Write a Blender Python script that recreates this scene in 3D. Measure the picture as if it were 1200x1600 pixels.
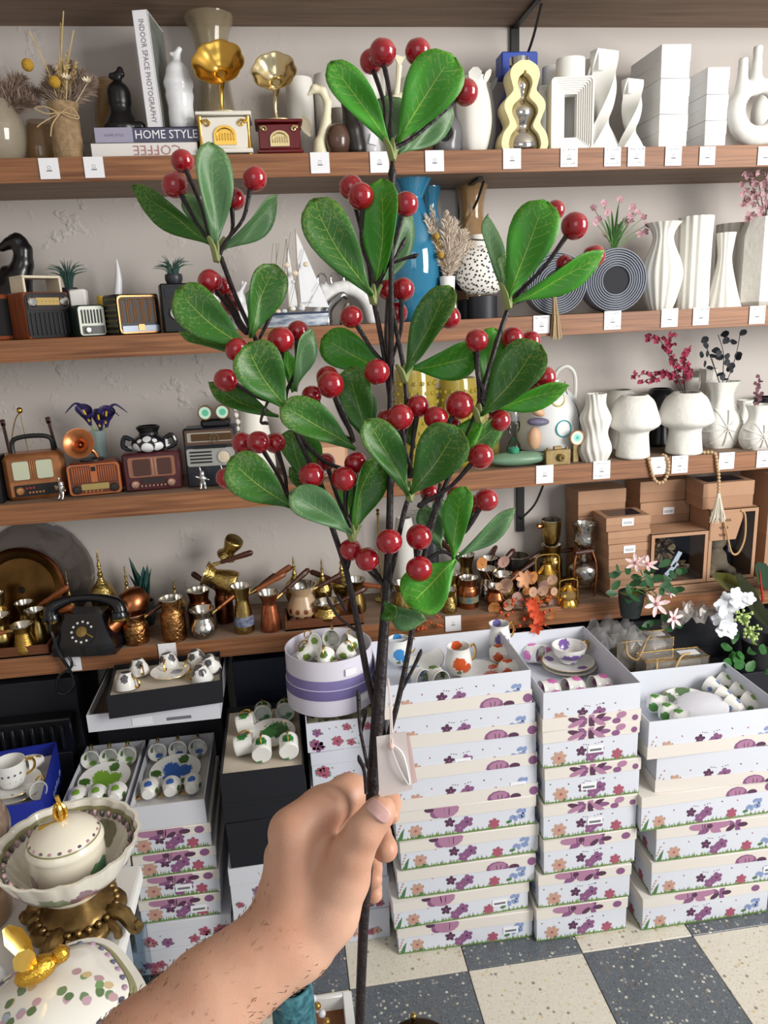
import bpy, math, random
import numpy as np
from mathutils import Vector, Matrix, Euler
for o in list(bpy.data.objects): bpy.data.objects.remove(o)
S = bpy.context.scene
COL = S.collection
PI = math.pi
# ------------------------------------------------------------------ camera
CH, YAW, PITCH, ROLL, FPX = 1.6, 0.12778, 0.25227, -0.04507, 1185.4
_cy, _sy, _cp, _sp = math.cos(YAW), math.sin(YAW), math.cos(PITCH), math.sin(PITCH)
FW = Vector((_sy*_cp, _cy*_cp, -_sp)); _r = Vector((_cy, -_sy, 0)); _u = _r.cross(FW)
RT = math.cos(ROLL)*_r + math.sin(ROLL)*_u
UP = -math.sin(ROLL)*_r + math.cos(ROLL)*_u
CAMP = Vector((0, 0, CH))
cd = bpy.data.cameras.new('camera'); cam = bpy.data.objects.new('camera', cd); COL.objects.link(cam)
cam.matrix_world = Matrix(((RT.x, UP.x, -FW.x, 0), (RT.y, UP.y, -FW.y, 0), (RT.z, UP.z, -FW.z, CH), (0, 0, 0, 1)))
cd.sensor_fit = 'VERTICAL'; cd.sensor_height = 36; cd.lens = 36*FPX/1600; cd.clip_start = 0.02
S.camera = cam
# ------------------------------------------------------------------ light
w = bpy.data.worlds.new('daylight'); S.world = w; w.use_nodes = True
w.node_tree.nodes['Background'].inputs[0].default_value = (0.86, 0.93, 1.0, 1)
w.node_tree.nodes['Background'].inputs[1].default_value = 0.35
def area(name, loc, target, sx, sy, power, col):
    l = bpy.data.lights.new(name, 'AREA'); l.shape = 'RECTANGLE'; l.size = sx; l.size_y = sy; l.energy = power; l.color = col
    o = bpy.data.objects.new(name, l); COL.objects.link(o); o.location = loc
    o.rotation_euler = (Vector(target)-Vector(loc)).to_track_quat('-Z', 'Y').to_euler(); return o
area('shopfront_window_light', (2.35, -0.35, 1.95), (0.5, 2.0, 1.2), 1.2, 1.6, 72, (1.0, 0.965, 0.915))
area('rear_area_light', (-0.5, -2.6, 2.2), (0.1, 1.9, 1.0), 1.6, 1.8, 11, (1.0, 0.98, 0.95))  # weak area lamp out of view behind the camera
S.view_settings.view_transform = 'Standard'; S.view_settings.look = 'None'
S.view_settings.exposure = 0.5; S.view_settings.gamma = 1.0; S.view_settings.use_curve_mapping = False
# ------------------------------------------------------------------ pixels to places
YS, YW = 1.9625, 2.21                     # shelf front plane, back wall plane
ZS = [2.383, 1.983, 1.583, 1.183, 0.768]  # shelf tops
def ray(px, py): return (px-600)/FPX*RT-(py-800)/FPX*UP+FW
def aty(px, py, Y): d = ray(px, py); return CAMP+d*(Y/d.y)
def atz(px, py, Z): d = ray(px, py); return CAMP+d*((Z-CH)/d.z)
def atd(px, py, D): return CAMP+ray(px, py)*D
def sx(px, Y, Z):
    k = (px-600)/FPX; z = Z-CH
    return (Y*RT.y+z*RT.z-k*(Y*FW.y+z*FW.z))/(k*FW.x-RT.x)
def it(s, x0, x1, ytop, dy=0.06, zb=None):
    """base point, width and height of a thing on shelf s seen between columns x0 and x1 with its top at row ytop"""
    Y = YS+dy; Z = ZS[s] if zb is None else zb; c = (x0+x1)/2
    h = aty(c, ytop, Y).z-Z
    zm = Z+h*0.5
    return Vector((sx(c, Y, Z+min(h*.3, .03)), Y, Z)), sx(x1, Y, zm)-sx(x0, Y, zm), h
# ------------------------------------------------------------------ mesh building
class B:
    def __init__(s): s.v = []; s.f = []; s.m = []
    def add(s, vs, fs, mi=0):
        n = len(s.v); s.v += [tuple(p) for p in vs]; s.f += [tuple(i+n for i in f) for f in fs]
        s.m += [mi]*len(fs); return s
    def box(s, c, d, b=0.0, mi=0, R=None):
        x, y, z = d[0]/2, d[1]/2, d[2]/2; c = Vector(c)
        if b <= 0:
            vs = [Vector((i*x, j*y, k*z)) for k in (-1, 1) for j in (-1, 1) for i in (-1, 1)]
            fs = [(0, 2, 3, 1), (4, 5, 7, 6), (0, 1, 5, 4), (2, 6, 7, 3), (0, 4, 6, 2), (1, 3, 7, 5)]
        else:
            b = min(b, x*.95, y*.95, z*.95); vs = []; idx = {}
            for k in (-1, 1):
                for j in (-1, 1):
                    for i in (-1, 1):
                        for a in range(3):
                            p = [i*(x-b), j*(y-b), k*(z-b)]; p[a] = (i*x, j*y, k*z)[a]
                            idx[i, j, k, a] = len(vs); vs.append(Vector(p))
            fs = []
            for a in range(3):
                for e in (-1, 1):
                    q = []
                    for (g, h) in ((-1, -1), (1, -1), (1, 1), (-1, 1)):
                        t = [0, 0, 0]; t[a] = e; t[(a+1) % 3] = g; t[(a+2) % 3] = h; q.append(idx[t[0], t[1], t[2], a])
                    fs.append(tuple(q) if e > 0 else tuple(q[::-1]))
            for a in range(3):
                b1, b2 = (a+1) % 3, (a+2) % 3
                for g in (-1, 1):
                    for h in (-1, 1):
                        t = [0, 0, 0]; t[b1] = g; t[b2] = h; t[a] = -1; u = list(t); u[a] = 1
                        q = (idx[(*t, b1)], idx[(*u, b1)], idx[(*u, b2)], idx[(*t, b2)])
                        fs.append(q if g*h < 0 else q[::-1])
            for i in (-1, 1):
                for j in (-1, 1):
                    for k in (-1, 1):
                        q = tuple(idx[i, j, k, a] for a in range(3)); fs.append(q if i*j*k > 0 else q[::-1])
        if R is not None: vs = [R @ p for p in vs]
        return s.add([p+c for p in vs], fs, mi)
    def lathe(s, prof, n=20, c=(0, 0, 0), mi=0, R=None, mod=None, a0=0, ex=1, ey=1, cap=True):
        c = Vector(c); vs = []; fs = []; m = len(prof)
        for (r, z) in prof:
            for i in range(n):
                t = a0+2*PI*i/n; q = r*(mod(t, z) if mod else 1)
                vs.append(Vector((q*math.cos(t)*ex, q*math.sin(t)*ey, z)))
        for j in range(m-1):
            for i in range(n):
                k = (i+1) % n; fs.append((j*n+i, j*n+k, j*n+n+k, j*n+n+i))
        if cap and prof[0][0] > 1e-5: fs.append(tuple(range(n))[::-1])
        if cap and prof[-1][0] > 1e-5: fs.append(tuple((m-1)*n+i for i in range(n)))
        if R is not None: vs = [R @ p for p in vs]
        return s.add([p+c for p in vs], fs, mi)
    def ball(s, c, r, n=12, mi=0, sc=(1, 1, 1), R=None):
        m = max(5, n//2+1)
        pr = [(max(1e-6, r*math.sin(PI*i/(m))), -r*math.cos(PI*i/(m))) for i in range(m+1)]
        pr[0] = (0.02*r, -r); pr[-1] = (0.02*r, r)
        b = B(); b.lathe(pr, n)
        vs = [Vector((p[0]*sc[0], p[1]*sc[1], p[2]*sc[2])) for p in b.v]
        if R is not None: vs = [R @ p for p in vs]
        return s.add([p+Vector(c) for p in vs], b.f, mi)
    def tube(s, pts, rad, n=6, mi=0, closed=False, flat=1.0):
        pts = [Vector(p) for p in pts]; m = len(pts)
        if not hasattr(rad, '__len__'): rad = [rad]*m
        t0 = (pts[1]-pts[0]).normalized(); nrm = t0.orthogonal().normalized(); vs = []; fs = []
        for i in range(m):
            if closed: t = pts[(i+1) % m]-pts[i-1]
            else: t = pts[min(i+1, m-1)]-pts[max(i-1, 0)]
            t.normalize(); nrm = (nrm-t*nrm.dot(t))
            if nrm.length < 1e-6: nrm = t.orthogonal()
            nrm.normalize(); bn = t.cross(nrm)
            for k in range(n):
                a = 2*PI*k/n; vs.append(pts[i]+(nrm*math.cos(a)*flat+bn*math.sin(a))*rad[i])
        for i in range(m if closed else m-1):
            j = (i+1) % m
            for k in range(n):
                l = (k+1) % n; fs.append((i*n+k, i*n+l, j*n+l, j*n+k))
        if not closed: fs.append(tuple(range(n))[::-1]); fs.append(tuple((m-1)*n+k for k in range(n)))
        return s.add(vs, fs, mi)
    def prism(s, out, y0, y1, mi=0, bev=0):
        """outline in x,z (anticlockwise seen from -y) pushed from y0 (front) to y1"""
        n = len(out); vs = [(x, y0, z) for x, z in out]+[(x, y1, z) for x, z in out]
        fs = [tuple(range(n)), tuple(range(n, 2*n))[::-1]]+[(i, i+n, (i+1) % n+n, (i+1) % n) for i in range(n)]
        return s.add(vs, fs, mi)
    def ringprism(s, outer, inner, y0, y1, mi=0):
        n = len(outer)
        vs = [(x, y0, z) for x, z in outer]+[(x, y0, z) for x, z in inner]+[(x, y1, z) for x, z in outer]+[(x, y1, z) for x, z in inner]
        fs = []
        for i in range(n):
            j = (i+1) % n
            fs += [(i, j, n+j, n+i), (2*n+i, 3*n+i, 3*n+j, 2*n+j), (i, 2*n+i, 2*n+j, j), (n+i, n+j, 3*n+j, 3*n+i)]
        return s.add(vs, fs, mi)
    def grid(s, P, mi=0, cu=False, cv=False):
        a, b = len(P), len(P[0]); vs = [p for r in P for p in r]; fs = []
        for i in range(a if cu else a-1):
            for j in range(b if cv else b-1):
                k, l = (i+1) % a, (j+1) % b; fs.append((i*b+j, i*b+l, k*b+l, k*b+j))
        return s.add(vs, fs, mi)
    def poly(s, pts, mi=0): return s.add(pts, [tuple(range(len(pts)))], mi)
def mesh(name, b, mats, smooth=40, uv=None):
    me = bpy.data.meshes.new(name); me.from_pydata([tuple(p) for p in b.v], [], b.f)
    for m in (mats if isinstance(mats, (list, tuple)) else [mats]): me.materials.append(m)
    me.polygons.foreach_set('material_index', b.m)
    if uv is not None:
        ul = me.uv_layers.new(name='leaf_uv'); li = np.zeros(len(me.loops), dtype=np.int32); me.loops.foreach_get('vertex_index', li)
        ul.data.foreach_set('uv', np.array(uv, dtype=np.float32)[li].ravel())
    if smooth:
        me.polygons.foreach_set('use_smooth', [True]*len(me.polygons))
        try: me.set_sharp_from_angle(angle=math.radians(smooth))
        except Exception: pass
    me.update(); return me
def tag(o, label=None, cat=None, group=None, kind=None):
    if label: o['label'] = label
    if cat: o['category'] = cat
    if group: o['group'] = group
    if kind: o['kind'] = kind
    return o
def thing(name, label, cat, loc=(0, 0, 0), rz=0, group=None, rot=None):
    o = bpy.data.objects.new(name, None); COL.objects.link(o); o.empty_display_size = .02
    o.location = loc; o.rotation_euler = rot if rot else (0, 0, rz)
    return tag(o, label, cat, group)
def part(name, b, mats, parent=None, loc=(0, 0, 0), rot=(0, 0, 0), smooth=40, uv=None, label=None):
    me = b if isinstance(b, bpy.types.Mesh) else mesh(name, b, mats, smooth, uv)
    o = bpy.data.objects.new(name, me); COL.objects.link(o); o.parent = parent
    o.location = loc; o.rotation_euler = rot
    if label: o['label'] = label
    return o
def solo(name, b, mats, label, cat, loc=(0, 0, 0), rz=0, group=None, rot=None, smooth=40):
    return tag(part(name, b, mats, None, loc, rot if rot else (0, 0, rz), smooth), label, cat, group)
def copy_tree(o, parent=None):
    c = o.copy(); COL.objects.link(c); c.parent = parent
    for ch in list(o.children): copy_tree(ch, c)
    return c
def RX(a): return Matrix.Rotation(a, 3, 'X')
def RY(a): return Matrix.Rotation(a, 3, 'Y')
def RZ(a): return Matrix.Rotation(a, 3, 'Z')
def circ(cx, cz, r, n=24, a0=0, rz=None): return [(cx+r*math.cos(a0+2*PI*i/n), cz+(rz or r)*math.sin(a0+2*PI*i/n)) for i in range(n)]
def spline(pts, k=6):
    pts = [Vector(p) for p in pts]; o = []
    for i in range(len(pts)-1):
        p0, p1, p2, p3 = pts[max(i-1, 0)], pts[i], pts[i+1], pts[min(i+2, len(pts)-1)]
        for j in range(k):
            t = j/k; o.append(.5*((2*p1)+(p2-p0)*t+(2*p0-5*p1+4*p2-p3)*t*t+(3*p1-p0-3*p2+p3)*t**3))
    return o+[pts[-1]]
def lerps(a, n):
    """resample a list of numbers to n values"""
    return list(np.interp(np.linspace(0, 1, n), np.linspace(0, 1, len(a)), a))
def text(name, s, size, mats, parent, loc, rot, align='CENTER', ext=0.0002, sxy=(1, 1), fit=None):
    c = bpy.data.curves.new(name, 'FONT'); c.body = s; c.size = size; c.align_x = align; c.align_y = 'CENTER'; c.extrude = ext; c.resolution_u = 2
    o = bpy.data.objects.new(name, c); COL.objects.link(o)
    dg = bpy.context.evaluated_depsgraph_get(); me = bpy.data.meshes.new_from_object(o.evaluated_get(dg)); bpy.data.objects.remove(o)
    me.name = name; me.materials.clear(); me.materials.append(mats)
    if fit:
        xs = [v.co.x for v in me.vertices]; ys = [v.co.y for v in me.vertices]; sxy = (fit[0]/(max(xs)-min(xs)), fit[1]/(max(ys)-min(ys)))
    p = bpy.data.objects.new(name, me); COL.objects.link(p); p.parent = parent; p.location = loc; p.rotation_euler = rot; p.scale = (sxy[0], sxy[1], 1)
    return p
# smooth unions of round cones, meshed with surface nets (for bodies and figurines)
def blob(prims, res, k, smooth=2, cuts=()):
    P = [(np.array(a, float), np.array(b, float), ra, rb) for a, b, ra, rb in prims]
    lo = np.min([np.minimum(a-ra, b-rb) for a, b, ra, rb in P], 0)-3*res-k*.5; hi = np.max([np.maximum(a+ra, b+rb) for a, b, ra, rb in P], 0)+3*res+k*.5
    n = np.ceil((hi-lo)/res).astype(int)+1
    ax = [lo[i]+res*np.arange(n[i]) for i in range(3)]
    F = np.full(n, 1e3, dtype=np.float32)
    for q in P+[c+('cut',) for c in cuts]:
        a, b, ra, rb = [np.array(t, float) for t in q[:4]]; kk = k if len(q) == 4 else k*.5
        mr = float(max(ra, rb))+kk*1.5+res*3
        s0 = np.maximum(np.floor((np.minimum(a, b)-mr-lo)/res).astype(int), 0); s1 = np.minimum(np.ceil((np.maximum(a, b)+mr-lo)/res).astype(int)+1, n)
        sl = tuple(slice(s0[i], s1[i]) for i in range(3))
        X, Y, Z = np.meshgrid(*[ax[i][sl[i]] for i in range(3)], indexing='ij')
        ba = b-a; l2 = max(float(ba@ba), 1e-12)
        t = np.clip(((X-a[0])*ba[0]+(Y-a[1])*ba[1]+(Z-a[2])*ba[2])/l2, 0, 1)
        d = np.sqrt((X-a[0]-t*ba[0])**2+(Y-a[1]-t*ba[1])**2+(Z-a[2]-t*ba[2])**2)-(ra+(rb-ra)*t)
        f = F[sl]
        if len(q) == 4:
            h = np.clip(.5+.5*(f-d)/kk, 0, 1); F[sl] = f*(1-h)+d*h-kk*h*(1-h)
        else:
            d = -d; h = np.clip(.5-.5*(f-d)/kk, 0, 1); F[sl] = f*(1-h)+d*h+kk*h*(1-h)
    # surface nets
    ins = F < 0; cnt = np.zeros(n-1, np.int8)
    C = [(i, j, l) for i in (0, 1) for j in (0, 1) for l in (0, 1)]
    sub = lambda A, o: A[o[0]:o[0]+n[0]-1, o[1]:o[1]+n[1]-1, o[2]:o[2]+n[2]-1]
    for o in C: cnt += sub(ins, o)
    act = (cnt > 0) & (cnt < 8); idx = -np.ones(n-1, np.int64); I = np.argwhere(act); idx[act] = np.arange(len(I))
    acc = np.zeros((len(I), 3)); num = np.zeros(len(I))
    for o in C:
        for d in range(3):
            if o[d]: continue
            o2 = list(o); o2[d] = 1
            f0 = sub(F, o)[act]; f1 = sub(F, o2)[act]; x = (f0 < 0) != (f1 < 0)
            t = np.where(x, f0/np.where(x, f0-f1, 1), 0); p = np.array(o, float)[None, :].repeat(len(I), 0); p[:, d] += t
            acc += p*x[:, None]; num += x
    V = lo+res*(I+acc/num[:, None]); fs = []
    for d in range(3):
        e, g = (d+1) % 3, (d+2) % 3
        s0 = [slice(1, n[i]-1) for i in range(3)]; s0[d] = slice(0, n[d]-1); s1 = list(s0); s1[d] = slice(1, n[d])
        A = ins[tuple(s0)]; Bb = ins[tuple(s1)]; W = np.argwhere(A != Bb); off = np.array([1, 1, 1]); off[d] = 0; W = W+off
        fl = A[A != Bb]
        def ix(de, dg): q = W.copy(); q[:, e] -= de; q[:, g] -= dg; return idx[q[:, 0], q[:, 1], q[:, 2]]
        Q = np.stack([ix(1, 1), ix(0, 1), ix(0, 0), ix(1, 0)], 1); Q[~fl] = Q[~fl][:, ::-1]; fs.append(Q)
    Q = np.concatenate(fs)
    for _ in range(smooth):
        a = np.zeros_like(V); c = np.zeros(len(V))
        for i in range(4): np.add.at(a, Q[:, i], V[Q[:, (i+1) % 4]]); np.add.at(a, Q[:, i], V[Q[:, i-1]]); np.add.at(c, Q[:, i], 2)
        V = V*.4+.6*a/c[:, None]
    b = B(); b.v = [tuple(p) for p in V]; b.f = [tuple(int(i) for i in q) for q in Q]; b.m = [0]*len(b.f); return b
# ------------------------------------------------------------------ materials
MC = {}
def nd(nt, t, **kw):
    n = nt.nodes.new(t)
    for k, v in kw.items(): setattr(n, k, v)
    return n
def rgb(h):
    h = h.lstrip('#'); c = [int(h[i:i+2], 16)/255 for i in (0, 2, 4)]
    return tuple((x/12.92 if x <= .04045 else ((x+.055)/1.055)**2.4) for x in c)+(1,)
def mat(col, rough=.5, metal=0, var=0, vs=30, bump=0, bs=80, trans=0, ior=1.45, coat=0, alpha=1, sss=0, col2=None, stretch=None, emit=0, spec=.5, sheen=0):
    key = ('m', col, rough, metal, var, vs, bump, bs, trans, ior, coat, alpha, sss, col2, stretch, emit, spec, sheen)
    if key in MC: return MC[key]
    m = bpy.data.materials.new('surface_'+col.strip('#')); m.use_nodes = True; nt = m.node_tree; p = nt.nodes['Principled BSDF']
    p.inputs['Base Color'].default_value = rgb(col); p.inputs['Roughness'].default_value = rough; p.inputs['Metallic'].default_value = metal
    p.inputs['IOR'].default_value = ior; p.inputs['Transmission Weight'].default_value = trans; p.inputs['Coat Weight'].default_value = coat; p.inputs['Coat Roughness'].default_value = .06
    p.inputs['Alpha'].default_value = alpha; p.inputs['Subsurface Weight'].default_value = sss; p.inputs['Subsurface Scale'].default_value = .004
    p.inputs['Specular IOR Level'].default_value = spec; p.inputs['Sheen Weight'].default_value = sheen
    if emit: p.inputs['Emission Color'].default_value = rgb(col); p.inputs['Emission Strength'].default_value = emit
    tc = nd(nt, 'ShaderNodeTexCoord'); vec = tc.outputs['Object']
    if stretch:
        mp = nd(nt, 'ShaderNodeMapping'); mp.inputs['Scale'].default_value = stretch; nt.links.new(vec, mp.inputs[0]); vec = mp.outputs[0]
    if var or col2:
        nz = nd(nt, 'ShaderNodeTexNoise'); nz.inputs['Scale'].default_value = vs; nz.inputs['Detail'].default_value = 4; nt.links.new(vec, nz.inputs['Vector'])
        mx = nd(nt, 'ShaderNodeMix', data_type='RGBA'); c = rgb(col)
        d = rgb(col2) if col2 else tuple(x*(1-var) for x in c[:3])+(1,)
        mr = nd(nt, 'ShaderNodeMapRange'); mr.inputs[1].default_value = .35; mr.inputs[2].default_value = .65
        nt.links.new(nz.outputs[0], mr.inputs[0]); nt.links.new(mr.outputs[0], mx.inputs[0]); mx.inputs[6].default_value = c; mx.inputs[7].default_value = d
        nt.links.new(mx.outputs[2], p.inputs['Base Color'])
    if bump:
        nb = nd(nt, 'ShaderNodeTexNoise'); nb.inputs['Scale'].default_value = bs; nb.inputs['Detail'].default_value = 3; nt.links.new(vec, nb.inputs['Vector'])
        bp = nd(nt, 'ShaderNodeBump'); bp.inputs['Strength'].default_value = bump; bp.inputs['Distance'].default_value = .004
        nt.links.new(nb.outputs[0], bp.inputs['Height']); nt.links.new(bp.outputs[0], p.inputs['Normal'])
    MC[key] = m; return m
def spotmat(base, spots, rough=.2, metal=0, coat=.3, wob=.35, wsc=160, bump=0):
    """glaze with painted motifs: spots are (x,y,z,radius,colour) in the part's own coordinates"""
    key = ('s', base, tuple(spots), rough, metal, bump)
    if key in MC: return MC[key]
    m = bpy.data.materials.new('painted_'+base.strip('#')); m.use_nodes = True; nt = m.node_tree; p = nt.nodes['Principled BSDF']
    p.inputs['Roughness'].default_value = rough; p.inputs['Metallic'].default_value = metal; p.inputs['Coat Weight'].default_value = coat
    tc = nd(nt, 'ShaderNodeTexCoord'); nz = nd(nt, 'ShaderNodeTexNoise'); nz.inputs['Scale'].default_value = wsc; nz.inputs['Detail'].default_value = 1
    nt.links.new(tc.outputs['Object'], nz.inputs['Vector'])
    nm = nd(nt, 'ShaderNodeMath', operation='MULTIPLY_ADD'); nm.inputs[1].default_value = wob*2; nm.inputs[2].default_value = 1-wob; nt.links.new(nz.outputs[0], nm.inputs[0])
    cur = None
    for (x, y, z, r, c) in spots:
        d = nd(nt, 'ShaderNodeVectorMath', operation='DISTANCE'); nt.links.new(tc.outputs['Object'], d.inputs[0]); d.inputs[1].default_value = (x, y, z)
        dv = nd(nt, 'ShaderNodeMath', operation='MULTIPLY'); nt.links.new(d.outputs['Value'], dv.inputs[0]); nt.links.new(nm.outputs[0], dv.inputs[1])
        mr = nd(nt, 'ShaderNodeMapRange'); mr.inputs[1].default_value = r*1.06; mr.inputs[2].default_value = r*.9; nt.links.new(dv.outputs[0], mr.inputs[0])
        mx = nd(nt, 'ShaderNodeMix', data_type='RGBA'); nt.links.new(mr.outputs[0], mx.inputs[0]); mx.inputs[7].default_value = rgb(c)
        if cur is None: mx.inputs[6].default_value = rgb(base)
        else: nt.links.new(cur, mx.inputs[6])
        cur = mx.outputs[2]
    nt.links.new(cur, p.inputs['Base Color']); MC[key] = m; return m
def glass(col='#ffffff', rough=.02, ior=1.3, alpha=None):
    """thin clear ware: see-through tint plus a sharp reflection"""
    key = ('g', col, rough, ior)
    if key in MC: return MC[key]
    m = bpy.data.materials.new('glass_'+col.strip('#')); m.use_nodes = True; nt = m.node_tree; nt.nodes.remove(nt.nodes['Principled BSDF'])
    out = nt.nodes['Material Output']; t = nd(nt, 'ShaderNodeBsdfTransparent'); t.inputs[0].default_value = rgb(col)
    g = nd(nt, 'ShaderNodeBsdfGlossy'); g.inputs['Roughness'].default_value = rough
    lw = nd(nt, 'ShaderNodeFresnel'); lw.inputs['IOR'].default_value = ior
    mx = nd(nt, 'ShaderNodeMixShader'); nt.links.new(lw.outputs[0], mx.inputs[0]); nt.links.new(t.outputs[0], mx.inputs[1]); nt.links.new(g.outputs[0], mx.inputs[2])
    nt.links.new(mx.outputs[0], out.inputs[0]); MC[key] = m; return m
def tinted(col, a, rough=.08):
    """tinted or cloudy glass: part see-through, part coloured body"""
    key = ('t', col, a, rough)
    if key in MC: return MC[key]
    m = bpy.data.materials.new('tint_'+col.strip('#')); m.use_nodes = True; nt = m.node_tree; p = nt.nodes['Principled BSDF']
    p.inputs['Base Color'].default_value = rgb(col); p.inputs['Roughness'].default_value = rough; p.inputs['Alpha'].default_value = a; p.inputs['Coat Weight'].default_value = 1; p.inputs['Coat Roughness'].default_value = .03
    MC[key] = m; return m
WHITE = mat('#e9e8e4', .45); WHITEM = mat('#e6e5e1', .7); PAPER = mat('#e8e9ee', .7); BLACK = mat('#14151a', .35); GOLD = mat('#dcb055', .22, 1); BRASS = mat('#b79c60', .28, 1, var=.35, vs=60); COPPER = mat('#b5714a', .3, 1, var=.3, vs=60)
SILVER = mat('#c9c7c2', .15, 1); DKBROWN = mat('#3a2418', .5, var=.3, vs=40); NAVY = mat('#1a2030', .5); GREY = mat('#8c8f96', .6)
# ------------------------------------------------------------------ the setting
def wood(name, c1, c2, rough=.5):
    m = bpy.data.materials.new(name); m.use_nodes = True; nt = m.node_tree; p = nt.nodes['Principled BSDF']; p.inputs['Roughness'].default_value = rough
    tc = nd(nt, 'ShaderNodeTexCoord'); mp = nd(nt, 'ShaderNodeMapping'); mp.inputs['Scale'].default_value = (1.2, 14, 40); nt.links.new(tc.outputs['Object'], mp.inputs[0])
    n1 = nd(nt, 'ShaderNodeTexNoise'); n1.inputs['Scale'].default_value = 3; n1.inputs['Detail'].default_value = 6; n1.inputs['Distortion'].default_value = .6; nt.links.new(mp.outputs[0], n1.inputs['Vector'])
    n2 = nd(nt, 'ShaderNodeTexNoise'); n2.inputs['Scale'].default_value = 1.1; nt.links.new(tc.outputs['Object'], n2.inputs['Vector'])
    ad = nd(nt, 'ShaderNodeMath', operation='MULTIPLY_ADD'); ad.inputs[1].default_value = .35; nt.links.new(n2.outputs[0], ad.inputs[0]); nt.links.new(n1.outputs[0], ad.inputs[2])
    cr = nd(nt, 'ShaderNodeValToRGB'); cr.color_ramp.elements[0].position = .42; cr.color_ramp.elements[0].color = rgb(c2); cr.color_ramp.elements[1].position = .85; cr.color_ramp.elements[1].color = rgb(c1)
    nt.links.new(ad.outputs[0], cr.inputs[0]); nt.links.new(cr.outputs[0], p.inputs['Base Color'])
    bp = nd(nt, 'ShaderNodeBump'); bp.inputs['Strength'].default_value = .15; bp.inputs['Distance'].default_value = .002; nt.links.new(n1.outputs[0], bp.inputs['Height']); nt.links.new(bp.outputs[0], p.inputs['Normal'])
    return m
OAK = wood('oak_shelf', '#9a6844', '#643c22'); OAKU = wood('board_laminate', '#8d7664', '#6d5848', .65)
def plaster():
    m = bpy.data.materials.new('rough_plaster'); m.use_nodes = True; nt = m.node_tree; p = nt.nodes['Principled BSDF']; p.inputs['Roughness'].default_value = .85
    tc = nd(nt, 'ShaderNodeTexCoord')
    n1 = nd(nt, 'ShaderNodeTexNoise'); n1.inputs['Scale'].default_value = 3; n1.inputs['Detail'].default_value = 5; nt.links.new(tc.outputs['Object'], n1.inputs['Vector'])
    mx = nd(nt, 'ShaderNodeMix', data_type='RGBA'); nt.links.new(n1.outputs[0], mx.inputs[0]); mx.inputs[6].default_value = rgb('#c6bfba'); mx.inputs[7].default_value = rgb('#bcb5af'); nt.links.new(mx.outputs[2], p.inputs['Base Color'])
    n2 = nd(nt, 'ShaderNodeTexNoise'); n2.inputs['Scale'].default_value = 26; n2.inputs['Detail'].default_value = 3; nt.links.new(tc.outputs['Object'], n2.inputs['Vector'])
    r2 = nd(nt, 'ShaderNodeMapRange'); r2.inputs[1].default_value = .57; r2.inputs[2].default_value = .7; nt.links.new(n2.outputs[0], r2.inputs[0])
    n3 = nd(nt, 'ShaderNodeTexNoise'); n3.inputs['Scale'].default_value = 2.2; nt.links.new(tc.outputs['Object'], n3.inputs['Vector'])
    r3 = nd(nt, 'ShaderNodeMapRange'); r3.inputs[1].default_value = .45; r3.inputs[2].default_value = .6; nt.links.new(n3.outputs[0], r3.inputs[0])
    sp = nd(nt, 'ShaderNodeSeparateXYZ'); nt.links.new(tc.outputs['Object'], sp.inputs[0])   # rougher plaster in the left corner of the shop
    r4 = nd(nt, 'ShaderNodeMapRange'); r4.inputs[1].default_value = .15; r4.inputs[2].default_value = -.25; r4.inputs[3].default_value = .05; nt.links.new(sp.outputs[0], r4.inputs[0])
    m1 = nd(nt, 'ShaderNodeMath', operation='MULTIPLY'); nt.links.new(r2.outputs[0], m1.inputs[0]); nt.links.new(r3.outputs[0], m1.inputs[1])
    m2 = nd(nt, 'ShaderNodeMath', operation='MULTIPLY'); nt.links.new(m1.outputs[0], m2.inputs[0]); nt.links.new(r4.outputs[0], m2.inputs[1])
    bp = nd(nt, 'ShaderNodeBump'); bp.inputs['Strength'].default_value = .65; bp.inputs['Distance'].default_value = .005; nt.links.new(m2.outputs[0], bp.inputs['Height']); nt.links.new(bp.outputs[0], p.inputs['Normal'])
    return m
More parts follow.
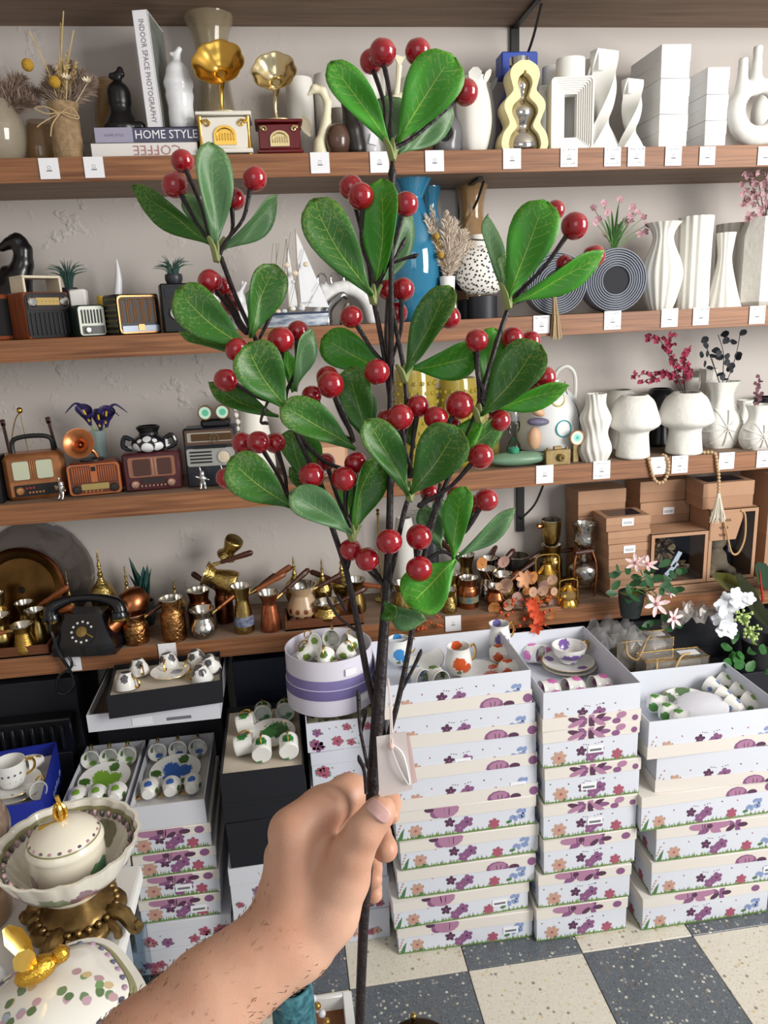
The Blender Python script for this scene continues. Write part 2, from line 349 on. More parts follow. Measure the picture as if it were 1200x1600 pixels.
def terrazzo(name, base, chips, sc):
    m = bpy.data.materials.new(name); m.use_nodes = True; nt = m.node_tree; p = nt.nodes['Principled BSDF']; p.inputs['Roughness'].default_value = .32
    g = nd(nt, 'ShaderNodeNewGeometry'); cur = None
    for i, (s, th, cols) in enumerate(chips):
        v = nd(nt, 'ShaderNodeTexVoronoi'); v.inputs['Scale'].default_value = s; nt.links.new(g.outputs['Position'], v.inputs['Vector'])
        sc2 = nd(nt, 'ShaderNodeSeparateColor'); nt.links.new(v.outputs['Color'], sc2.inputs[0])
        gt = nd(nt, 'ShaderNodeMath', operation='GREATER_THAN'); gt.inputs[1].default_value = th; nt.links.new(sc2.outputs[0], gt.inputs[0])
        lt = nd(nt, 'ShaderNodeMath', operation='LESS_THAN'); lt.inputs[1].default_value = .42; nt.links.new(v.outputs['Distance'], lt.inputs[0])
        an = nd(nt, 'ShaderNodeMath', operation='MULTIPLY'); nt.links.new(gt.outputs[0], an.inputs[0]); nt.links.new(lt.outputs[0], an.inputs[1])
        cr = nd(nt, 'ShaderNodeValToRGB'); cr.color_ramp.interpolation = 'CONSTANT'; nt.links.new(sc2.outputs[1], cr.inputs[0])
        while len(cr.color_ramp.elements) < len(cols): cr.color_ramp.elements.new(.5)
        for j, c in enumerate(cols): cr.color_ramp.elements[j].position = j/len(cols); cr.color_ramp.elements[j].color = rgb(c)
        mx = nd(nt, 'ShaderNodeMix', data_type='RGBA'); nt.links.new(an.outputs[0], mx.inputs[0]); nt.links.new(cr.outputs[0], mx.inputs[7])
        if cur is None: mx.inputs[6].default_value = rgb(base)
        else: nt.links.new(cur, mx.inputs[6])
        cur = mx.outputs[2]
    nt.links.new(cur, p.inputs['Base Color']); return m
TDARK = terrazzo('dark_terrazzo', '#5a6066', [(240, .45, ['#4a4f56', '#7b8084', '#666b72', '#3d4248']), (110, .78, ['#a9a79d', '#8f8f8c', '#6f665c', '#c1bdb0'])], 1)
TLIGHT = terrazzo('pale_terrazzo', '#cfc9bb', [(220, .6, ['#c3bcac', '#d9d4c8', '#b9b2a2']), (95, .86, ['#a89a80', '#b7ab94', '#8c8578', '#c9b894'])], 1)
TX0, TY0 = 0.0567, 1.5237
b = B(); b.box((.45, .4, -.03), (4.3, 3.9, .04))
floor = tag(part('floor', b, mat('#8f8a80', .8)), kind='structure')
tm = [mesh('tile', B().box((0, 0, -.006), (.298, .298, .012), .0012), TLIGHT, 0), mesh('tile', B().box((0, 0, -.006), (.298, .298, .012), .0012), TDARK, 0)]
for i in range(-5, 8):
    for j in range(-9, 3):
        part('tile', tm[(i+j) % 2], None, floor, (TX0+(i+.5)*.3, TY0+(j+.5)*.3, 0))
b = B(); b.box((.45, YW+.05, 1.5), (4.3, .1, 3.04)); tag(part('wall_back', b, plaster()), kind='structure')
b = B(); b.box((-1.65, .4, 1.5), (.1, 3.7, 3.04)); tag(part('wall_left', b, mat('#b9b0a8', .85)), kind='structure')
b = B(); b.box((.45, .4, 3.04), (4.3, 3.9, .06)); tag(part('ceiling', b, mat('#d8d4cc', .9)), kind='structure')
# shelves
TH = .052; DEP = YW-YS
bm = mesh('board', B().box((0, DEP/2+.002, -TH/2), (3.3, DEP-.004, TH), .001), OAKU, 0)
em = mesh('edge_band', B().box((0, 0, -TH/2), (3.3, .004, TH+.0006), .0008), OAK, 0)
for s, lab in enumerate(['topmost wooden wall shelf seen from below, bare underside', 'upper wooden wall shelf carrying books, gramophones and white vases', 'wooden wall shelf carrying radios, blue glass and ribbed white vases', 'wooden wall shelf carrying copper radios, jug and mushroom vases', 'lowest wooden wall shelf crowded with brass coffee pots and kraft boxes']):
    t = thing('wall_shelf', lab, 'shelf', (.3, YS, ZS[s]), 0, 'wooden wall shelves')
    part('board', bm, None, t); part('edge_band', em, None, t)
BK = mat('#17181a', .45)
def bracket(px, s, lab, drop=.16, reach=.2):
    x = sx(px, YW, ZS[s]-.1); z = ZS[s]-TH
    t = thing('shelf_bracket', lab, 'bracket', (x, YW, z), 0, 'black shelf brackets')
    b = B(); b.box((0, -.006, -drop/2), (.024, .01, drop), .001); part('upright', b, BK, t)
    b = B(); b.box((0, -reach/2, -.004), (.014, reach, .006), .001); part('arm', b, BK, t)
    b = B(); b.tube(spline([(0, -.008, -drop*.8), (.01, -reach*.55, -drop*.45), (.012, -reach*.92, -.01)], 5), .0035, 6); part('brace', b, BK, t)
bracket(803, 0, 'black metal bracket under topmost shelf above the wavy silver vase', .17, .2)
bracket(812, 3, 'black metal bracket on wall below jug shelf above dried orange flowers', .2, .2)
bracket(722, 1, 'black metal bracket under upper shelf behind the dried pampas bunch', .12, .2)
# price tags on the shelf edges
INK = mat('#6d7076', .8)
def price(px, s, y0, y1, writ, lab, rot=0):
    y = (y0+y1)/2; c = aty(px, y, YS-.004); h = (aty(px, y0, YS).z-aty(px, y1, YS).z); wd = h*.97
    t = thing('price_tag', lab, 'price tag', (c.x, YS-.0045, c.z), 0, 'white price tags on the shelf edges', rot=(0, rot, 0))
    part('card', B().box((0, 0, 0), (wd, .0012, h), 0), PAPER, t)
    b = B(); rr = random.Random(px)
    b.poly([(-.006, -.0009, -.006), (.006, -.0009, -.006), (.006, -.0009, -.0035), (-.006, -.0009, -.0035)])
    b.ringprism(circ(0, .002, .004, 10), circ(0, .002, .0033, 10), -.0009, -.0008)
    if writ:
        for zz in (h*.36, -h*.33):
            x = -wd*.38
            while x < wd*.36:
                l = rr.uniform(.003, .006)
                if rr.random() > .25: b.tube([(x, -.0011, zz-rr.uniform(0, .002)), (x+l*.5, -.0011, zz+rr.uniform(-.002, .003)), (x+l, -.0011, zz-rr.uniform(0, .002))], .0005, 3)
                x += l+.002
    part('print', b, INK, t)
near = {}
for px, y0, y1, wr, lab in [(77, 247, 280, 0, 'price tag below the burlap-wrapped dried flower vase, left one'), (147, 245, 278, 0, 'price tag below left end of the stacked books'), (500, 238, 271, 0, 'price tag below the cream swan figurine'),
    (593, 237, 270, 0, 'price tag on upper shelf partly behind topmost berry leaves'), (679, 235, 268, 0, 'price tag below the grey hollow sculpture'), (800, 232, 264, 0, 'price tag below the wavy silver and cream vase'),
    (889, 230, 261, 1, 'handwritten price tag below the rectangular hollow white vase'), (957, 230, 260, 1, 'handwritten price tag below the large twisted white vase'), (994, 229, 260, 1, 'handwritten price tag below the small twisted white vase'),
    (1052, 229, 259, 1, 'handwritten price tag below the wide stack of white boxes'), (1105, 229, 258, 1, 'handwritten price tag below the narrow stack of white boxes'), (1196, 229, 258, 1, 'handwritten price tag below the white ring vase at right')]:
    price(px, 1, y0, y1, wr, lab)
for px, y0, y1, wr, lab in [(846, 493, 521, 1, 'handwritten price tag beside the hanging tassel'), (957, 486, 515, 1, 'handwritten price tag below the grey ringed vase with pink flowers'), (1046, 482, 511, 0, 'price tag below the ribbed white curvy vase'),
    (1095, 480, 508, 1, 'handwritten price tag below the straight ribbed column vase'), (1183, 478, 506, 1, 'handwritten price tag below the faceted white vase')]:
    price(px, 2, y0, y1, wr, lab)
for px, y0, y1, wr, lab in [(851, 727, 755, 0, 'price tag below the miniature brass camera'), (940, 720, 748, 1, 'handwritten price tag below the wavy fluted white vase'), (1029, 714, 741, 0, 'price tag framed by the hanging bead loop'),
    (1062, 712, 739, 1, 'handwritten price tag below the mushroom vase with red flowers'), (1135, 707, 733, 1, 'handwritten price tag right of hanging bead strand'), (1194, 704, 730, 1, 'handwritten price tag below the small star-embossed vase')]:
    price(px, 3, y0, y1, wr, lab)
for px, y0, y1, wr, lab in [(262, 1005, 1031, 0, 'price tag on lowest shelf below the engraved copper pot'), (115, 1026, 1048, 0, 'price tag on lowest shelf beside hanging telephone cord'), (708, 962, 986, 0, 'price tag on lowest shelf left of dried orange flowers')]:
    price(px, 4, y0, y1, wr, lab)
# ------------------------------------------------------------------ makers shared by the shelves
def hollow(prof, t=.004):
    o = list(prof); inn = [(max(r-t, .0012), z) for r, z in prof[::-1] if z > prof[0][1]+t*1.5]
    return o+inn+[(.0011, prof[0][1]+t*1.5)]
def sp(prof, k=4):
    return [(max(p.x, .0008), p.z) for p in spline([(r, 0, z) for r, z in prof], k)]
def vase(name, label, spec, prof, m, n=24, mod=None, t=.004, group=None, rz=0, cat='vase', smooth=40, ey=1, k=4, wf=1, parent=False, zb=None):
    loc, wd, h = it(*spec, zb=zb); pr = [(r*wd/2*wf, z*h) for r, z in (sp(prof, k) if k else prof)]
    b = B(); b.lathe(hollow(pr, t), n, mod=mod, ey=ey)
    return solo(name, b, m, label, cat, loc, rz, group, smooth=smooth)
def stems(b, rng, base, tips, r=.0012, mi=0):
    for tp in tips:
        mid = (Vector(base)+Vector(tp))/2+Vector((rng.uniform(-.006, .006), rng.uniform(-.006, .006), .01)); b.tube(spline([base, mid, tp], 4), r, 4, mi)
def plume(b, base, tip, wid, rng, n=160, mi=0, droop=.3, hr=.0004):
    base, tip = Vector(base), Vector(tip); ax = tip-base; L = ax.length
    for i in range(n):
        u = rng.random(); p = base+ax*u+Vector((0, 0, -droop*wid*u*u)); env = wid*math.sin(PI*min(1, .15+u*.85))**.7
        d = Vector((rng.gauss(0, 1), rng.gauss(0, .7), rng.gauss(0, 1))); d = d-ax*(d.dot(ax)/L/L)*.6; d.normalize(); d = (d+ax/L*1.1).normalized()
        q = p+d*env*rng.uniform(.5, 1.0); sd = d.cross(Vector((rng.gauss(0, 1), rng.gauss(0, 1), rng.gauss(0, 1)))).normalized()*hr*3
        b.add([p-sd, p+sd, (p+q)/2+sd*.9, q, (p+q)/2-sd*.9], [(0, 1, 2, 3, 4)], mi)
def petal(b, c, d, up, L, wd, mi=0, cup=.2):
    c, d, up = Vector(c), Vector(d).normalized(), Vector(up).normalized(); s = d.cross(up).normalized()
    pr = [(0, .25), (.35, .9), (.7, 1), (1, .35)]
    b.grid([[c+d*L*u-s*wd/2*k+up*L*cup*u*u, c+d*L*u+up*L*(cup*u*u-.05), c+d*L*u+s*wd/2*k+up*L*cup*u*u] for u, k in pr], mi)
def flower(b, c, nrm, r, n=5, mi=0, mc=None, cup=.25, wf=.75, a0=0):
    nrm = Vector(nrm).normalized(); e = nrm.orthogonal().normalized(); f = nrm.cross(e)
    for i in range(n):
        a = a0+2*PI*i/n; petal(b, c, e*math.cos(a)+f*math.sin(a), nrm, r, r*wf, mi, cup)
    if mc is not None: b.ball(Vector(c)+nrm*r*.08, r*.17, 6, mc)
def book(name, lab, c, w_, d_, h_, cover, pages, rz=0, rot=None):
    """a closed book lying flat, spine towards -y, base centre at c"""
    t = thing(name, lab, 'book', c, rz, rot=rot)
    b = B(); b.box((0, 0, .0012), (w_, d_, .0024), .0006); b.box((0, 0, h_-.0012), (w_, d_, .0024), .0006); b.box((0, -d_/2+.0012, h_/2), (w_, .0024, h_), .0006); part('cover', b, cover, t)
    b = B(); b.box((0, .001, h_/2), (w_-.006, d_-.006, h_-.0052)); part('pages', b, pages, t)
    return t
def teacup_parts(t, r, h, body, gold, foot=True, handle_dir=0, prof=None, ns=20):
    pr = prof or [(.5, 0), (.52, .06), (.62, .12), (.86, .45), (.95, .75), (1, 1)]
    b = B(); b.lathe(hollow([(a*r, z*h) for a, z in sp(pr, 3)], r*.05), ns); part('bowl', b, body, t)
    b = B(); c, s = math.cos(handle_dir), math.sin(handle_dir)
    b.tube([(c*x*r, s*x*r, z*h) for x, z in [(p.x, p.z) for p in spline([(.95, 0, .82), (1.3, 0, .92), (1.52, 0, .68), (1.35, 0, .4), (.85, 0, .25)], 4)]], r*.085, 6); part('handle', b, gold, t)
# ------------------------------------------------------------------ upper shelf
rng = random.Random(5); RAF = mat('#cbb594', .8, var=.2); PAMP = mat('#a89080', .9, var=.35, vs=60); STRAW = mat('#cdb27c', .8, var=.25)
AMBER = tinted('#a87f48', .42); CLEAR = glass('#f2efe6'); CLEARA = glass('#e5d9bd')
# cut glass vase with pampas at the left edge
loc, wd, h = it(1, -42, 46, 158, .09)
t = thing('glass_vase', 'round ribbed clear glass vase holding greyish pampas grass at left edge', 'vase', loc)
b = B(); b.lathe(hollow([(a*wd/2, z*h) for a, z in sp([(.55, 0), (.85, .2), (1, .55), (.8, .85), (.6, 1)], 4)], .004), 36, mod=lambda a, z: 1+.02*math.cos(18*a+40*z)); part('bowl', b, tinted('#b9ad98', .45, .1), t)
b = B()
for (tx, tz, dx) in ((.06, .24, 0), (.02, .22, 0), (.085, .18, 0), (-.02, .24, 0), (.05, .2, 0), (.09, .21, 0)): plume(b, (0, 0, h*.7), (tx+.02, rng.uniform(-.02, .02), tz), .05, rng, 620, 0, 1.0, .0005)
part('pampas_plumes', b, PAMP, t)
# burlap vase with dried flowers
loc, wd, h = it(1, 83, 131, 162, .06)
t = thing('dried_flower_vase', 'burlap-wrapped vase tied with twine holding dried grasses and yellow balls', 'vase', loc)
b = B(); b.lathe(hollow([(a*wd/2, z*h) for a, z in sp([(.95, 0), (1, .1), (.98, .5), (.92, .72), (.8, .8), (.95, .92), (1.02, 1)], 3)], .003), 26, mod=lambda a, z: 1+.03*math.sin(7*a+60*z)+.02*math.sin(13*a)); part('burlap_wrap', b, mat('#a58a68', .9, var=.35, vs=90, bump=.6, bs=350), t)
b = B(); zr = h*.79; b.tube([(wd*.43*math.cos(a), wd*.43*math.sin(a), zr+.002*math.sin(3*a)) for a in [2*PI*i/16 for i in range(16)]], .0017, 5, closed=True)
for e in (((-.005, -wd*.45, zr), (-.03, -wd*.5, zr+.012), (-.055, -wd*.45, zr+.01), (-.03, -wd*.5, zr-.002), (-.004, -wd*.47, zr)), ((0, -wd*.45, zr), (.025, -wd*.5, zr+.01), (.04, -wd*.47, zr-.012), (.02, -wd*.5, zr-.01), (0, -wd*.47, zr)), ((0, -wd*.46, zr), (-.04, -wd*.5, zr-.02), (-.055, -wd*.48, zr-.03)), ((0, -wd*.46, zr), (-.02, -wd*.52, zr-.025), (-.028, -wd*.5, zr-.05))): b.tube(spline(e, 5), .0014, 5)
part('twine_bow', b, mat('#bfa57e', .85), t)
b = B(); tips = [(.03, 0, h+.19), (.018, .01, h+.17), (.045, .01, h+.155), (-.05, 0, h+.15)]
stems(b, rng, (0, 0, h*.7), tips, .0016); part('stalks', b, STRAW, t)
b = B()
for (x, z) in ((.012, h+.10), (.03, h+.11), (.0, h+.09), (.045, h+.09)): plume(b, (0, 0, h*.9), (x, rng.uniform(-.02, .02), z), .016, rng, 150, 0, 0, .0006)
part('wheat_ears', b, STRAW, t)
b = B()
for (x, z, y) in ((.055, h+.08, .02), (.08, h+.06, .02), (-.025, h+.085, .02), (.03, h+.1, .03), (-.045, h+.05, .03)): plume(b, (0, 0, h*.9), (x, y, z), .044, rng, 480, 0, 0)
part('grey_grass', b, mat('#9a8676', .9), t)
for (x, y, z) in ((-.062, -.01, h+.078), (-.006, -.02, h+.04)): part('yellow_ball', B().ball((x, y, z), .0135, 12), mat('#c79a34', .9, var=.3, vs=300, bump=.5, bs=600), t)
b = B()
for (x, z) in ((.022, h+.045), (.066, h+.038)): flower(b, (x, -.02, z), (.1, -.6, .8), .012, 9, 0, None, .8, .5); b.tube([(x, -.02, z), (x*.3, 0, h*.9)], .001, 4)
part('white_dried_flowers', b, mat('#d9ccb4', .8), t)
vase('glass_vase', 'amber tinted glass vase standing behind the burlap-wrapped vase', (1, 40, 96, 190, .15), [(.8, 0), (1, .3), (.95, .7), (.7, 1)], AMBER, rz=0)
vase('glass_vase', 'large amber glass vase behind the black figurine', (1, 150, 220, 122, .2), [(.75, 0), (.95, .2), (1, .55), (.8, .85), (.62, 1)], AMBER, 28, lambda a, z: 1+.02*math.cos(12*a), wf=.8, ey=.6)
# lying books
def lying(px0, px1, yt, yb, zb, dy):
    Y = YS+dy; a = sx(px0, Y, zb+.015); c = sx(px1, Y, zb+.015); hh = aty((px0+px1)/2, yt, Y).z-zb; return a, c, hh
a, c, hb1 = lying(143, 309, 222, 243, ZS[1], .022); D_ = .125
t = book('book', 'white book lying upside down on shelf, red COFFEE title, bottom of pile', ((a+c)/2, YS+.022+D_/2, ZS[1]), c-a, D_, hb1, mat('#dcd9d6', .5), PAPER)
text('title', 'COFFEE', .036, mat('#a87a78', .6), t, (.028, -D_/2-.0004, hb1*.52), (PI/2, PI, 0), fit=(.108, hb1*.62))
z2 = ZS[1]+hb1; a, c, hb2 = lying(148, 313, 198.5, 221, z2, .03)
t = book('book', 'slate and lilac book with white HOME STYLE title on spine', ((a+c)/2, YS+.03+D_/2, z2), c-a, D_, hb2, mat('#4c4c62', .5), PAPER)
w2 = c-a; part('spine_panel', B().box((-w2*.32, -D_/2-.0003, hb2/2), (w2*.355, .0006, hb2*.99)), mat('#9b98ae', .5), t)
text('title', 'HOME STYLE', .031, mat('#e8e8ec', .5), t, (w2*.175, -D_/2-.0004, hb2*.5), (PI/2, 0, 0), fit=(w2*.59, hb2*.55))
text('small_title', 'HOME STYLE', .012, mat('#6f6c86', .5), t, (-w2*.32, -D_/2-.0008, hb2*.5), (PI/2, 0, 0), fit=(w2*.18, hb2*.16))
z3 = z2+hb2
# standing book
Y = YS+.05; xa, xb = sx(232, Y, z3), sx(253, Y, z3); hs = aty(226, 15, Y).z-z3
t = thing('book', 'tall white book standing upright on the book pile, vertical title on spine', 'book', ((xa+xb)/2, Y, z3), 0, rot=(0, math.radians(-1.6), math.radians(-7)))
wb = xb-xa+.004
b = B(); b.box((-wb/2+.001, .07, hs/2), (.002, .14, hs), .0005); b.box((wb/2-.001, .07, hs/2), (.002, .14, hs), .0005); b.box((0, .001, hs/2), (wb, .002, hs), .0005); part('cover', b, [mat('#e6e5ea', .45)], t)
part('pages', B().box((0, .07, hs/2), (wb-.0044, .134, hs-.006)), mat('#8b877e', .7, col2='#c9c4b8', stretch=(300, 1, 1), vs=4), t)
part('cover_picture', B().box((wb/2+.0003, .072, hs/2), (.0006, .13, hs*.97)), mat('#5c6660', .3, col2='#8d8f86', vs=14), t)
text('title', 'INDOOR SPACE PHOTOGRAPHY', .0205, mat('#77757c', .6), t, (0, -.0005, hs*.49), (PI/2, PI/2, 0), fit=(hs*.87, wb*.34))
# figurines on the books
def fig(label, px, Y, z, prims, m, res=.003, k=.008, name='figurine', cat='figurine', rz=0):
    b = blob(prims, res, k); return solo(name, b, m, label, cat, (sx(px, Y, z+.03), Y, z), rz)
fig('black abstract seated figurine with round head and topknot on the books', 190, YS+.09, z3, [((0, 0, .012), (0, 0, .045), .045, .026), ((0, 0, .07), (0, 0, .085), .028, .028), ((0, 0, .105), (.002, 0, .12), .011, .009), ((-.012, 0, .124), (.012, 0, .128), .007, .008), ((.004, 0, .13), (.01, 0, .138), .006, .007), ((.035, -.02, .01), (.045, -.02, .01), .012, .012), ((-.02, -.02, .01), (-.03, -.02, .01), .012, .01)], mat('#0e0e10', .3), .0025, .0035)
fig('glossy white abstract pear-shaped figurine on the books', 284, YS+.075, z3, [((0, 0, .018), (0, 0, .04), .03, .03), ((.0, 0, .06), (0, 0, .075), .03, .033), ((0, 0, .105), (0, 0, .125), .035, .027), ((0, 0, .145), (.004, 0, .165), .011, .008), ((.002, 0, .165), (.01, 0, .175), .007, .007), ((-.006, 0, .164), (-.01, 0, .166), .006, .005)], mat('#e4e6ea', .25, coat=.3), .0025, .003)
# tall amber-clear vase behind gramophone
vase('glass_vase', 'tall flared clear glass vase behind the gold gramophone', (1, 305, 386, 24, .185), [(.62, 0), (.68, .1), (.8, .3), (.62, .62), (.72, .85), (1, .98), (1.02, 1)], tinted('#a89878', .35, .06), 36, lambda a, z: 1+.012*math.cos(10*a+30*z), wf=.95)
# gramophones
def gramophone(label, x0, x1, ytop, ybase, dy, bc, trim, horn, hornin, cream):
    loc, wd, _ = it(1, x0, x1, ybase, dy); h = aty((x0+x1)/2, ybase, YS+dy).z-ZS[1]; H = aty((x0+x1)/2, ytop, YS+dy).z-ZS[1]; d = wd*.85
    t = thing('gramophone', label, 'gramophone', loc)
    b = B(); b.box((0, 0, h*.52), (wd*.88, d*.9, h*.72), .003); part('case', b, bc, t)
    b = B(); b.box((0, 0, h*.95), (wd, d, h*.09), .002); part('top_plate', b, bc, t)
    b = B(); b.box((0, 0, h*.11), (wd*.97, d, h*.1), .002); part('plinth', b, bc, t)
    for i in (-1, 1):
        for j in (-1, 1): part('foot', B().ball((i*wd*.43, j*d*.43, h*.035), h*.05, 8), trim, t)
    f = -d*.45-.001
    b = B(); n = 14
    b.prism([(-wd*.2, h*.24), (wd*.2, h*.24), (wd*.2, h*.46)]+[(wd*.2*math.cos(PI*i/n), h*.46+h*.22*math.sin(PI*i/n)) for i in range(1, n)]+[(-wd*.2, h*.46)], f-.003, f)
    for q in range(-3, 4): b.box((q*wd*.05, f-.004, h*.42), (wd*.025, .003, h*.16), .001)
    b.tube([(wd*.15*math.cos(PI*i/8), f-.004, h*.44+h*.17*math.sin(PI*i/8)) for i in range(9)], .0015, 5)
    part('plaque', b, trim, t)
    for s in (-1, 1):
        b = B(); b.tube([(s*wd*(.31+.07*math.cos(a)*(1-a/9)), f-.002, h*(.72+.1*math.sin(a)*(1-a/9))) for a in [i*.55 for i in range(14)]], .0022, 6); b.tube([(s*wd*.25, f-.002, h*.72), (s*wd*.3, f-.002, h*.8), (s*wd*.4, f-.002, h*.78)], .0025, 6); part('scroll', b, trim, t)
        if cream: part('column', B().lathe([(a*wd*.05, z*h) for a, z in ((1, .15), (.8, .2), (.6, .5), (.8, .8), (1, .88))], 10, (s*wd*.43, f+.004, 0)), trim, t)
    part('turntable', B().lathe([(wd*.34, h), (wd*.34, h+.004), (wd*.1, h+.005)], 24), mat('#cdbb8a', .4, .6), t)
    hc = Vector((wd*.02, -d*.12, H*.80)); R = RY(math.radians(-16)) @ RX(math.radians(62))
    b = B(); b.tube(spline([(0, d*.1, h), (-.004, d*.12, h+.03), (-.002, d*.08, h+(H-h)*.45), tuple(hc+R @ Vector((0, 0, -.008)))], 5), lerps([.003, .004, .006, .011], 16), 10); part('horn_neck', b, horn, t)
    rr = wd*.45; b = B(); pr = [(.012, -.006), (rr*.32, .006), (rr*.6, .016), (rr*.85, .03), (rr, .036)]
    b.lathe(hollow(sp(pr, 3), .0018)[:-1]+[(.009, .0)], 48, tuple(hc), 0, R, lambda a, z: 1+.07*abs(math.sin(4*a))*max(0, z)/.036); part('horn', b, horn, t)
    return t
gramophone('white cased gramophone with gold trim and gold flower horn', 312, 397, 84, 182, .062, mat('#e2ded4', .3), GOLD, GOLD, GOLD, 1)
gramophone('dark red cased gramophone with pale gold flower horn', 401, 474, 101, 193, .062, mat('#5f1418', .25), mat('#d8c391', .25, 1), mat('#dccaa0', .18, 1), None, 0)
# vases between the gramophones and the white ware
CER = mat('#e4e2dc', .6); vase('vase', 'plain white cylinder vase behind the red gramophone', (1, 453, 495, 124, .16), [(.95, 0), (1, .02), (1, .5), (1, .97), (.97, 1)], CER, k=0)
vase('vase', 'plain white cylinder vase half hidden behind the cream swan', (1, 497, 540, 118, .19), [(.95, 0), (1, .02), (1, .97), (.97, 1)], mat('#cfcac4', .6), k=0)
vase('vase', 'plain white cylinder vase behind the topmost berry leaf', (1, 560, 606, 122, .17), [(.95, 0), (1, .02), (1, .97), (.97, 1)], CER, k=0)
vase('vase', 'plain white cylinder vase behind the long-necked cream figurine', (1, 628, 668, 124, .17), [(.95, 0), (1, .02), (1, .97), (.97, 1)], CER, k=0)
CREAM = mat('#e9e2c4', .35, coat=.2)
def swan(label, px, dy, s=1, flip=1, up=.0):
    p = [((0, 0, .012), (0, 0, .03), .018, .014), ((.002, 0, .03), (.018*flip, 0, .075+up), .013, .011), ((.018*flip, 0, .075+up), (.024*flip, 0, .115+up), .011, .009), ((.024*flip, 0, .115+up), (.014*flip, 0, .14+up), .009, .009), ((.014*flip, 0, .14+up), (-.004*flip, 0, .145+up), .009, .009), ((-.004*flip, 0, .145+up), (-.02*flip, 0, .132+up), .009, .003)]
    p = [(tuple(q*s for q in a), tuple(q*s for q in b_), ra*s, rb*s) for a, b_, ra, rb in p]
    loc = (sx(px, YS+dy, ZS[1]+.04), YS+dy, ZS[1]); t = thing('swan_figurine', label, 'figurine', loc)
    part('body_and_neck', blob(p, .0025, .006), CREAM, t)
    return t
t = swan('cream ceramic swan figurine with hooked neck beside brown round vase', 499, .06, 1.06); b = B(); petal(b, (-.02, -.0, .05), (-.4, 0, 1), (-.5, -.7, 0), .045, .03); part('wing', b, CREAM, t)
t = swan('tall cream figurine with forked tail behind the top berries', 628, .1, 1.0, -1, .0); b = B(); b.tube([(-.012, 0, .13), (-.004, 0, .18), (0, 0, .215)], [.008, .006, .008], 8); b.prism([(-.024, .26), (0, .21), (.03, .255), (.012, .232), (0, .236), (-.01, .238)], -.004, .004); part('forked_tail', b, CREAM, t)
vase('vase', 'small glossy brown round vase beside the cream swan', (1, 508, 549, 194, .055), [(.5, 0), (.85, .2), (1, .55), (.75, .88), (.4, 1)], mat('#5a4034', .25, var=.3, coat=.4), 24)
vase('vase', 'grey banded pot behind the small brown round vase', (1, 515, 552, 172, .13), [(.8, 0), (1, .3), (.95, .8), (1, 1)], mat('#8d857c', .5), 20)
b = blob([((0, 0, .02), (-.006, 0, .06), .026, .025), ((-.006, 0, .06), (-.018, 0, .12), .024, .012), ((-.018, 0, .12), (-.016, 0, .15), .012, .005)], .0028, .006)
loc, wd, h = it(1, 538, 574, 150, .06); solo('sculpture', b, mat('#211b19', .35), 'dark brown curved flame-shaped sculpture behind the topmost left berry leaf', 'sculpture', loc)
b = blob([((0, 0, .018), (-.004, 0, .06), .024, .02), ((-.004, 0, .06), (-.016, 0, .12), .018, .009)], .0028, .006)
loc, wd, h = it(1, 562, 598, 165, .075); t = thing('sculpture', 'pale grey curved sculpture with a small paper sticker, behind berry leaf', 'sculpture', loc); part('body', b, mat('#c9cad0', .3), t); part('sticker', B().box((.004, -.026, .038), (.02, .001, .024), 0, 0, RY(.25)), PAPER, t)
vase('vase', 'small glossy brown egg-shaped vase right of the topmost berry stem', (1, 640, 678, 194, .05), [(.45, 0), (.9, .25), (1, .5), (.75, .85), (.4, 1)], mat('#6d4a35', .25, var=.3, coat=.4), 24)
b = blob([((0, 0, .02), (0, 0, .05), .036, .04), ((0, 0, .05), (.004, 0, .09), .038, .018), ((.004, 0, .09), (.008, 0, .115), .015, .011)], .003, .008, cuts=[((-.012, -.05, .045), (-.012, -.01, .045), .02, .016)])
loc, wd, h = it(1, 674, 722, 165, .06); solo('sculpture', b, mat('#6a696c', .28, coat=.3), 'glossy grey hollowed sculpture left of the white tulip vase', 'sculpture', loc)
def tulip(label, x0, x1, yt, dy):
    loc, wd, h = it(1, x0, x1, yt, dy); t = thing('tulip_vase', label, 'vase', loc)
    b = B(); b.lathe(hollow([(a*wd/2, z*h) for a, z in sp([(.55, 0), (.8, .12), (1, .4), (.92, .65), (.72, .85), (.78, .93)], 4)], .004), 30, mod=lambda a, z: 1+.03*math.cos(6*a)); part('body', b, CER, t)
    b = B()
    for i in range(6):
        a = 2*PI*i/6+.4; petal(b, (wd*.33*math.cos(a), wd*.33*math.sin(a), h*.84), (math.cos(a)*.35, math.sin(a)*.35, 1), (math.cos(a), math.sin(a), -.2), h*.17, wd*.36)
    part('petal_rim', b, CER, t)
tulip('white tulip-shaped ceramic vase with petal rim', 713, 768, 113, .06); tulip('white tulip-shaped ceramic vase standing behind the front tulip vase', 730, 776, 125, .15)
# wavy bottle vases
def wavy(h, w_, n=40, neck=.3):
    L = []
    for i in range(n+1):
        u = i/n; k = [1.0, .72, .9, .62, .78, .52, .62, .5, 0]
        L.append(u)
    ctrl = [(0, .92), (.08, 1), (.2, .9), (.3, .66), (.38, .72), (.48, .86), (.57, .8), (.67, .5), (.75, .54), (.85, .62), (.94, .5), (1, .18)]
    q = spline([(b_, 0, a_) for a_, b_ in ctrl], 5); r = [(p.x*w_/2, p.z*h) for p in q]
    return [(x, z) for x, z in r]+[(-x, z) for x, z in r[::-1]]
def inset(o, cx, k, dz, h): return [(x*k if abs(x) > 1e-4 else 0, dz+(z)*(h-2*dz)/h*1.0) for x, z in o]
loc, wd, h = it(1, 778, 851, 100, .045)
t = thing('wavy_vase', 'wavy outlined cream vase with shiny silver bottle core', 'vase', loc)
o = wavy(h, wd); inn = []
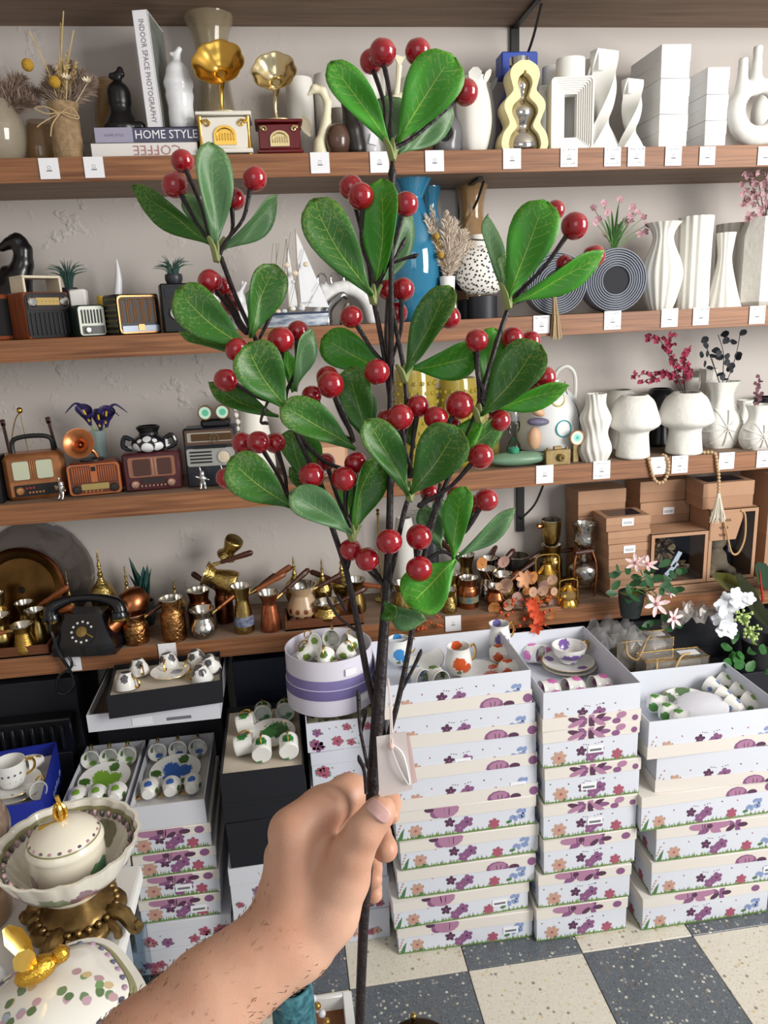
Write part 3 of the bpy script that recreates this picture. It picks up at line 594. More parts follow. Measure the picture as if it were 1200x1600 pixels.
for x, z in o:
    e = wd*.155; zz = min(max(z*(1-.11), 0), h); inn.append((math.copysign(max(abs(x)-e, .003), x), zz))
b = B(); b.ringprism(o, inn, -.03, .03); part('frame', b, mat('#e6d9a8', .4), t)
b = B(); pr = [(max(x, .001), z) for x, z in inn[:len(inn)//2]]; b.lathe(pr, 20, ey=.9 if wd else 1); part('silver_core', b, mat('#cfc9c2', .06, 1, bump=.25, bs=30), t)
b = B(); b.lathe([(wd*.14, h*.99), (wd*.2, h*1.01), (wd*.2, h*1.09), (wd*.14, h*1.1)], 16, (0, .02, 0)); part('neck', b, SILVER, t)
loc, wd, h = it(1, 778, 836, 84, .15); t = thing('wavy_vase', 'cobalt blue wavy vase standing behind the silver and cream one', 'vase', loc)
o = wavy(h, wd*1.0)[:30]; b = B(); o = [(x, z) for x, z in wavy(h, wd) if z < h*.8]; b.prism(o, -.028, .028); b.box((0, 0, h*.88), (wd*.95, .056, h*.22), .003); part('body', b, mat('#2f4aa8', .35), t)
# rectangular hollow vase with stepped frame
def rrect(w_, z0, z1, r, n=5):
    o = []
    for cx, cz, a in ((w_/2-r, z0+r, -PI/2), (w_/2-r, z1-r, 0), (-w_/2+r, z1-r, PI/2), (-w_/2+r, z0+r, PI)):
        for i in range(n): t_ = a+PI/2*i/(n-1); o.append((cx+r*math.cos(t_), cz+r*math.sin(t_)))
    return o
def framevase(label, x0, x1, yt, dy):
    loc, wd, h = it(1, x0, x1, yt, dy); t = thing('frame_vase', label, 'vase', loc, math.radians(-8)); hb = h*.78
    b = B(); N = 8
    for i in range(N):
        a, c = i/N, (i+1)/N; w0, w1 = wd*(1-.7*a), wd*(1-.7*c)
        b.ringprism(rrect(w0, hb*.33*a*.62, hb-hb*.33*a*.62, .008*(1-a)+.001), rrect(w1, hb*.33*c*.62, hb-hb*.33*c*.62, .008*(1-c)+.001), -.032+i*.003, .032-i*.002)
    part('stepped_frame', b, WHITEM, t, smooth=30)
    b = B(); b.lathe(hollow([(wd*.3, hb*.99), (wd*.34, hb*1.03), (wd*.34, h*.97), (wd*.33, h)], .003), 24, ey=.75); part('neck', b, WHITEM, t)
framevase('white rectangular hollow vase with stepped frame opening', 858, 921, 92, .06); framevase('white rectangular hollow vase half hidden behind the front one', 838, 892, 105, .15)
# twisted vases
def twist(label, x0, x1, yt, dy, turn, a0):
    loc, wd, h = it(1, x0, x1, yt, dy); b = B(); P = []; N = 36; q = []; C4 = ((1, .42), (-1, .42), (-1, -.42), (1, -.42))
    for k in range(4):
        (cx, cy), (nx, ny) = C4[k], C4[(k+1) % 4]
        for j in range(6): q.append((cx+(nx-cx)*j/6, cy+(ny-cy)*j/6))
    for i in range(N+1):
        u = i/N; a = a0+turn*u; s = wd*.5*float(np.interp(u, (0, .2, .5, .75, 1), (1.0, .9, .72, .66, .78))); c_, s_ = math.cos(a), math.sin(a)
        P.append([((x*c_-y*s_)*s, (x*s_+y*c_)*s, u*h) for x, y in q])
    P += [[(p[0]*.85, p[1]*.85, h) for p in P[-1]], [(p[0]*.8, p[1]*.8, h*.8) for p in P[-1]], [(0, 0, h*.79)]*24]
    b.grid(P, 0, False, True); solo('twisted_vase', b, mat('#e6e5e0', .65), label, 'vase', loc, 0, 'twisted white vases', smooth=35)
twist('tall twisted white ceramic vase beside the small twisted one', 916, 966, 80, .05, PI*1.05, .15); twist('small twisted white ceramic vase beside the box stack', 966, 1005, 125, .05, PI*1.05, .15); twist('twisted white vase half hidden behind the tall one', 905, 950, 95, .14, PI, .6)
# plain white cartons
def carton(name, label, c, d, m, rz=0, lidf=.45, group=None, cat='box', ov=.0012, lm=None):
    t = thing(name, label, cat, c, rz, group); x, y, z = d
    part('body', B().box((0, 0, z*.5-.0005), (x-ov*2, y-ov*2, z-.002), .0008), m, t); part('lid', B().box((0, 0, z-z*lidf/2), (x, y, z*lidf), .0012), lm or m, t); return t
CART = mat('#e7e7e6', .6)
def cstack(x0, x1, rows, dy, depth, rz, labs):
    Y = YS+dy; z = ZS[1]
    for i in range(3):
        a, c = sx(x0[i], Y, z+.03), sx(x1[i], Y, z+.03); zt = aty((x0[i]+x1[i])/2, rows[i], Y).z
        wd = c-a; carton('white_box', labs[i], ((a+c)/2-math.sin(rz)*depth/2*0, Y+depth/2, z), (wd, depth, zt-z-.0005), CART, rz, .5, 'plain white cartons on the upper shelf'); z = zt
cstack((1029, 1031, 1033), (1074, 1077, 1079), (178, 122, 68), .02, .17, 0, ['bottom plain white carton of the wide stack by the twisted vases', 'middle plain white carton of the wide stack by the twisted vases', 'top plain white carton of the wide stack by the twisted vases'])
cstack((1101, 1103, 1105), (1135, 1138, 1140), (188, 147, 104), .02, .15, 0, ['bottom plain white carton of the narrow stack left of ring vase', 'middle plain white carton of the narrow stack left of ring vase', 'top plain white carton of the narrow stack left of ring vase'])
loc, wd, h = it(1, 1078, 1088, 118, .1); carton('navy_box', 'dark navy carton standing between the two white carton stacks', loc, (.01, .14, h), NAVY, 0, .3)
# ring vases
def ringvase(label, px, py, r, dy, necks):
    Y = YS+dy; c = aty(px, py, Y); R_ = r; pr = []; N = 20; zc = max(c.z-ZS[1], R_+.012)
    for i in range(N):
        a, e = 2*PI*i/N, 2*PI*(i+1)/N; pr.append(((R_*.78*math.cos(a), 0, zc+R_*.78*math.sin(a)), (R_*.78*math.cos(e), 0, zc+R_*.78*math.sin(e)), .02+.004*math.sin(-a), .02+.004*math.sin(-e)))
    for (nx, nz) in necks: pr += [((nx, 0, zc+R_*.7), (nx, 0, zc+R_+nz*.5), .017, .011), ((nx, 0, zc+R_+nz*.5), (nx, 0, zc+R_+nz), .010, .012)]
    b = blob(pr, .003, .008, cuts=[((nx, 0, zc+R_+nz-.01), (nx, 0, zc+R_+nz+.03), .007, .007) for nx, nz in necks]); b.v = [(x, y, max(z, 0)) for x, y, z in b.v]
    solo('ring_vase', b, WHITEM, label, 'vase', (c.x, Y, ZS[1]), 0, 'white ring vases')
ringvase('white ring-shaped vase with two bottle necks at right end of upper shelf', 1184, 180, .078, .05, ((-.012, .068), (-.05, .04))); ringvase('white ring-shaped vase standing behind the front ring vase', 1215, 176, .07, .16, ((-.01, .07),))
# ------------------------------------------------------------------ second shelf
def radio(s, x0, x1, ytop, dy, depth, label, case, feats, rz=0, bev=.004, name='radio', cat='radio', wscale=1, group='retro radios on the shelves'):
    loc, wd, h = it(s, x0, x1, ytop, dy); wd *= wscale
    t = thing(name, label, cat, loc, rz, group)
    part('case', B().box((0, depth/2, h/2), (wd, depth, h), bev), case, t)
    for f in feats:
        k = f[0]
        if k == 'panel': _, u0, u1, v0, v1, m, th = f; part(f[7] if len(f) > 7 else 'panel', B(), m, t) if 0 else part('panel', B().prism(rrect((u1-u0)*wd, v0*h, v1*h, min((v1-v0)*h, (u1-u0)*wd)*.12), -th, .001), m, t, ((u0+u1)/2*wd, 0, 0))
        elif k == 'bars':
            _, u0, u1, v0, v1, n, m, vert = f
            for i in range(n):
                q = (i+.5)/n
                b = B()
                if vert: b.box(((u0+(u1-u0)*q)*wd, -.003, (v0+v1)/2*h), ((u1-u0)*wd/n*.45, .004, (v1-v0)*h), .0008)
                else: b.box(((u0+u1)/2*wd, -.003, (v0+(v1-v0)*q)*h), ((u1-u0)*wd, .004, (v1-v0)*h/n*.45), .0008)
                part('grille_bar', b, m, t)
        elif k == 'knob':
            _, u, v, r, m = f; part('knob', B().lathe([(r, 0), (r, .006), (r*.75, .009), (r*.3, .0095)], 16, (u*wd, -.001, v*h), 0, RX(PI/2)), m, t)
        elif k == 'dial':
            _, u, v, r, m, m2 = f; part('dial', B().lathe([(r, 0), (r, .003), (r*.9, .004)], 24, (u*wd, -.001, v*h), 0, RX(PI/2)), m, t); b = B(); b.ringprism(circ(u*wd, v*h, r*1.05, 24), circ(u*wd, v*h, r*.92, 24), -.007, -.001); part('bezel', b, m2, t)
        elif k == 'loop':
            _, u0, u1, v0, v1, m, r = f; b = B(); pts = [((u0)*wd, -.004, v0*h), (u0*wd, -.004, v1*h-.006), ((u0*.7+u1*.3)*wd, -.004, v1*h), ((u1*.7+u0*.3)*wd, -.004, v1*h), (u1*wd, -.004, v1*h-.006), (u1*wd, -.004, v0*h)]; b.tube(spline(pts, 4), r, 5); part('grille_wire', b, m, t)
        elif k == 'buttons':
            _, u0, u1, v, n, r, m = f
            for i in range(n): part('button', B().box(((u0+(u1-u0)*i/(n-1))*wd, -.003, v*h), (r*2, .006, r*2), .001), m, t)
        elif k == 'handle':
            _, u0, u1, dz, r, m = f; b = B(); b.tube(spline([(u0*wd, depth/2, h-.002), (u0*.9*wd, depth/2, h+dz*.8), (0, depth/2, h+dz), (u1*.9*wd, depth/2, h+dz*.8), (u1*wd, depth/2, h-.002)], 5), r, 8); part('handle', b, m, t)
        elif k == 'bail':
            _, u0, u1, dz, r, m, m2 = f; b = B()
            b.box((u0*wd, depth*.5, h+dz/2), (r, depth*.8, dz), .001); b.box((u1*wd, depth*.5, h+dz/2), (r, depth*.8, dz), .001); b.box(((u0+u1)/2*wd, depth*.5, h+dz), ((u1-u0)*wd+r, depth*.8, r), .001); part('handle', b, m, t)
        elif k == 'foot':
            for e in (-1, 1): part('foot', B().box((e*wd*.4, .01, .003), (.012, .014, .008), .001), f[1], t)
    return t, wd, h
WOODR = mat('#8a4522', .4, var=.35, vs=8, stretch=(14, 14, 1)); BRZ = mat('#c98e5e', .3, .9); BLK = mat('#101114', .4); CHR = mat('#d8d3c8', .15, 1)
t, wd, h = radio(2, -16, 28, 459, .05, .07, 'orange wooden radio with striped stickers at left end of shelf', WOODR, [('panel', -.42, .42, .1, .9, BLK, .002)], math.radians(52), wscale=1.5)
b = B(); b.tube([(-wd*.3, .03, h), (-wd*.22, .02, h+.09)], .0018, 6); part('antenna', b, CHR, t)
for i, (c, z) in enumerate((('#d8dbe2', .36), ('#5c8fd0', .29), ('#c8604e', .22), ('#e2d6d0', .17), ('#c8604e', .12))): part('sticker', B().box((-wd/2-.0005, .03, h*z), (.001, .035-.004*max(0, 2-i), h*.06)), mat(c, .4), t)
t, wd, h = radio(2, 40, 118, 456, .055, .075, 'wooden box radio with two chrome knobs and square bail handle', WOODR, [('panel', -.49, .49, .02, .98, BLK, .002), ('panel', -.45, .45, .62, .95, mat('#2a2022', .35), .004), ('panel', -.28, .25, .72, .88, mat('#b59a5a', .4), .006), ('buttons', -.22, .2, .8, 6, .002, mat('#4d4224', .5)), ('knob', -.35, .79, .012, CHR), ('knob', .36, .79, .012, CHR), ('bars', -.45, .45, .08, .56, 9, mat('#1d1f24', .6), True), ('bail', -.4, .4, .036, .006, mat('#d9cdb4', .4), None), ('foot', CHR)], math.radians(46), .003, wscale=1.0)
loc, wd, h = it(2, 116, 142, 452, .13); solo('white_box', B().box((0, 0, h/2), (wd, .03, h), .004), WHITE, 'small white rounded box behind the wooden radio with bail handle', 'box', loc)
radio(2, 122, 168, 476, .06, .06, 'small dark green radio with white grille front', mat('#20302a', .35), [('panel', -.47, .47, .04, .96, mat('#cfd3c8', .4), .002), ('bars', -.4, .4, .42, .85, 7, mat('#27302c', .5), True), ('panel', -.38, .42, .08, .34, mat('#18241f', .4), .004), ('knob', -.2, .2, .008, CHR)], math.radians(30), .004, wscale=.95)
t, wd, h = radio(2, 176, 262, 459, .06, .075, 'black lattice-sided radio with copper wire grille', mat('#191815', .35), [('panel', -.48, .48, .03, .97, BRZ, .002), ('panel', -.45, .45, .07, .93, BLK, .003)]+[('loop', -.40+i*.165, -.40+i*.165+.11, .3, .88, BRZ, .0016) for i in range(5)]+[('panel', -.43, .43, .07, .22, mat('#8b93a0', .3, .5), .005), ('panel', -.07, .07, .1, .25, BRZ, .007)], math.radians(36), .004, wscale=.86)
b = B()
for i in range(7):
    for j in range(7): b.box((-wd/2-.0006, .006+i*.0105, h*(.1+.13*j)), (.001, .005, .005), 0, 0, RX(PI/4))
part('lattice_dots', b, mat('#8d8358', .4, .5), t)
t, wd, h = radio(2, 256, 318, 442, .07, .06, 'black box radio with round speaker carrying an air plant', BLK, [('dial', -.15, .4, .016, mat('#b9b7b0', .3), CHR), ('panel', -.4, .4, .72, .9, mat('#22242a', .3), .002)], math.radians(12), .003)
def airplant(label, px, s, ybase, ytip, dy, spread, col='#4d7268', n=34, seed=1, zb=None, pot=True):
    Y = YS+dy; base = aty(px, ybase, Y); H = aty(px, ytip, Y).z-base.z; r_ = random.Random(seed)
    z0 = ZS[s] if zb is None else zb
    t = thing('air_plant', label, 'plant', (base.x, Y, z0)); zb_ = base.z-z0
    if pot: part('pot', B().lathe(hollow([(.018, 0), (.022, .01), (.022, max(zb_, .02)), (.02, max(zb_, .02)+.004)], .003), 16), mat('#2b2d33', .4), t)
    b = B()
    for i in range(n):
        a = r_.uniform(0, 2*PI); e = r_.uniform(.25, 1); L = H*r_.uniform(.7, 1.1)
        p = [Vector((.008*math.cos(a), .008*math.sin(a), zb_)), Vector((spread*e*.35*math.cos(a), spread*e*.35*math.sin(a)*.7, zb_+L*.6)), Vector((spread*e*math.cos(a), spread*e*math.sin(a)*.7, zb_+L*(1.1-.45*e)))]
        q = spline(p, 4); b.tube(q, lerps([.003, .0026, .0016, .0003], len(q)), 4, flat=.4)
    part('leaves', b, mat(col, .5, var=.3, vs=40), t)
airplant('spiky green air plant behind the radio with bail handle', 108, 2, 452, 404, .17, .06, seed=3, n=52); airplant('spiky green air plant above the black box radio', 272, 2, 440, 398, .1, .058, seed=4, n=52, zb=ZS[2]+h, pot=True)
Yh = YS+.17; lh = Vector((sx(30, Yh, ZS[2]+.05), Yh, ZS[2]))
def hs_(a, c): return (tuple(aty(a[0], a[1], Yh)-lh), tuple(aty(c[0], c[1], Yh)-lh), a[2]*.0018, c[2]*.0018)
hpts = [((3, 387, 6), (15, 380, 8)), ((15, 380, 8), (27, 377, 11)), ((27, 377, 11), (36, 392, 12)), ((36, 392, 12), (36, 412, 14)), ((36, 412, 14), (28, 436, 19)), ((28, 436, 19), (24, 470, 24)), ((12, 428, 12), (14, 455, 18)), ((14, 455, 18), (20, 505, 22)), ((30, 470, 22), (46, 500, 18)), ((25, 371, 3), (24, 364, 1.2)), ((17, 373, 3), (15, 367, 1.2)), ((38, 376, 4), (45, 388, 4)), ((45, 388, 4), (46, 410, 4)), ((46, 410, 4), (42, 428, 4))]
b = blob([hs_(a_, c_) for a_, c_ in hpts], .003, .005); b.v = [(x, y, max(z, 0)) for x, y, z in b.v]
solo('horse_bust', b, mat('#0c0d10', .28, coat=.3), 'glossy black horse figurine behind the wooden radios', 'figurine', lh)
loc, wd, h_ = it(2, 166, 186, 405, .15); kz = h_/.105
b = B(); q = spline([(0, 0, 0), (.012, 0, .03*kz), (.028, 0, .075*kz), (.03, 0, .105*kz)], 5); b.tube(q, lerps([.013, .013, .009, .001], len(q)), 10); b.lathe([(.016, 0), (.016, .008), (.01, .012)], 14)
solo('horn_ornament', b, mat('#dcdde2', .3), 'white curved horn ornament standing behind the copper-grille radio', 'ornament', loc)
loc, wd, h_ = it(2, 158, 172, 462, .15); solo('candle_cup', B().lathe(hollow([(.012, 0), (.014, .03), (.013, h_)], .002), 14), mat('#c9a22f', .5), 'small yellow cup behind the small dark green radio', 'cup', loc)
def rabbit(label, px, dy, s=1, flip=1):
    p = [((0, 0, .03), (0, 0, .045), .03, .026), ((-.01*flip, 0, .075), (-.014*flip, 0, .078), .019, .017), ((-.004*flip, -.006, .09), (.012*flip, -.008, .115), .006, .004), ((-.004*flip, .006, .09), (.004*flip, .008, .118), .006, .004), ((.03*flip, 0, .03), (.032*flip, 0, .03), .008, .008), ((-.02*flip, 0, .01), (.01*flip, 0, .012), .012, .014)]
    b = blob([(tuple(q*s for q in a), tuple(q*s for q in c), ra*s, rb*s) for a, c, ra, rb in p], .0028, .007); b.v = [(x, y, max(z, 0)) for x, y, z in b.v]
    solo('rabbit_figurine', b, mat('#dfe0e2', .35), label, 'figurine', (sx(px, YS+dy, ZS[2]+.05), YS+dy, ZS[2]))
rabbit('white rabbit figurine left, half hidden behind berry stem', 340, .13, 1.15); rabbit('white rabbit figurine right, next to the model sailing ship', 380, .09, 1.0)
# model ship
loc, wd, h = it(2, 412, 514, 357, .035); t = thing('model_ship', 'white model sailing ship with shells on a blue striped base', 'model ship', loc)
b = B(); N = 12
hull = [[((i/N-.5)*wd*(1-.06*(1-k)), s_*.022*math.sin(PI*min(1, (i/N)*.9+.1))*(.55+.45*k), .004+.03*k+.006*k*abs(i/N-.5)*2) for k in (0, .35, .7, 1)] for s_ in (1,) for i in range(N+1)]
P = [[((i/N-.5)*wd*(1-.06*(1-k)), s_*.024*math.sin(PI*min(1, (i/N)*.9+.08))*(.55+.45*k), .002+.03*k) for s_, k in ((-1, 0), (-1, .5), (-1, 1), (0, 1.02), (1, 1), (1, .5), (1, 0))] for i in range(N+1)]
b.grid(P, 0, False, True); part('hull', b, mat('#cfd5dd', .5, col2='#6c7c92', stretch=(20, 20, 90), vs=1.2), t)
b = B(); b.tube([((i/N-.5)*wd, -.026*math.sin(PI*min(1, (i/N)*.9+.08)), .034) for i in range(N+1)], .0025, 5); part('rope_rail', b, mat('#2c3c58', .6), t)
for (x, hh) in ((-.02, .9), (.008, 1.0), (-.052, .86)): part('mast', B().tube([(x*1.0, 0, .03), (x*.8+.006, 0, h*hh)], .0016, 6), mat('#a99d8c', .6), t)
SAIL = mat('#e6e8ec', .8)
for pts in (((.012, .05), (.085, .045), (.012, .99)), ((-.016, .05), (.006, .05), (-.012, .93)), ((.014, .06), (.05, .06), (.012, .7))):
    b = B(); zb_ = h
    o = [(pts[0][0], pts[0][1]*1 if pts[0][1] < .2 else 0), (pts[1][0], pts[1][1]), (pts[2][0], pts[2][1]*h)]
    b.prism(o, -.004+.006*len(t.children) % .01, -.0032+.006*len(t.children) % .01); part('sail', b, SAIL, t, smooth=0)
r_ = random.Random(8)
b = B()
for (x0_, x1_, z1_) in ((-.075, -.045, .86), (-.07, -.03, .86), (-.05, -.012, .9), (.02, .08, .55), (-.045, .0, .97), (-.02, .03, .8)): b.tube([(x0_, -.008, .035), (x1_, 0, h*z1_)], .0007, 4)
part('rigging', b, mat('#6f6a66', .7), t)
for i in range(16):
    x, z = r_.uniform(-.07, .05), r_.choice((.04, .045, .05, .09, .13)); part('shell', B().ball((x, -.015, z if i < 12 else z+.02), r_.uniform(.005, .009), 7, 0, (1, .7, .8)), mat(r_.choice(('#e8e4dc', '#d8c8b0', '#c9cdd4')), .4), t)
# silver arch with cats and rings
loc, wd, h = it(2, 492, 586, 440, .09); t = thing('cat_sculpture', 'white and chrome arched cat sculpture with curled tails', 'sculpture', loc); r0 = wd*.46
pr = [((r0*math.cos(PI*i/12), 0, .01+r0*1.15*math.sin(PI*i/12)), (r0*math.cos(PI*(i+1)/12), 0, .01+r0*1.15*math.sin(PI*(i+1)/12)), .017, .017) for i in range(12)]
b = blob(pr+[((-r0*.62, 0, r0*1.1), (-r0*.75, -.004, r0*1.25), .016, .014), ((-r0*.85, 0, r0*1.35), (-r0*.9, 0, r0*1.5), .005, .002), ((-r0*.62, 0, r0*1.38), (-r0*.62, 0, r0*1.52), .005, .002)], .003, .006); b.v = [(x, y, max(z, 0)) for x, y, z in b.v]; part('white_arch', b, mat('#e0e0e0', .3, coat=.3), t)
b = B(); b.tube(spline([(-r0*.7, -.012, .003), (-r0*.62, -.016, r0*.6), (-r0*.1, -.016, r0*1.02), (r0*.1, -.014, r0*.9)], 6), lerps([.016, .014, .01, .004], 19), 10); b.tube(spline([(0, -.0, .004), (.0, -.008, r0*.4), (r0*.12, -.008, r0*.75)], 5), lerps([.018, .013, .006], 11), 10); part('chrome_cat', b, mat('#a9a7a6', .08, 1), t)
for i in range(3): part('curled_tail', B().tube([(-r0*.75+i*.034+.012*math.cos(a), .004, r0*1.3+.02+.016*math.sin(a)) for a in [-1.9-k*.42 for k in range(12)]], lerps([.0028, .0028, .0015], 12), 8), mat('#a9a7a6', .08, 1), t)
# blue glass vases and dried bunch
BLUE = tinted('#2a7ba0', .8, .05)
t = vase('blue_glass_vase', 'tall turquoise blue glass vase with flared rim and paper sticker', (2, 606, 692, 278, .08), [(.5, 0), (.72, .1), (1, .38), (.85, .62), (.45, .82), (.42, .88), (.72, .985), (.74, 1)], BLUE, 36)
vase('blue_glass_vase', 'turquoise blue glass vase standing behind the front blue vase', (2, 652, 700, 292, .195), [(.5, 0), (.72, .1), (1, .38), (.85, .62), (.5, .82), (.5, .88), (.72, .985), (.74, 1)], BLUE, 30)
c = aty(646, 371, YS+.03); part('paper_sticker', B().box((0, 0, 0), (.034, .0008, .018), 0, 0, RY(.12)), PAPER, t, (c.x-t.location.x, c.y-t.location.y-.008, c.z-t.location.z))
vase('glass_vase', 'large amber glass vase with wide rim behind the dried pampas bunch', (2, 706, 772, 272, .185), [(.55, 0), (.8, .15), (.75, .5), (.55, .75), (.8, .95), (1, 1)], AMBER, 32)
loc, wd, h = it(2, 688, 712, 432, .03); t = thing('dried_bunch_vase', 'narrow white vase with cream pampas plumes and yellow dried flowers', 'vase', loc)
part('vase', B().lathe(hollow([(wd*.5, 0), (wd*.55, .03), (wd*.45, h*.7), (wd*.5, h)], .002), 18), WHITE, t)
b = B(); r_ = random.Random(4)
for (x, z, n, wd_) in ((-.055, .25, 420, .03), (-.035, .27, 420, .03), (.02, .24, 620, .045), (.05, .21, 620, .045), (.0, .255, 620, .04), (.075, .18, 420, .04)): plume(b, (0, 0, h), (x, r_.uniform(-.01, .02), z+.02), wd_, r_, n, 0, .2, .0005)
part('pampas_plumes', b, mat('#dccfc0', .9), t)
b = B(); plume(b, (0, 0, h), (-.028, -.015, .21), .014, r_, 200, 0, 0, .0006)
for z, x in ((.205, -.03), (.16, -.02)): b.ball((x, -.02, z), .0085, 10)
part('yellow_flowers', b, mat('#b8913a', .9, var=.3, vs=200), t)
# dotted vase
def dotvase(label, x0, x1, yt, dy, m, dots=0):
    loc, wd, h = it(2, x0, x1, yt, dy); t = thing('dotted_vase', label, 'vase', loc); R_ = wd/2
    part('base', B().lathe([(R_*.5, 0), (R_*.5, h*.27), (R_*.3, h*.275)], 28), mat('#23252c', .5), t)
    b = B(); zc = h*.58; b.lathe(hollow([(R_*math.sin(a)*1.0, zc-R_*.9*math.cos(a)) for a in [.45+i*(PI-.87)/14 for i in range(15)]]+[(R_*.42, zc+R_*.86), (R_*.42, h)], .004), 36, ey=.75); part('body', b, m, t)
    if not dots: return
    b = B(); N = 520
    for i in range(N):
        u = 1-2*(i+.5)/N; a = i*2.39996+.25*math.sin(i*1.7); st = math.sqrt(1-u*u); q = .0022+.0009*math.sin(i*2.3)**2
        if abs(u) > .88: continue
        c = Vector((R_*1.003*st*math.cos(a), R_*.752*st*math.sin(a), zc+R_*.903*u)); nn = Vector((st*math.cos(a), st*math.sin(a)/.75, u/.9)).normalized(); e = nn.orthogonal().normalized(); f = nn.cross(e)
        if c.y < .02: b.poly([c+nn*.0003+(e*math.cos(k*PI/3)+f*math.sin(k*PI/3))*q for k in range(6)])
    for i in range(60):
        a = i*2.39996; z = zc+R_*.9+(h-zc-R_*.9)*((i*.618) % 1); c = Vector((R_*.422*math.cos(a), R_*.3165*math.sin(a), z)); nn = Vector((math.cos(a), math.sin(a)/.75, 0)).normalized(); f = nn.cross(Vector((0, 0, 1)))
        if c.y < .01: b.poly([c+nn*.0003+(Vector((0, 0, 1))*math.cos(k*PI/3)+f*math.sin(k*PI/3))*.0023 for k in range(6)])
    part('painted_dots', b, mat('#2e2b29', .5), t)
dotvase('white vase with black dots on a dark cylindrical base', 711, 798, 367, .05, mat('#ebe9e3', .45), 1); dotvase('dark vase of same shape behind the dotted vase', 704, 752, 385, .13, mat('#20222a', .5))
# ringed disc vases
def disc(label, px, py, rpx, dy, y):
    Y = YS+dy; c = aty(px, py, Y); R_ = (aty(px+rpx, py, Y)-c).length; t = thing('ringed_vase', label, 'vase', (c.x, Y, ZS[2]), math.radians(-6), 'grey ringed disc vases'); pr = []
    N = 8; r0 = R_*.42
    for i in range(N):
        a = r0+(R_-r0)*i/N; e = (R_-r0)/N; pr += [(a, .022), (a+e*.3, .032), (a+e*.62, .032), (a+e*.92, .022)]
    pr = [(r0, -.03)]+pr+[(R_, .0), (R_, -.03), (r0, -.03)]
    b = B(); b.lathe([(r, -z) for r, z in pr][::-1], 40, (0, 0, R_), 0, RX(-PI/2)); b.f = [f for f in b.f if len(f) < 10]
    part('ringed_body', b, mat('#8e939f', .5), t, smooth=25)
    b = B(); b.lathe([(r0*1.0, -.027), (r0*.98, -.02)], 28, (0, 0, R_), 0, RX(-PI/2)); part('hollow', b, mat('#1c1e26', .7), t)  # dark disc painted in for the shade inside the hole
    return t, R_
disc('grey ringed disc vase behind the hanging tassel', 866, 452, 45, .045, 0)
t2, R2 = disc('grey ringed disc vase holding pink blossoms', 957, 443, 45.5, .05, 0)
PINK = mat('#c9a0a8', .7, col2='#a87a88', vs=120); STEMG = mat('#4d7a3a', .6)
loc = t2.location+Vector((0, .0, R2*2-.004)); t = thing('pink_flowers', 'pink artificial blossoms with green stems rising from grey ringed vase', 'flowers', loc); r_ = random.Random(21)
b = B(); b2 = B()
for (px, py) in ((943, 318), (927, 325), (949, 331), (935, 343), (964, 355), (988, 324), (985, 337), (1005, 340), (1010, 352), (1008, 362), (944, 367), (985, 345), (996, 332), (1050, 350), (978, 347), (1000, 365), (968, 312), (930, 348)):
    if px > 1020: continue
    p = aty(px, py, YS+.05+r_.uniform(-.02, .03))-loc; b2.tube(spline([(r_.uniform(-.01, .01), 0, 0), (p.x*.5, p.y*.5, p.z*.6), tuple(p)], 4), .001, 4)
    flower(b, p, (r_.uniform(-.5, .5), -1, r_.uniform(-.2, .7)), .0105, 5, 0, None, .3, .8, r_.random())
part('blossoms', b, PINK, t); part('stems', b2, STEMG, t)
b = B()
for (x, z) in ((-.03, .075), (-.012, .095), (.006, .11), (.024, .08), (.035, .06), (.015, .07)): q = spline([(0, 0, -.004), (x*.5, -.005, z*.6), (x, -.008, z)], 4); b.tube(q, lerps([.003, .004, .003, .0006], len(q)), 4, flat=.25)
part('leaf_blades', b, mat('#3f6d34', .5), t)
# ribbed white vases
RIB = mat('#e3e1da', .6); rib = lambda n, a_: (lambda a, z: 1+a_*math.cos(n*a))
vase('ribbed_vase', 'curvy white vase with vertical ribs beside grey ringed vase', (2, 1003, 1061, 348, .05), [(.55, 0), (.75, .12), (1, .38), (.9, .55), (.52, .78), (.55, .9), (.85, 1)], RIB, 96, rib(16, .035), group='white ribbed vases')
vase('ribbed_vase', 'straight white column vase with vertical ribs', (2, 1058, 1105, 339, .055), [(.95, 0), (.93, .4), (.95, .8), (1, 1)], RIB, 96, rib(14, .05), group='white ribbed vases', k=2)
vase('ribbed_vase', 'white bottle vase with flared ribbed foot', (2, 1102, 1155, 364, .05), [(1, 0), (.9, .06), (.55, .4), (.36, .65), (.42, .85), (.5, 1)], RIB, 72, rib(14, .045), group='white ribbed vases')
vase('ribbed_vase', 'straight white vase behind the flared bottle vase', (2, 1116, 1162, 350, .15), [(.95, 0), (.93, .5), (1, 1)], mat('#d2cec6', .6), 96, rib(14, .03), group='white ribbed vases', k=2)
loc, wd, h = it(2, 1152, 1222, 340, .06); t = thing('faceted_vase', 'tall faceted white vase holding pink cherry blossom', 'vase', loc)
b = B(); b.lathe([(wd*.42, 0), (wd*.5, h*.05), (wd*.5, h*.8), (wd*.36, h), (wd*.3, h), (wd*.3, h*.6)], 8, a0=.2); part('body', b, mat('#e2e0d9', .6, bump=.5, bs=60), t, smooth=15)
b = B(); b2 = B(); r_ = random.Random(2)
for i in range(70):
    p = aty(r_.uniform(1158, 1206), r_.uniform(268, 345), loc.y+r_.uniform(-.03, .03))-loc
    if p.z < h*.97: continue
    flower(b, p, (r_.uniform(-.8, .8), -1, r_.uniform(-.5, .8)), .009, 5, 0, None, .5, .8, r_.random())
for p in ((1168, 270), (1184, 278), (1198, 268), (1204, 300)): q = aty(*p, loc.y)-loc; b2.tube(spline([(0, 0, h*.9), (q.x*.3, 0, h*1.1), tuple(q)], 4), .0014, 4)
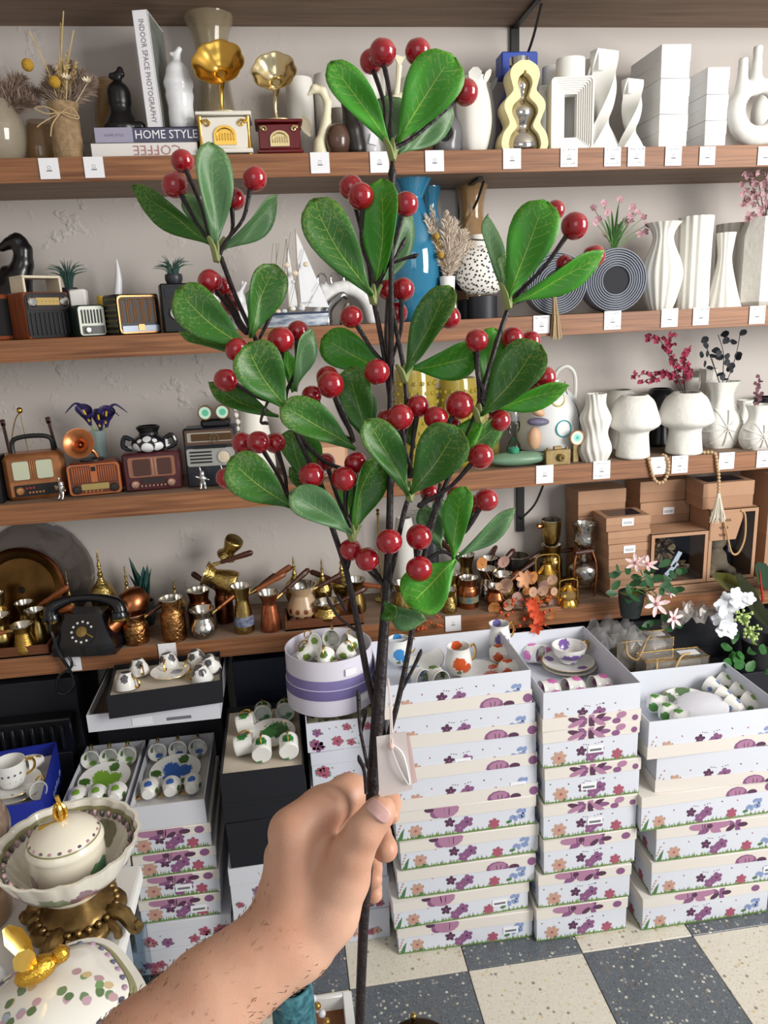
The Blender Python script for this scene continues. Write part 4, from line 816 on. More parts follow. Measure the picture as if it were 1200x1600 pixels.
part('blossoms', b, mat('#c4a0a4', .7, col2='#9a7078', vs=140), t); part('twigs', b2, mat('#5a4038', .7), t)
# tassel
c = aty(866, 444, YS-.012); ce = aty(866, 531, YS-.012); t = thing('tassel', 'beige string tassel hanging in front of shelf edge', 'tassel', (c.x, c.y, ce.z)); L = c.z-ce.z; ROPE = mat('#b89f7c', .9, var=.2, vs=200)
b = B(); b.lathe([(.003, L), (.007, L*.95), (.0075, L*.86), (.005, L*.8)], 12); b.tube([(.0058*math.cos(a), .0058*math.sin(a), L*.8) for a in [i*PI/5 for i in range(10)]], .0013, 5, closed=True); part('head', b, ROPE, t)
b = B(); r_ = random.Random(6)
for i in range(70):
    a = r_.uniform(0, 2*PI); e = math.sqrt(r_.random()); b.tube([(.004*math.cos(a)*e, .004*math.sin(a)*e, L*.8), (.010*e*math.cos(a)+.004, .008*e*math.sin(a), L*.4), (.017*e*math.cos(a)+.006, .009*e*math.sin(a), r_.uniform(0, .008))], .0009, 3)
part('strands', b, ROPE, t)
b = B(); b.tube(spline([(0, 0, L*.99), (.003, .012, L+.012), (.004, .03, L+.022)], 5), .0022, 6); part('cord', b, ROPE, t)
# ------------------------------------------------------------------ third shelf
COPR = mat('#b3764c', .32, .55, var=.25, vs=20); BURG = mat('#4d2228', .35, var=.15); IV = mat('#b7bda4', .5)
loc, wd, h = it(3, -22, 10, 712, .05); carton('black_radio_box', 'black radio body cut off at the left edge of third shelf', loc, (wd, .06, h), BLK, 0, .3, cat='radio')
t, wd, h = radio(3, 10, 106, 708, .045, .075, 'copper coloured radio with two pale screens and black handle', COPR, [('panel', -.42, .3, .42, .9, mat('#8d5c3a', .35, .5), .003), ('panel', -.34, -.08, .46, .85, IV, .005), ('panel', .04, .3, .46, .85, IV, .005), ('bars', -.07, .03, .46, .86, 3, mat('#d39a6a', .3, .8), True), ('panel', -.36, .4, .1, .34, BLK, .004), ('knob', -.27, .22, .011, BRZ), ('buttons', -.12, .1, .17, 5, .003, BRZ), ('buttons', -.16, -.05, .27, 3, .0025, mat('#a8382a', .4)), ('knob', .33, .22, .007, BRZ), ('handle', -.32, .34, .04, .006, BLK)], math.radians(12), .012, wscale=.97)
GR = [('panel', -.47, .47, .05, .96, mat('#c8764a', .3, .6), .003), ('panel', -.43, .43, .1, .92, mat('#5d2f1c', .4), .004), ('bars', -.4, -.07, .42, .9, 8, mat('#c8764a', .3, .6), True), ('bars', .07, .4, .42, .9, 8, mat('#c8764a', .3, .6), True), ('panel', -.06, .06, .42, .92, mat('#c8764a', .3, .6), .006), ('panel', -.04, .04, .75, .88, BLK, .008), ('panel', -.25, .25, .2, .38, mat('#9c8a52', .4), .006), ('knob', -.33, .22, .011, mat('#2a2320', .3)), ('knob', .34, .22, .011, mat('#2a2320', .3)), ('buttons', -.18, .1, .15, 5, .003, BRZ)]
t, wd, h = radio(3, 107, 192, 722, .04, .075, 'orange copper radio with gramophone horn and turntable on top', mat('#6e3a2a', .4), GR, math.radians(7), .014)
part('turntable', B().lathe([(.03, h), (.03, h+.004), (.012, h+.005), (.006, h+.006)], 24, (-.005, .04, 0)), BLK, t)
hc = Vector((-wd*.21, .02, h+.048)); Rh = RY(-.15) @ RX(math.radians(72))
part('horn', B().lathe(hollow(sp([(.006, -.03), (.012, -.012), (.026, .0), (.039, .006)], 4), .0012)[:-1]+[(.003, -.02)], 32, tuple(hc), 0, Rh), mat('#c07a4e', .28, .9), t)
b = B(); b.tube(spline([(.01, .05, h), (0, .055, h+.02), tuple(hc+Rh @ Vector((0, 0, -.028)))], 5), .005, 8); part('horn_neck', b, COPPER, t)
t, wd, h = radio(3, 191, 288, 707, .05, .07, 'burgundy radio with rose gold front under black and white teapot', BURG, [('panel', -.4, .4, .38, .9, mat('#a8745c', .3, .7), .003), ('panel', -.32, -.02, .42, .85, mat('#4a2c24', .5), .005), ('panel', .1, .34, .42, .85, mat('#4a2c24', .5), .005), ('bars', -.02, .1, .4, .88, 2, mat('#cfa08a', .25, .8), True), ('panel', -.2, .2, .22, .34, mat('#2c2622', .4), .003), ('knob', -.31, .2, .011, mat('#d5a894', .25, .9)), ('knob', .31, .2, .011, mat('#d5a894', .25, .9)), ('buttons', -.2, .2, .15, 7, .0028, mat('#d5a894', .25, .9))], math.radians(4), .006, wscale=.93)
zt = ZS[3]+h; Y = YS+.085; tl = Vector((sx(234, Y, zt+.02), Y, zt)); t = thing('teapot', 'black and white patterned teapot lying on the burgundy radio', 'teapot', tl)
pat = spotmat('#12151c', [(x, y, z, r, '#dfe2e4') for x, y, z, r in ((0, -.045, .012, .016), (.028, -.035, .014, .013), (-.028, -.034, .014, .013), (.0, -.04, .04, .012), (.044, -.01, .02, .012), (-.044, -.01, .02, .012), (.02, -.04, .034, .007), (-.02, -.04, .034, .007))], .2, wob=.1)
part('body', B().lathe(sp([(.03, 0), (.047, .012), (.046, .03), (.026, .044)], 4), 28), pat, t)
part('rim', B().lathe(hollow([(.026, .042), (.024, .05), (.031, .062), (.027, .066)], .004), 24), BLK, t)
for s_ in (-1, 1): b = B(); b.tube(spline([(s_*.04, -.01, .03), (s_*.06, -.012, .04), (s_*.066, -.012, .016), (s_*.044, -.01, .008)], 4), .0065, 8); part('handle', b, pat, t)
t, wd, h = radio(3, 292, 374, 668, .05, .07, 'grey front radio with slatted speaker and upper brown dial deck', mat('#24262d', .35), [('panel', -.46, .46, .36, .66, mat('#a9a9a4', .4, .5), .003), ('bars', -.4, .02, .4, .63, 4, BLK, False), ('dial', .26, .51, .017, mat('#cfc3ac', .4), CHR), ('panel', -.46, .46, .72, .97, mat('#5a4034', .4), .002), ('panel', -.42, .42, .77, .93, mat('#b8b0a0', .3, .6), .004), ('panel', -.34, .42, .79, .91, mat('#4d3213', .3), .006), ('panel', -.3, .3, .66, .7, BLK, .007)], math.radians(-3), .004)
b = B(); c = (.1*wd, -.008, h*.83); b.ringprism(circ(c[0], c[2], .012, 16), circ(c[0], c[2], .010, 16), -.009, -.007); [b.tube([(c[0], -.008, c[2]), (c[0]+.016*math.cos(i*PI/4), -.008, c[2]+.016*math.sin(i*PI/4))], .0008, 4) for i in range(8)]; part('wheel_ornament', b, mat('#7d6a4a', .4, .6), t)
zt = ZS[3]+h; Y = YS+.07; t = thing('binoculars', 'toy binoculars with green lenses and brass rims on grey front radio', 'binoculars', (sx(337, Y, zt+.01), Y, zt))
part('body', B().box((0, .01, .011), (.075, .06, .022), .006), BLK, t)
for s_ in (-1, 1): b = B(); b.lathe([(.017, 0), (.019, .012), (.019, .03), (.016, .03), (.016, .026)], 20, (s_*.022, 0, .04), 0, RX(PI/2)); part('barrel', b, mat('#7a4f2a', .35, .6), t); part('lens', B().lathe([(.016, .0), (.016, .001)], 20, (s_*.022, -.027, .04), 0, RX(PI/2)), spotmat('#bfe3cf', [(s_*.022, -.028, .04, .009, '#5fb794')], .1, wob=.05), t)
# tiny silver figures, guitars, lilies, wire stand
def tiny(label, px, py, dy, rz=0):
    Y = YS+dy; p = [((0, 0, .022), (0, 0, .03), .007, .008), ((0, 0, .04), (0, 0, .044), .0075, .0065), ((-.006, 0, .03), (-.016, -.004, .036), .0035, .003), ((.006, 0, .03), (.015, -.004, .026), .0035, .003), ((-.004, 0, .02), (-.006, -.008, .004), .004, .0035), ((.004, 0, .02), (.006, -.008, .004), .004, .0035), ((-.003, 0, .05), (-.005, 0, .06), .003, .002)]
    b = blob(p, .0018, .003); b.v = [(x, y, max(z, 0)) for x, y, z in b.v]; solo('silver_figurine', b, mat('#c4c4c6', .15, 1), label, 'figurine', (sx(px, Y, ZS[3]+.02), Y, ZS[3]), rz)
tiny('tiny silver figurine in front of the grey front radio, left of two', 317, 760, .02); tiny('tiny silver figurine near berry leaf, right of two by grey radio', 350, 765, .02, .6); tiny('tiny silver figurine between the copper radios', 97, 780, .015, -.5)
def guitar(label, px, py, dy, col, tilt):
    Y = YS+dy; c = aty(px, py, Y); L = c.z-ZS[3]; t = thing('guitar_miniature', label, 'miniature guitar', (c.x-.0, Y, ZS[3]), rot=(0, tilt, 0))
    part('body', blob([((0, 0, .022), (0, 0, .024), .022, .022), ((0, 0, .052), (0, 0, .054), .015, .015)], .003, .01), col, t, (0, 0, .0)); t.children[0].scale = (1, .4, 1)
    b = B(); b.box((0, -.002, .06+(L-.06)/2), (.007, .006, L-.06), .001); b.box((0, -.002, L), (.012, .006, .018), .002); part('neck', b, mat('#3a1c14', .4), t)
guitar('dark miniature guitar standing at left end of third shelf', 12, 660, .12, mat('#1d2a26', .3), -.06); guitar('red miniature guitar behind the orange copper radio', 90, 655, .12, mat('#6a1612', .25), -.12)
loc, wd, h = it(3, 28, 66, 636, .1); t = thing('wire_stand', 'brass wire arch ornament with ball finial behind copper radio', 'ornament', loc)
b = B(); b.tube(spline([(-.028, 0, 0), (-.03, 0, h*.55), (-.012, 0, h*.85), (.004, 0, h*.95)], 6), .0016, 6); b.tube([(.004, 0, h*.95), (.014, 0, 0)], .0012, 6); b.tube([(-.06, 0, h*.5), (.05, 0, h*.5)], .001, 6); part('wire', b, BRASS, t); part('finial', B().ball((.004, 0, h*.97), .008, 10), GOLD, t)
for e in (-.05, -.015, .012): part('bell', B().ball((e, -.004, h*.36), .007, 8), GOLD, t)
loc, wd, h = it(3, 148, 174, 672, .14); t = thing('calla_lilies', 'dark purple calla lilies in a small clear glass vase', 'flowers', loc)
part('glass', B().lathe(hollow([(.02, 0), (.021, .03), (.022, h)], .002), 20), tinted('#9fb4bb', .3, .05), t)
for px, py, a, sgn in ((140, 652, -.5, -1), (156, 660, .1, 1), (165, 655, .4, 1)):
    p = aty(px, py, loc.y)-loc; b = B(); b.tube(spline([(0, 0, .01), (p.x*.4, 0, h*.9), tuple(p+Vector((0, 0, -.02)))], 5), .0025, 6); part('stem', b, mat('#6f9a4a', .5), t)
    b = B(); P = []
    for i in range(9):
        u = i/8; r_ = .004+.018*u**1.3; P.append([(p.x+a*.02*u+r_*math.cos(k*PI/7+.3), p.y-.01*u+r_*.7*math.sin(k*PI/7+.3), p.z-.022+.045*u+(.014*math.sin(k*PI/7) if u > .6 else 0)*u) for k in range(14)])
    b.grid(P, 0, False, True); q = Vector((p.x+a*.02, p.y, p.z+.026)); b.tube(spline([q, q+Vector((sgn*.02, 0, .012)), q+Vector((sgn*.038, 0, .0)), q+Vector((sgn*.05, 0, -.012))], 4), lerps([.006, .003, .0022, .001], 13), 5)
    part('spathe', b, mat('#3a2d6a', .5, col2='#211a3c', vs=50), t); part('spadix', B().tube([(p.x, p.y-.006, p.z-.01), (p.x+a*.02, p.y-.016, p.z+.022)], [.0035, .0025], 6), mat('#d8b23a', .6), t)
loc, wd, h = it(3, 372, 432, 618, .13); t = thing('ornate_vase', 'tall white vase with raised ornament behind berry branch', 'vase', loc)
part('body', B().lathe(hollow([(a*wd/2, z*h) for a, z in sp([(.8, 0), (1, .15), (.85, .5), (.7, .8), (.85, 1)], 4)], .004), 28), mat('#dcd8cf', .5), t); b = B()
for i in range(10): b.ball((-wd*.42+.002*math.sin(i*2), -wd*.2, h*(.15+.08*i)), .011-.0004*i, 7)
part('ornament', b, mat('#dcd8cf', .5), t)
vase('vase', 'plain white vase behind leaves left of the pink wooden radio', (3, 440, 490, 640, .14), [(.8, 0), (1, .3), (.9, .7), (.7, 1)], mat('#d8d6d0', .5))
radio(3, 488, 545, 690, .05, .06, 'pinkish brown wooden radio mostly hidden behind berry branch', mat('#b08468', .4, var=.2), [('panel', -.42, .42, .3, .85, mat('#d0a88a', .4), .003), ('knob', -.2, .2, .01, CHR), ('knob', .2, .2, .01, CHR), ('handle', -.35, .35, .03, .003, BLK)], 0, .006)
# yellow textured glass
YG = tinted('#b5a038', .62, .08)
def hob(label, x0, x1, yt, dy, m, wf=1):
    loc, wd, h = it(3, x0, x1, yt, dy); t = thing('hobnail_vase', label, 'vase', loc, 0, 'yellow textured glass vases')
    part('body', B().lathe(hollow([(a*wd/2, z*h) for a, z in sp([(.8, 0), (.95, .1), (1, .5), (.95, .9), (.9, 1)], 3)], .004), 28), m, t); b = B()
    for j in range(9):
        for i in range(18): a = 2*PI*(i+.5*(j % 2))/18; b.ball((wd*.49*math.cos(a), wd*.49*math.sin(a), h*(.1+.095*j)), .006, 6)
    part('hobnails', b, m, t)
hob('yellow hobnail glass vase left, behind red berries', 618, 686, 575, .1, YG); hob('yellow hobnail glass vase right, behind red berries', 686, 748, 590, .12, YG)
vase('glass_jar', 'pale yellow glass jar behind the hourglass base', (3, 730, 780, 640, .14), [(.8, 0), (1, .2), (1, .8), (.8, 1)], tinted('#c9b860', .4, .05))
# hourglass with pebbles
loc, wd, h = it(3, 770, 848, 628, .04); t = thing('hourglass_stand', 'green pebble stand with hourglass and stacked stones', 'ornament', loc); GP = mat('#6f8f76', .35)
part('pebble_base', B().ball((0, 0, .02), 1, 20, 0, (wd*.62, .036, .02)), GP, t)
b = B(); b.lathe(sp([(.017, .03), (.019, .036), (.018, .06), (.004, .078), (.0035, .082), (.016, .1), (.018, .118), (.016, .124)], 3), 24, (-.012, 0, .0)); part('glass_bulbs', b, glass('#eef6f2'), t)
part('sand', B().lathe([(.015, .033), (.016, .038), (.015, .05), (.002, .054)], 18, (-.012, 0, 0)), mat('#3d9a7c', .8), t)
part('cap', B().lathe([(.014, .122), (.015, .126), (.014, .15), (.006, .152)], 18, (-.012, 0, 0)), SILVER, t)
for (px, py, a, c_, sc_, tl_) in ((835, 685, 0, '#c9a183', (.0195, .016, .032), 0), (841, 659, 0, '#6a6680', (.032, .018, .0115), .05), (840, 643, 0, '#d0a684', (.022, .016, .0125), .5), (832, 630, 0, '#6f8f76', (.028, .016, .007), -.05)):
    p = aty(px-12 if 0 else px, py, loc.y)-loc; part('stone', B().ball((0, 0, 0), 1, 16, 0, sc_), mat(c_, .5), t, tuple(p), (0, tl_, 0))
# face jug
loc, wd, h = it(3, 808, 908, 574, .12); t = thing('ceramic_jug', 'off-white ceramic jug with painted rings and loop handle', 'jug', loc); hb = h*.87
b = B(); b.lathe(hollow([(a*wd/2, z*hb) for a, z in sp([(.72, 0), (.9, .12), (1, .4), (.85, .7), (.5, .88), (.28, .93), (.28, 1)], 4)], .004), 36, ey=.8); part('body', b, mat('#d6d8d8', .4), t)
for px, py, r, c_ in ((876, 668, .0225, '#3f9aa0'), (870, 622, .021, '#c3b65a')):
    q = aty(px, py, loc.y-.05)-loc; pts = []
    for i in range(22):
        x, z = q.x+r*math.cos(i*PI/11), q.z+r*math.sin(i*PI/11); rr = wd/2*float(np.interp(z/hb, [0, .12, .4, .7, .88], [.72, .9, 1.02, .86, .5])); pts.append((x, -.8*math.sqrt(max(rr*rr-x*x, 1e-5))-.001, z))
    part('painted_ring', B().tube(pts, .002, 5, closed=True), mat(c_, .4), t)
b = B(); b.tube(spline([(wd*.17, -wd*.16, hb*.98), (wd*.2, -wd*.2, hb*.82), (wd*.33, -wd*.24, hb*.66), (wd*.37, -wd*.27, hb*.4), (wd*.33, -wd*.25, hb*.1)], 5), .0012, 5); part('painted_line', b, mat('#202428', .4), t)
part('dark_band', B().lathe([(wd*.462, hb*.125), (wd*.466, hb*.14)], 36, ey=.8), mat('#1d1f22', .4), t)
b = B(); b.tube(spline([(wd*.06, 0, hb*.97), (wd*.12, 0, hb*1.1), (wd*.26, 0, hb*1.15), (wd*.38, 0, hb*1.05), (wd*.4, 0, hb*.82), (wd*.36, 0, hb*.66)], 5), .0055, 8); part('handle', b, mat('#cfcfca', .4), t)
# mini camera and mirror
loc, wd, h = it(3, 851, 890, 697, .015); t = thing('miniature_camera', 'miniature brass camera ornament at the shelf edge', 'ornament', loc); BB = mat('#a48d62', .4, .6, var=.25, vs=60)
part('body', B().box((0, 0, h*.42), (wd, .02, h*.84), .002), BB, t); part('lens', B().lathe([(.011, 0), (.011, .006), (.008, .008), (.008, .012), (.004, .012), (.004, .008)], 18, (wd*.08, -.01, h*.42), 0, RX(PI/2)), mat('#7d683f', .35, .8), t); part('viewfinder', B().box((0, 0, h*.92), (wd*.3, .012, h*.16), .001), BB, t)
for e in (-.38, .38): part('dial_knob', B().lathe([(.004, 0), (.004, .005)], 10, (wd*e, 0, h*.84)), BB, t)
loc, wd, h = it(3, 889, 911, 672, .03); t = thing('round_plaque', 'small round cream disc with turquoise centre beside the miniature camera', 'ornament', loc); R_ = wd/2
part('disc', B().lathe([(R_*.94, 0), (R_*.94, .004)], 24, (0, -.004, h-R_), 0, RX(PI/2)), spotmat('#e6e2d6', [(0, -.008, h-R_, R_*.55, '#8fd3c6'), (0, -.008, h-R_, R_*.22, '#3fae9e')], .4, wob=.1), t); b = B(); b.ringprism(circ(0, h-R_, R_, 24), circ(0, h-R_, R_*.9, 24), -.01, 0); part('rim', b, mat('#b98a5e', .5), t); part('stand', B().box((0, .004, (h-R_)/2), (.016, .008, h-R_), .001), BB, t)
# white vases
PAPERV = mat('#e2e1db', .75, bump=.7, bs=45)
vase('wavy_fluted_vase', 'white double-bulged fluted vase at left of the mushroom vases', (3, 905, 953, 615, .03), [(.72, 0), (.95, .12), (1, .22), (.74, .42), (.92, .6), (.9, .68), (.6, .84), (.62, 1)], RIB, 96, lambda a, z: 1+.05*math.cos(14*(a+5*z)), group='white vases on the third shelf')
MUSH = [(.52, 0), (.66, .03), (.66, .1), (.6, .3), (.6, .42), (.8, .47), (1.0, .54), (.97, .66), (.78, .88), (.58, .97), (.5, 1)]
vase('mushroom_vase', 'white textured mushroom-shaped vase without flowers, front row', (3, 952, 1026, 617, .035), MUSH, PAPERV, 36, lambda a, z: 1+.012*math.sin(5*a+50*z), group='white vases on the third shelf', k=3)
tm_ = vase('mushroom_vase', 'white textured mushroom-shaped vase holding red blossom branch', (3, 1030, 1108, 613, .04), MUSH, PAPERV, 36, lambda a, z: 1+.012*math.sin(5*a+50*z), group='white vases on the third shelf', k=3)
vase('mushroom_vase', 'white textured mushroom-shaped vase in back row behind the fluted vase', (3, 935, 998, 609, .185), MUSH, mat('#cfccc4', .75, bump=.5, bs=45), 30, group='white vases on the third shelf', k=3)
vase('black_vase', 'glossy black mushroom-shaped vase behind the two white mushroom vases', (3, 1000, 1058, 607, .185), MUSH, mat('#101216', .3), 30, k=3)
vase('vase', 'slim white vase behind the red blossom branch', (3, 1066, 1088, 590, .2), [(1, 0), (.9, .5), (.8, 1)], mat('#d6d3cb', .6), 20, k=2)
vase('vase', 'white faceted vase standing behind the large star-embossed vase', (3, 1085, 1118, 576, .2), [(.9, 0), (1, .4), (.6, .8), (.8, 1)], mat('#cfccc4', .6), 8, k=2, smooth=15)
def starvase(label, x0, x1, yt, dy):
    loc, wd, h = it(3, x0, x1, yt, dy); t = thing('star_vase', label, 'vase', loc, math.radians(-6), 'white star-embossed vases')
    b = B(); b.lathe(hollow([(a*wd/2, z*h) for a, z in sp([(.7, 0), (.92, .12), (1, .3), (.85, .5), (.56, .68), (.6, .85), (.78, 1)], 4)], .004), 36, mod=lambda a, z: 1+.05*math.cos(6*a), ey=.8); part('body', b, mat('#e0dfd9', .6, bump=.4, bs=70), t)
    for i in range(10):
        a = 2*PI*i/10+.2; q = []
        for k in range(7):
            r = wd*.5*k/6*.95; x, z = r*math.cos(a), h*.32+r*math.sin(a)*1.0
            if z < .002 or z > h*.6: continue
            rr = np.interp(z/h, [0, .12, .3, .5, .68, 1], [.7, .92, 1, .85, .56, .78])*wd/2; q.append((x, -.8*math.sqrt(max(rr*rr-x*x, rr*rr*.06))-.0015, z))
        if len(q) > 2: part('embossed_ray', B().tube(q, .0024, 6), mat('#e0dfd9', .6), t)
    part('star_boss', B().ball((0, -wd*.41, h*.32), .007, 10), mat('#e0dfd9', .6), t); return loc, wd, h
l1, w1_, h1 = starvase('large white star-embossed vase holding black eucalyptus', 1092, 1156, 596, .11); l2, w2_, h2 = starvase('small white star-embossed vase at right end of third shelf', 1157, 1208, 632, .04); starvase('white star-embossed vase in back row between large and small ones', 1146, 1176, 625, .15)
vase('black_vase', 'black vase behind the small star-embossed vase', (3, 1170, 1215, 620, .19), [(.7, 0), (1, .3), (.9, .8), (.7, 1)], mat('#15171c', .3), 20)
# branches in those vases
def sprig(name, label, base, Y, twigs, dots, m, ms, seed, r=.009, leafy=0):
    t = thing(name, label, 'flowers' if not leafy else 'foliage', base); r_ = random.Random(seed); b = B(); b2 = B()
    for tw in twigs: q = [Vector((0, 0, -.03))]+[aty(x, y, Y+r_.uniform(-.015, .015))-base for x, y in tw]; b2.tube(spline(q, 4), .0012, 4)
    for (x, y) in dots:
        p = aty(x, y, Y+r_.uniform(-.02, .02))-base
        if leafy: petal(b, p, (r_.uniform(-1, 1), r_.uniform(-.4, .2), r_.uniform(-.3, .6)), (r_.uniform(-.3, .3), -1, r_.uniform(-.2, 1)), r*2, r*1.9, 0, .15)
        else: flower(b, p, (r_.uniform(-.9, .9), -1, r_.uniform(-.6, .8)), r*r_.uniform(.7, 1.1), 4, 0, None, .5, .9, r_.random())
    part('stems', b2, ms, t); part('leaves' if leafy else 'blossoms', b, m, t)
Y = YS+.04; base = Vector((tm_.location.x, Y, aty(1070, 613, Y).z)); r_ = random.Random(3)
tw = [((1062, 590), (1050, 560), (1030, 530)), ((1055, 580), (1040, 540), (1052, 525)), ((1060, 592), (1030, 582), (990, 588)), ((1068, 590), (1068, 560), (1074, 545)), ((1050, 590), (1035, 583), (1000, 600)), ((1070, 595), (1074, 570), (1078, 590))]
ds = [(a+(c-a)*u+r_.uniform(-5, 5), b_+(d-b_)*u+r_.uniform(-5, 5)) for T in tw for (a, b_), (c, d) in zip(T[:-1], T[1:]) for u in [i/9 for i in range(10)]]+[(r_.uniform(1008, 1056), r_.uniform(522, 540)) for i in range(10)]
sprig('red_blossom_branch', 'dark red artificial blossom branch in the mushroom vase', base, Y, tw, ds, mat('#7a1c34', .7, col2='#a03050', vs=90), mat('#3a2a28', .7), 3, .0078)
Y = YS+.11; base = Vector((l1.x, Y, ZS[3]+h1)); tw = [((1118, 580), (1105, 545), (1098, 533)), ((1130, 575), (1130, 550), (1122, 523)), ((1140, 585), (1150, 555), (1156, 524)), ((1120, 585), (1112, 560))]
ds = [(1096, 535), (1104, 545), (1100, 556), (1108, 552), (1112, 548), (1118, 560), (1104, 566), (1112, 578), (1120, 588), (1126, 592), (1132, 556), (1130, 537), (1126, 524), (1136, 573), (1144, 574), (1148, 558), (1152, 535), (1156, 524), (1140, 570), (1146, 580), (1110, 553), (1130, 595), (1119, 557), (1150, 562)]
sprig('black_eucalyptus', 'black artificial eucalyptus sprigs in large star vase', base, Y, tw, ds, mat('#20232a', .6), mat('#2a2a2e', .6), 9, .0105, 1)
Y = YS+.04; base = Vector((l2.x, Y, ZS[3]+h2)); sprig('purple_sprig', 'dusty purple artificial sprig in small star vase', base, Y, [((1184, 620), (1187, 590))], [(1184+r_.uniform(-4, 4), 590+k*2.6) for k in range(17)], mat('#6e4450', .7), mat('#4a3a38', .7), 5, .006, 1)
# wooden bead garland
def beads(name, label, pts, r, m, tasselz=None, cat='bead garland'):
    q = spline(pts, 12); L = [0]
    for a, c in zip(q[:-1], q[1:]): L.append(L[-1]+(c-a).length)
    t = thing(name, label, cat, q[0]); n = int(L[-1]/(r*1.95)); bm_ = mesh('bead', B().ball((0, 0, 0), r, 10), m)
    for i in range(n+1):
        s_ = i*r*1.95; k = max(j for j in range(len(L)) if L[j] <= s_+1e-9); u = 0 if k >= len(q)-1 else (s_-L[k])/max(1e-9, L[k+1]-L[k]); p = q[k] if k >= len(q)-1 else q[k].lerp(q[k+1], u)
        part('bead', bm_, None, t, p-q[0])
    part('string', B().tube([p-q[0] for p in q], .0008, 4), ROPE, t); return t, q
WB = mat('#c9a983', .5, var=.15); Yb = YS-.009
P_ = lambda px, py, Y=Yb: aty(px, py, Y)
zt = ZS[3]+.0055
s0 = [Vector((sx(1012, YS+.02, zt), YS+.02, zt)), Vector((sx(1013, YS-.004, zt), YS-.005, zt-.001)), P_(1016, 728), P_(1022, 748), P_(1031, 755), P_(1040, 748), P_(1045, 728), Vector((sx(1040, YS-.004, zt), YS-.005, zt-.001)), Vector((sx(1033, YS+.016, zt), YS+.016, zt))]
beads('bead_garland', 'loop of pale wooden beads hanging over the shelf edge', s0, .0052, WB)
s1 = [Vector((sx(1094, YS+.012, zt), YS+.012, zt)), Vector((sx(1108, YS+.004, zt), YS+.004, zt)), Vector((sx(1117, YS-.004, zt), YS-.006, zt-.003)), P_(1121, 730), P_(1123, 745), P_(1123, 768)]
t, q = beads('bead_garland', 'strand of pale wooden beads ending in a cream tassel over kraft boxes', s1, .0052, WB); e = q[-1]-q[0]; b = B(); r_ = random.Random(1); L = .092
for i in range(90):
    a = r_.uniform(0, 2*PI); k = math.sqrt(r_.random()); b.tube([e+Vector((.003*k*math.cos(a), .003*k*math.sin(a), -.004)), e+Vector((.014*k*math.cos(a), .008*k*math.sin(a)-.004, -L*.5)), e+Vector((.026*k*math.cos(a), .01*k*math.sin(a)-.006, -L*r_.uniform(.8, 1)))], .0009, 3)
b.lathe([(.004, -.004), (.006, -.012), (.005, -.02)], 8, tuple(e)); part('tassel', b, mat('#d9d2c2', .9), t)
# ------------------------------------------------------------------ lowest shelf: brass, copper and kraft boxes
HAM = mat('#c2a866', .25, 1, var=.3, vs=70, bump=.6, bs=170); ENGC = mat('#c08a55', .25, 1, var=.5, vs=110, bump=.7, bs=150); SILV = mat('#bdbab4', .18, 1, var=.25, vs=60, bump=.4, bs=120); DCOP = mat('#7a4a30', .3, 1, var=.4, vs=50)
HWOOD = mat('#4a2416', .4, var=.3, vs=60); HORG = mat('#8a4a22', .4, var=.3, vs=60); TIN = mat('#cfcac0', .2, 1)
POTP = {'bell': [(.72, 0), (.82, .06), (.8, .25), (.58, .62), (.55, .74), (.86, 1)], 'cyl': [(.86, 0), (.95, .05), (.95, .58), (.78, .7), (.76, .8), (.9, 1)], 'round': [(.55, 0), (.9, .16), (1, .36), (.72, .66), (.68, .76), (.95, 1)], 'urn': [(.55, 0), (.6, .05), (.9, .3), (1, .5), (.8, .62), (.45, .74), (.25, .82), (.12, .88), (.16, .92), (.05, 1)], 'cup': [(.6, 0), (.75, .1), (.95, .5), (1, 1)]}
def cezve(label, x0, x1, yt, dy, kind, m, hand=None, hm=None, zb=None, rot=None, band=None, lift=0, inner=True):
    loc, wd, h = it(4, x0, x1, yt, dy, zb); loc.z += lift; t = thing('coffee_pot', label, 'coffee pot', loc, 0, 'brass and copper coffee pots on the lowest shelf', rot=rot)
    pr = [(a*wd/2, z*h) for a, z in sp(POTP[kind], 3)]; b = B(); b.lathe([(.001, 0)]+pr, 24, cap=False)
    part('body', b, m, t)
    b = B(); b.lathe([(r-.0015, z) for r, z in pr if z > h*.5][::-1]+[(.001, h*.5)], 24, cap=False); b.lathe([(pr[-1][0]-.0015, h-.001), (pr[-1][0]+.001, h-.001), (pr[-1][0]+.001, h+.001), (pr[-1][0]-.0015, h+.001)], 24, cap=False); part('tin_lining', b, TIN, t)
    if band: part('painted_band', B().lathe([(r+.0006, z) for r, z in pr if h*.12 < z < h*.5], 24), band, t)
    if hand:
        a, e, L = hand; c, s_ = math.cos(a), math.sin(a); r0 = wd*.4; z0 = h*.8
        pt = lambda u: (c*(r0+u*L*math.cos(e)), s_*(r0+u*L*math.cos(e)), z0+u*L*math.sin(e))
        part('ferrule', B().tube([pt(-.05), pt(.16)], [.0055, .0045], 8), BRASS, t)
        part('handle', B().tube([pt(u) for u in (.14, .2, .3, .34, .45, .6, .8, .95, 1)], [.005, .0065, .006, .0075, .0065, .0075, .009, .0085, .004], 8), hm or HWOOD, t)
    return t
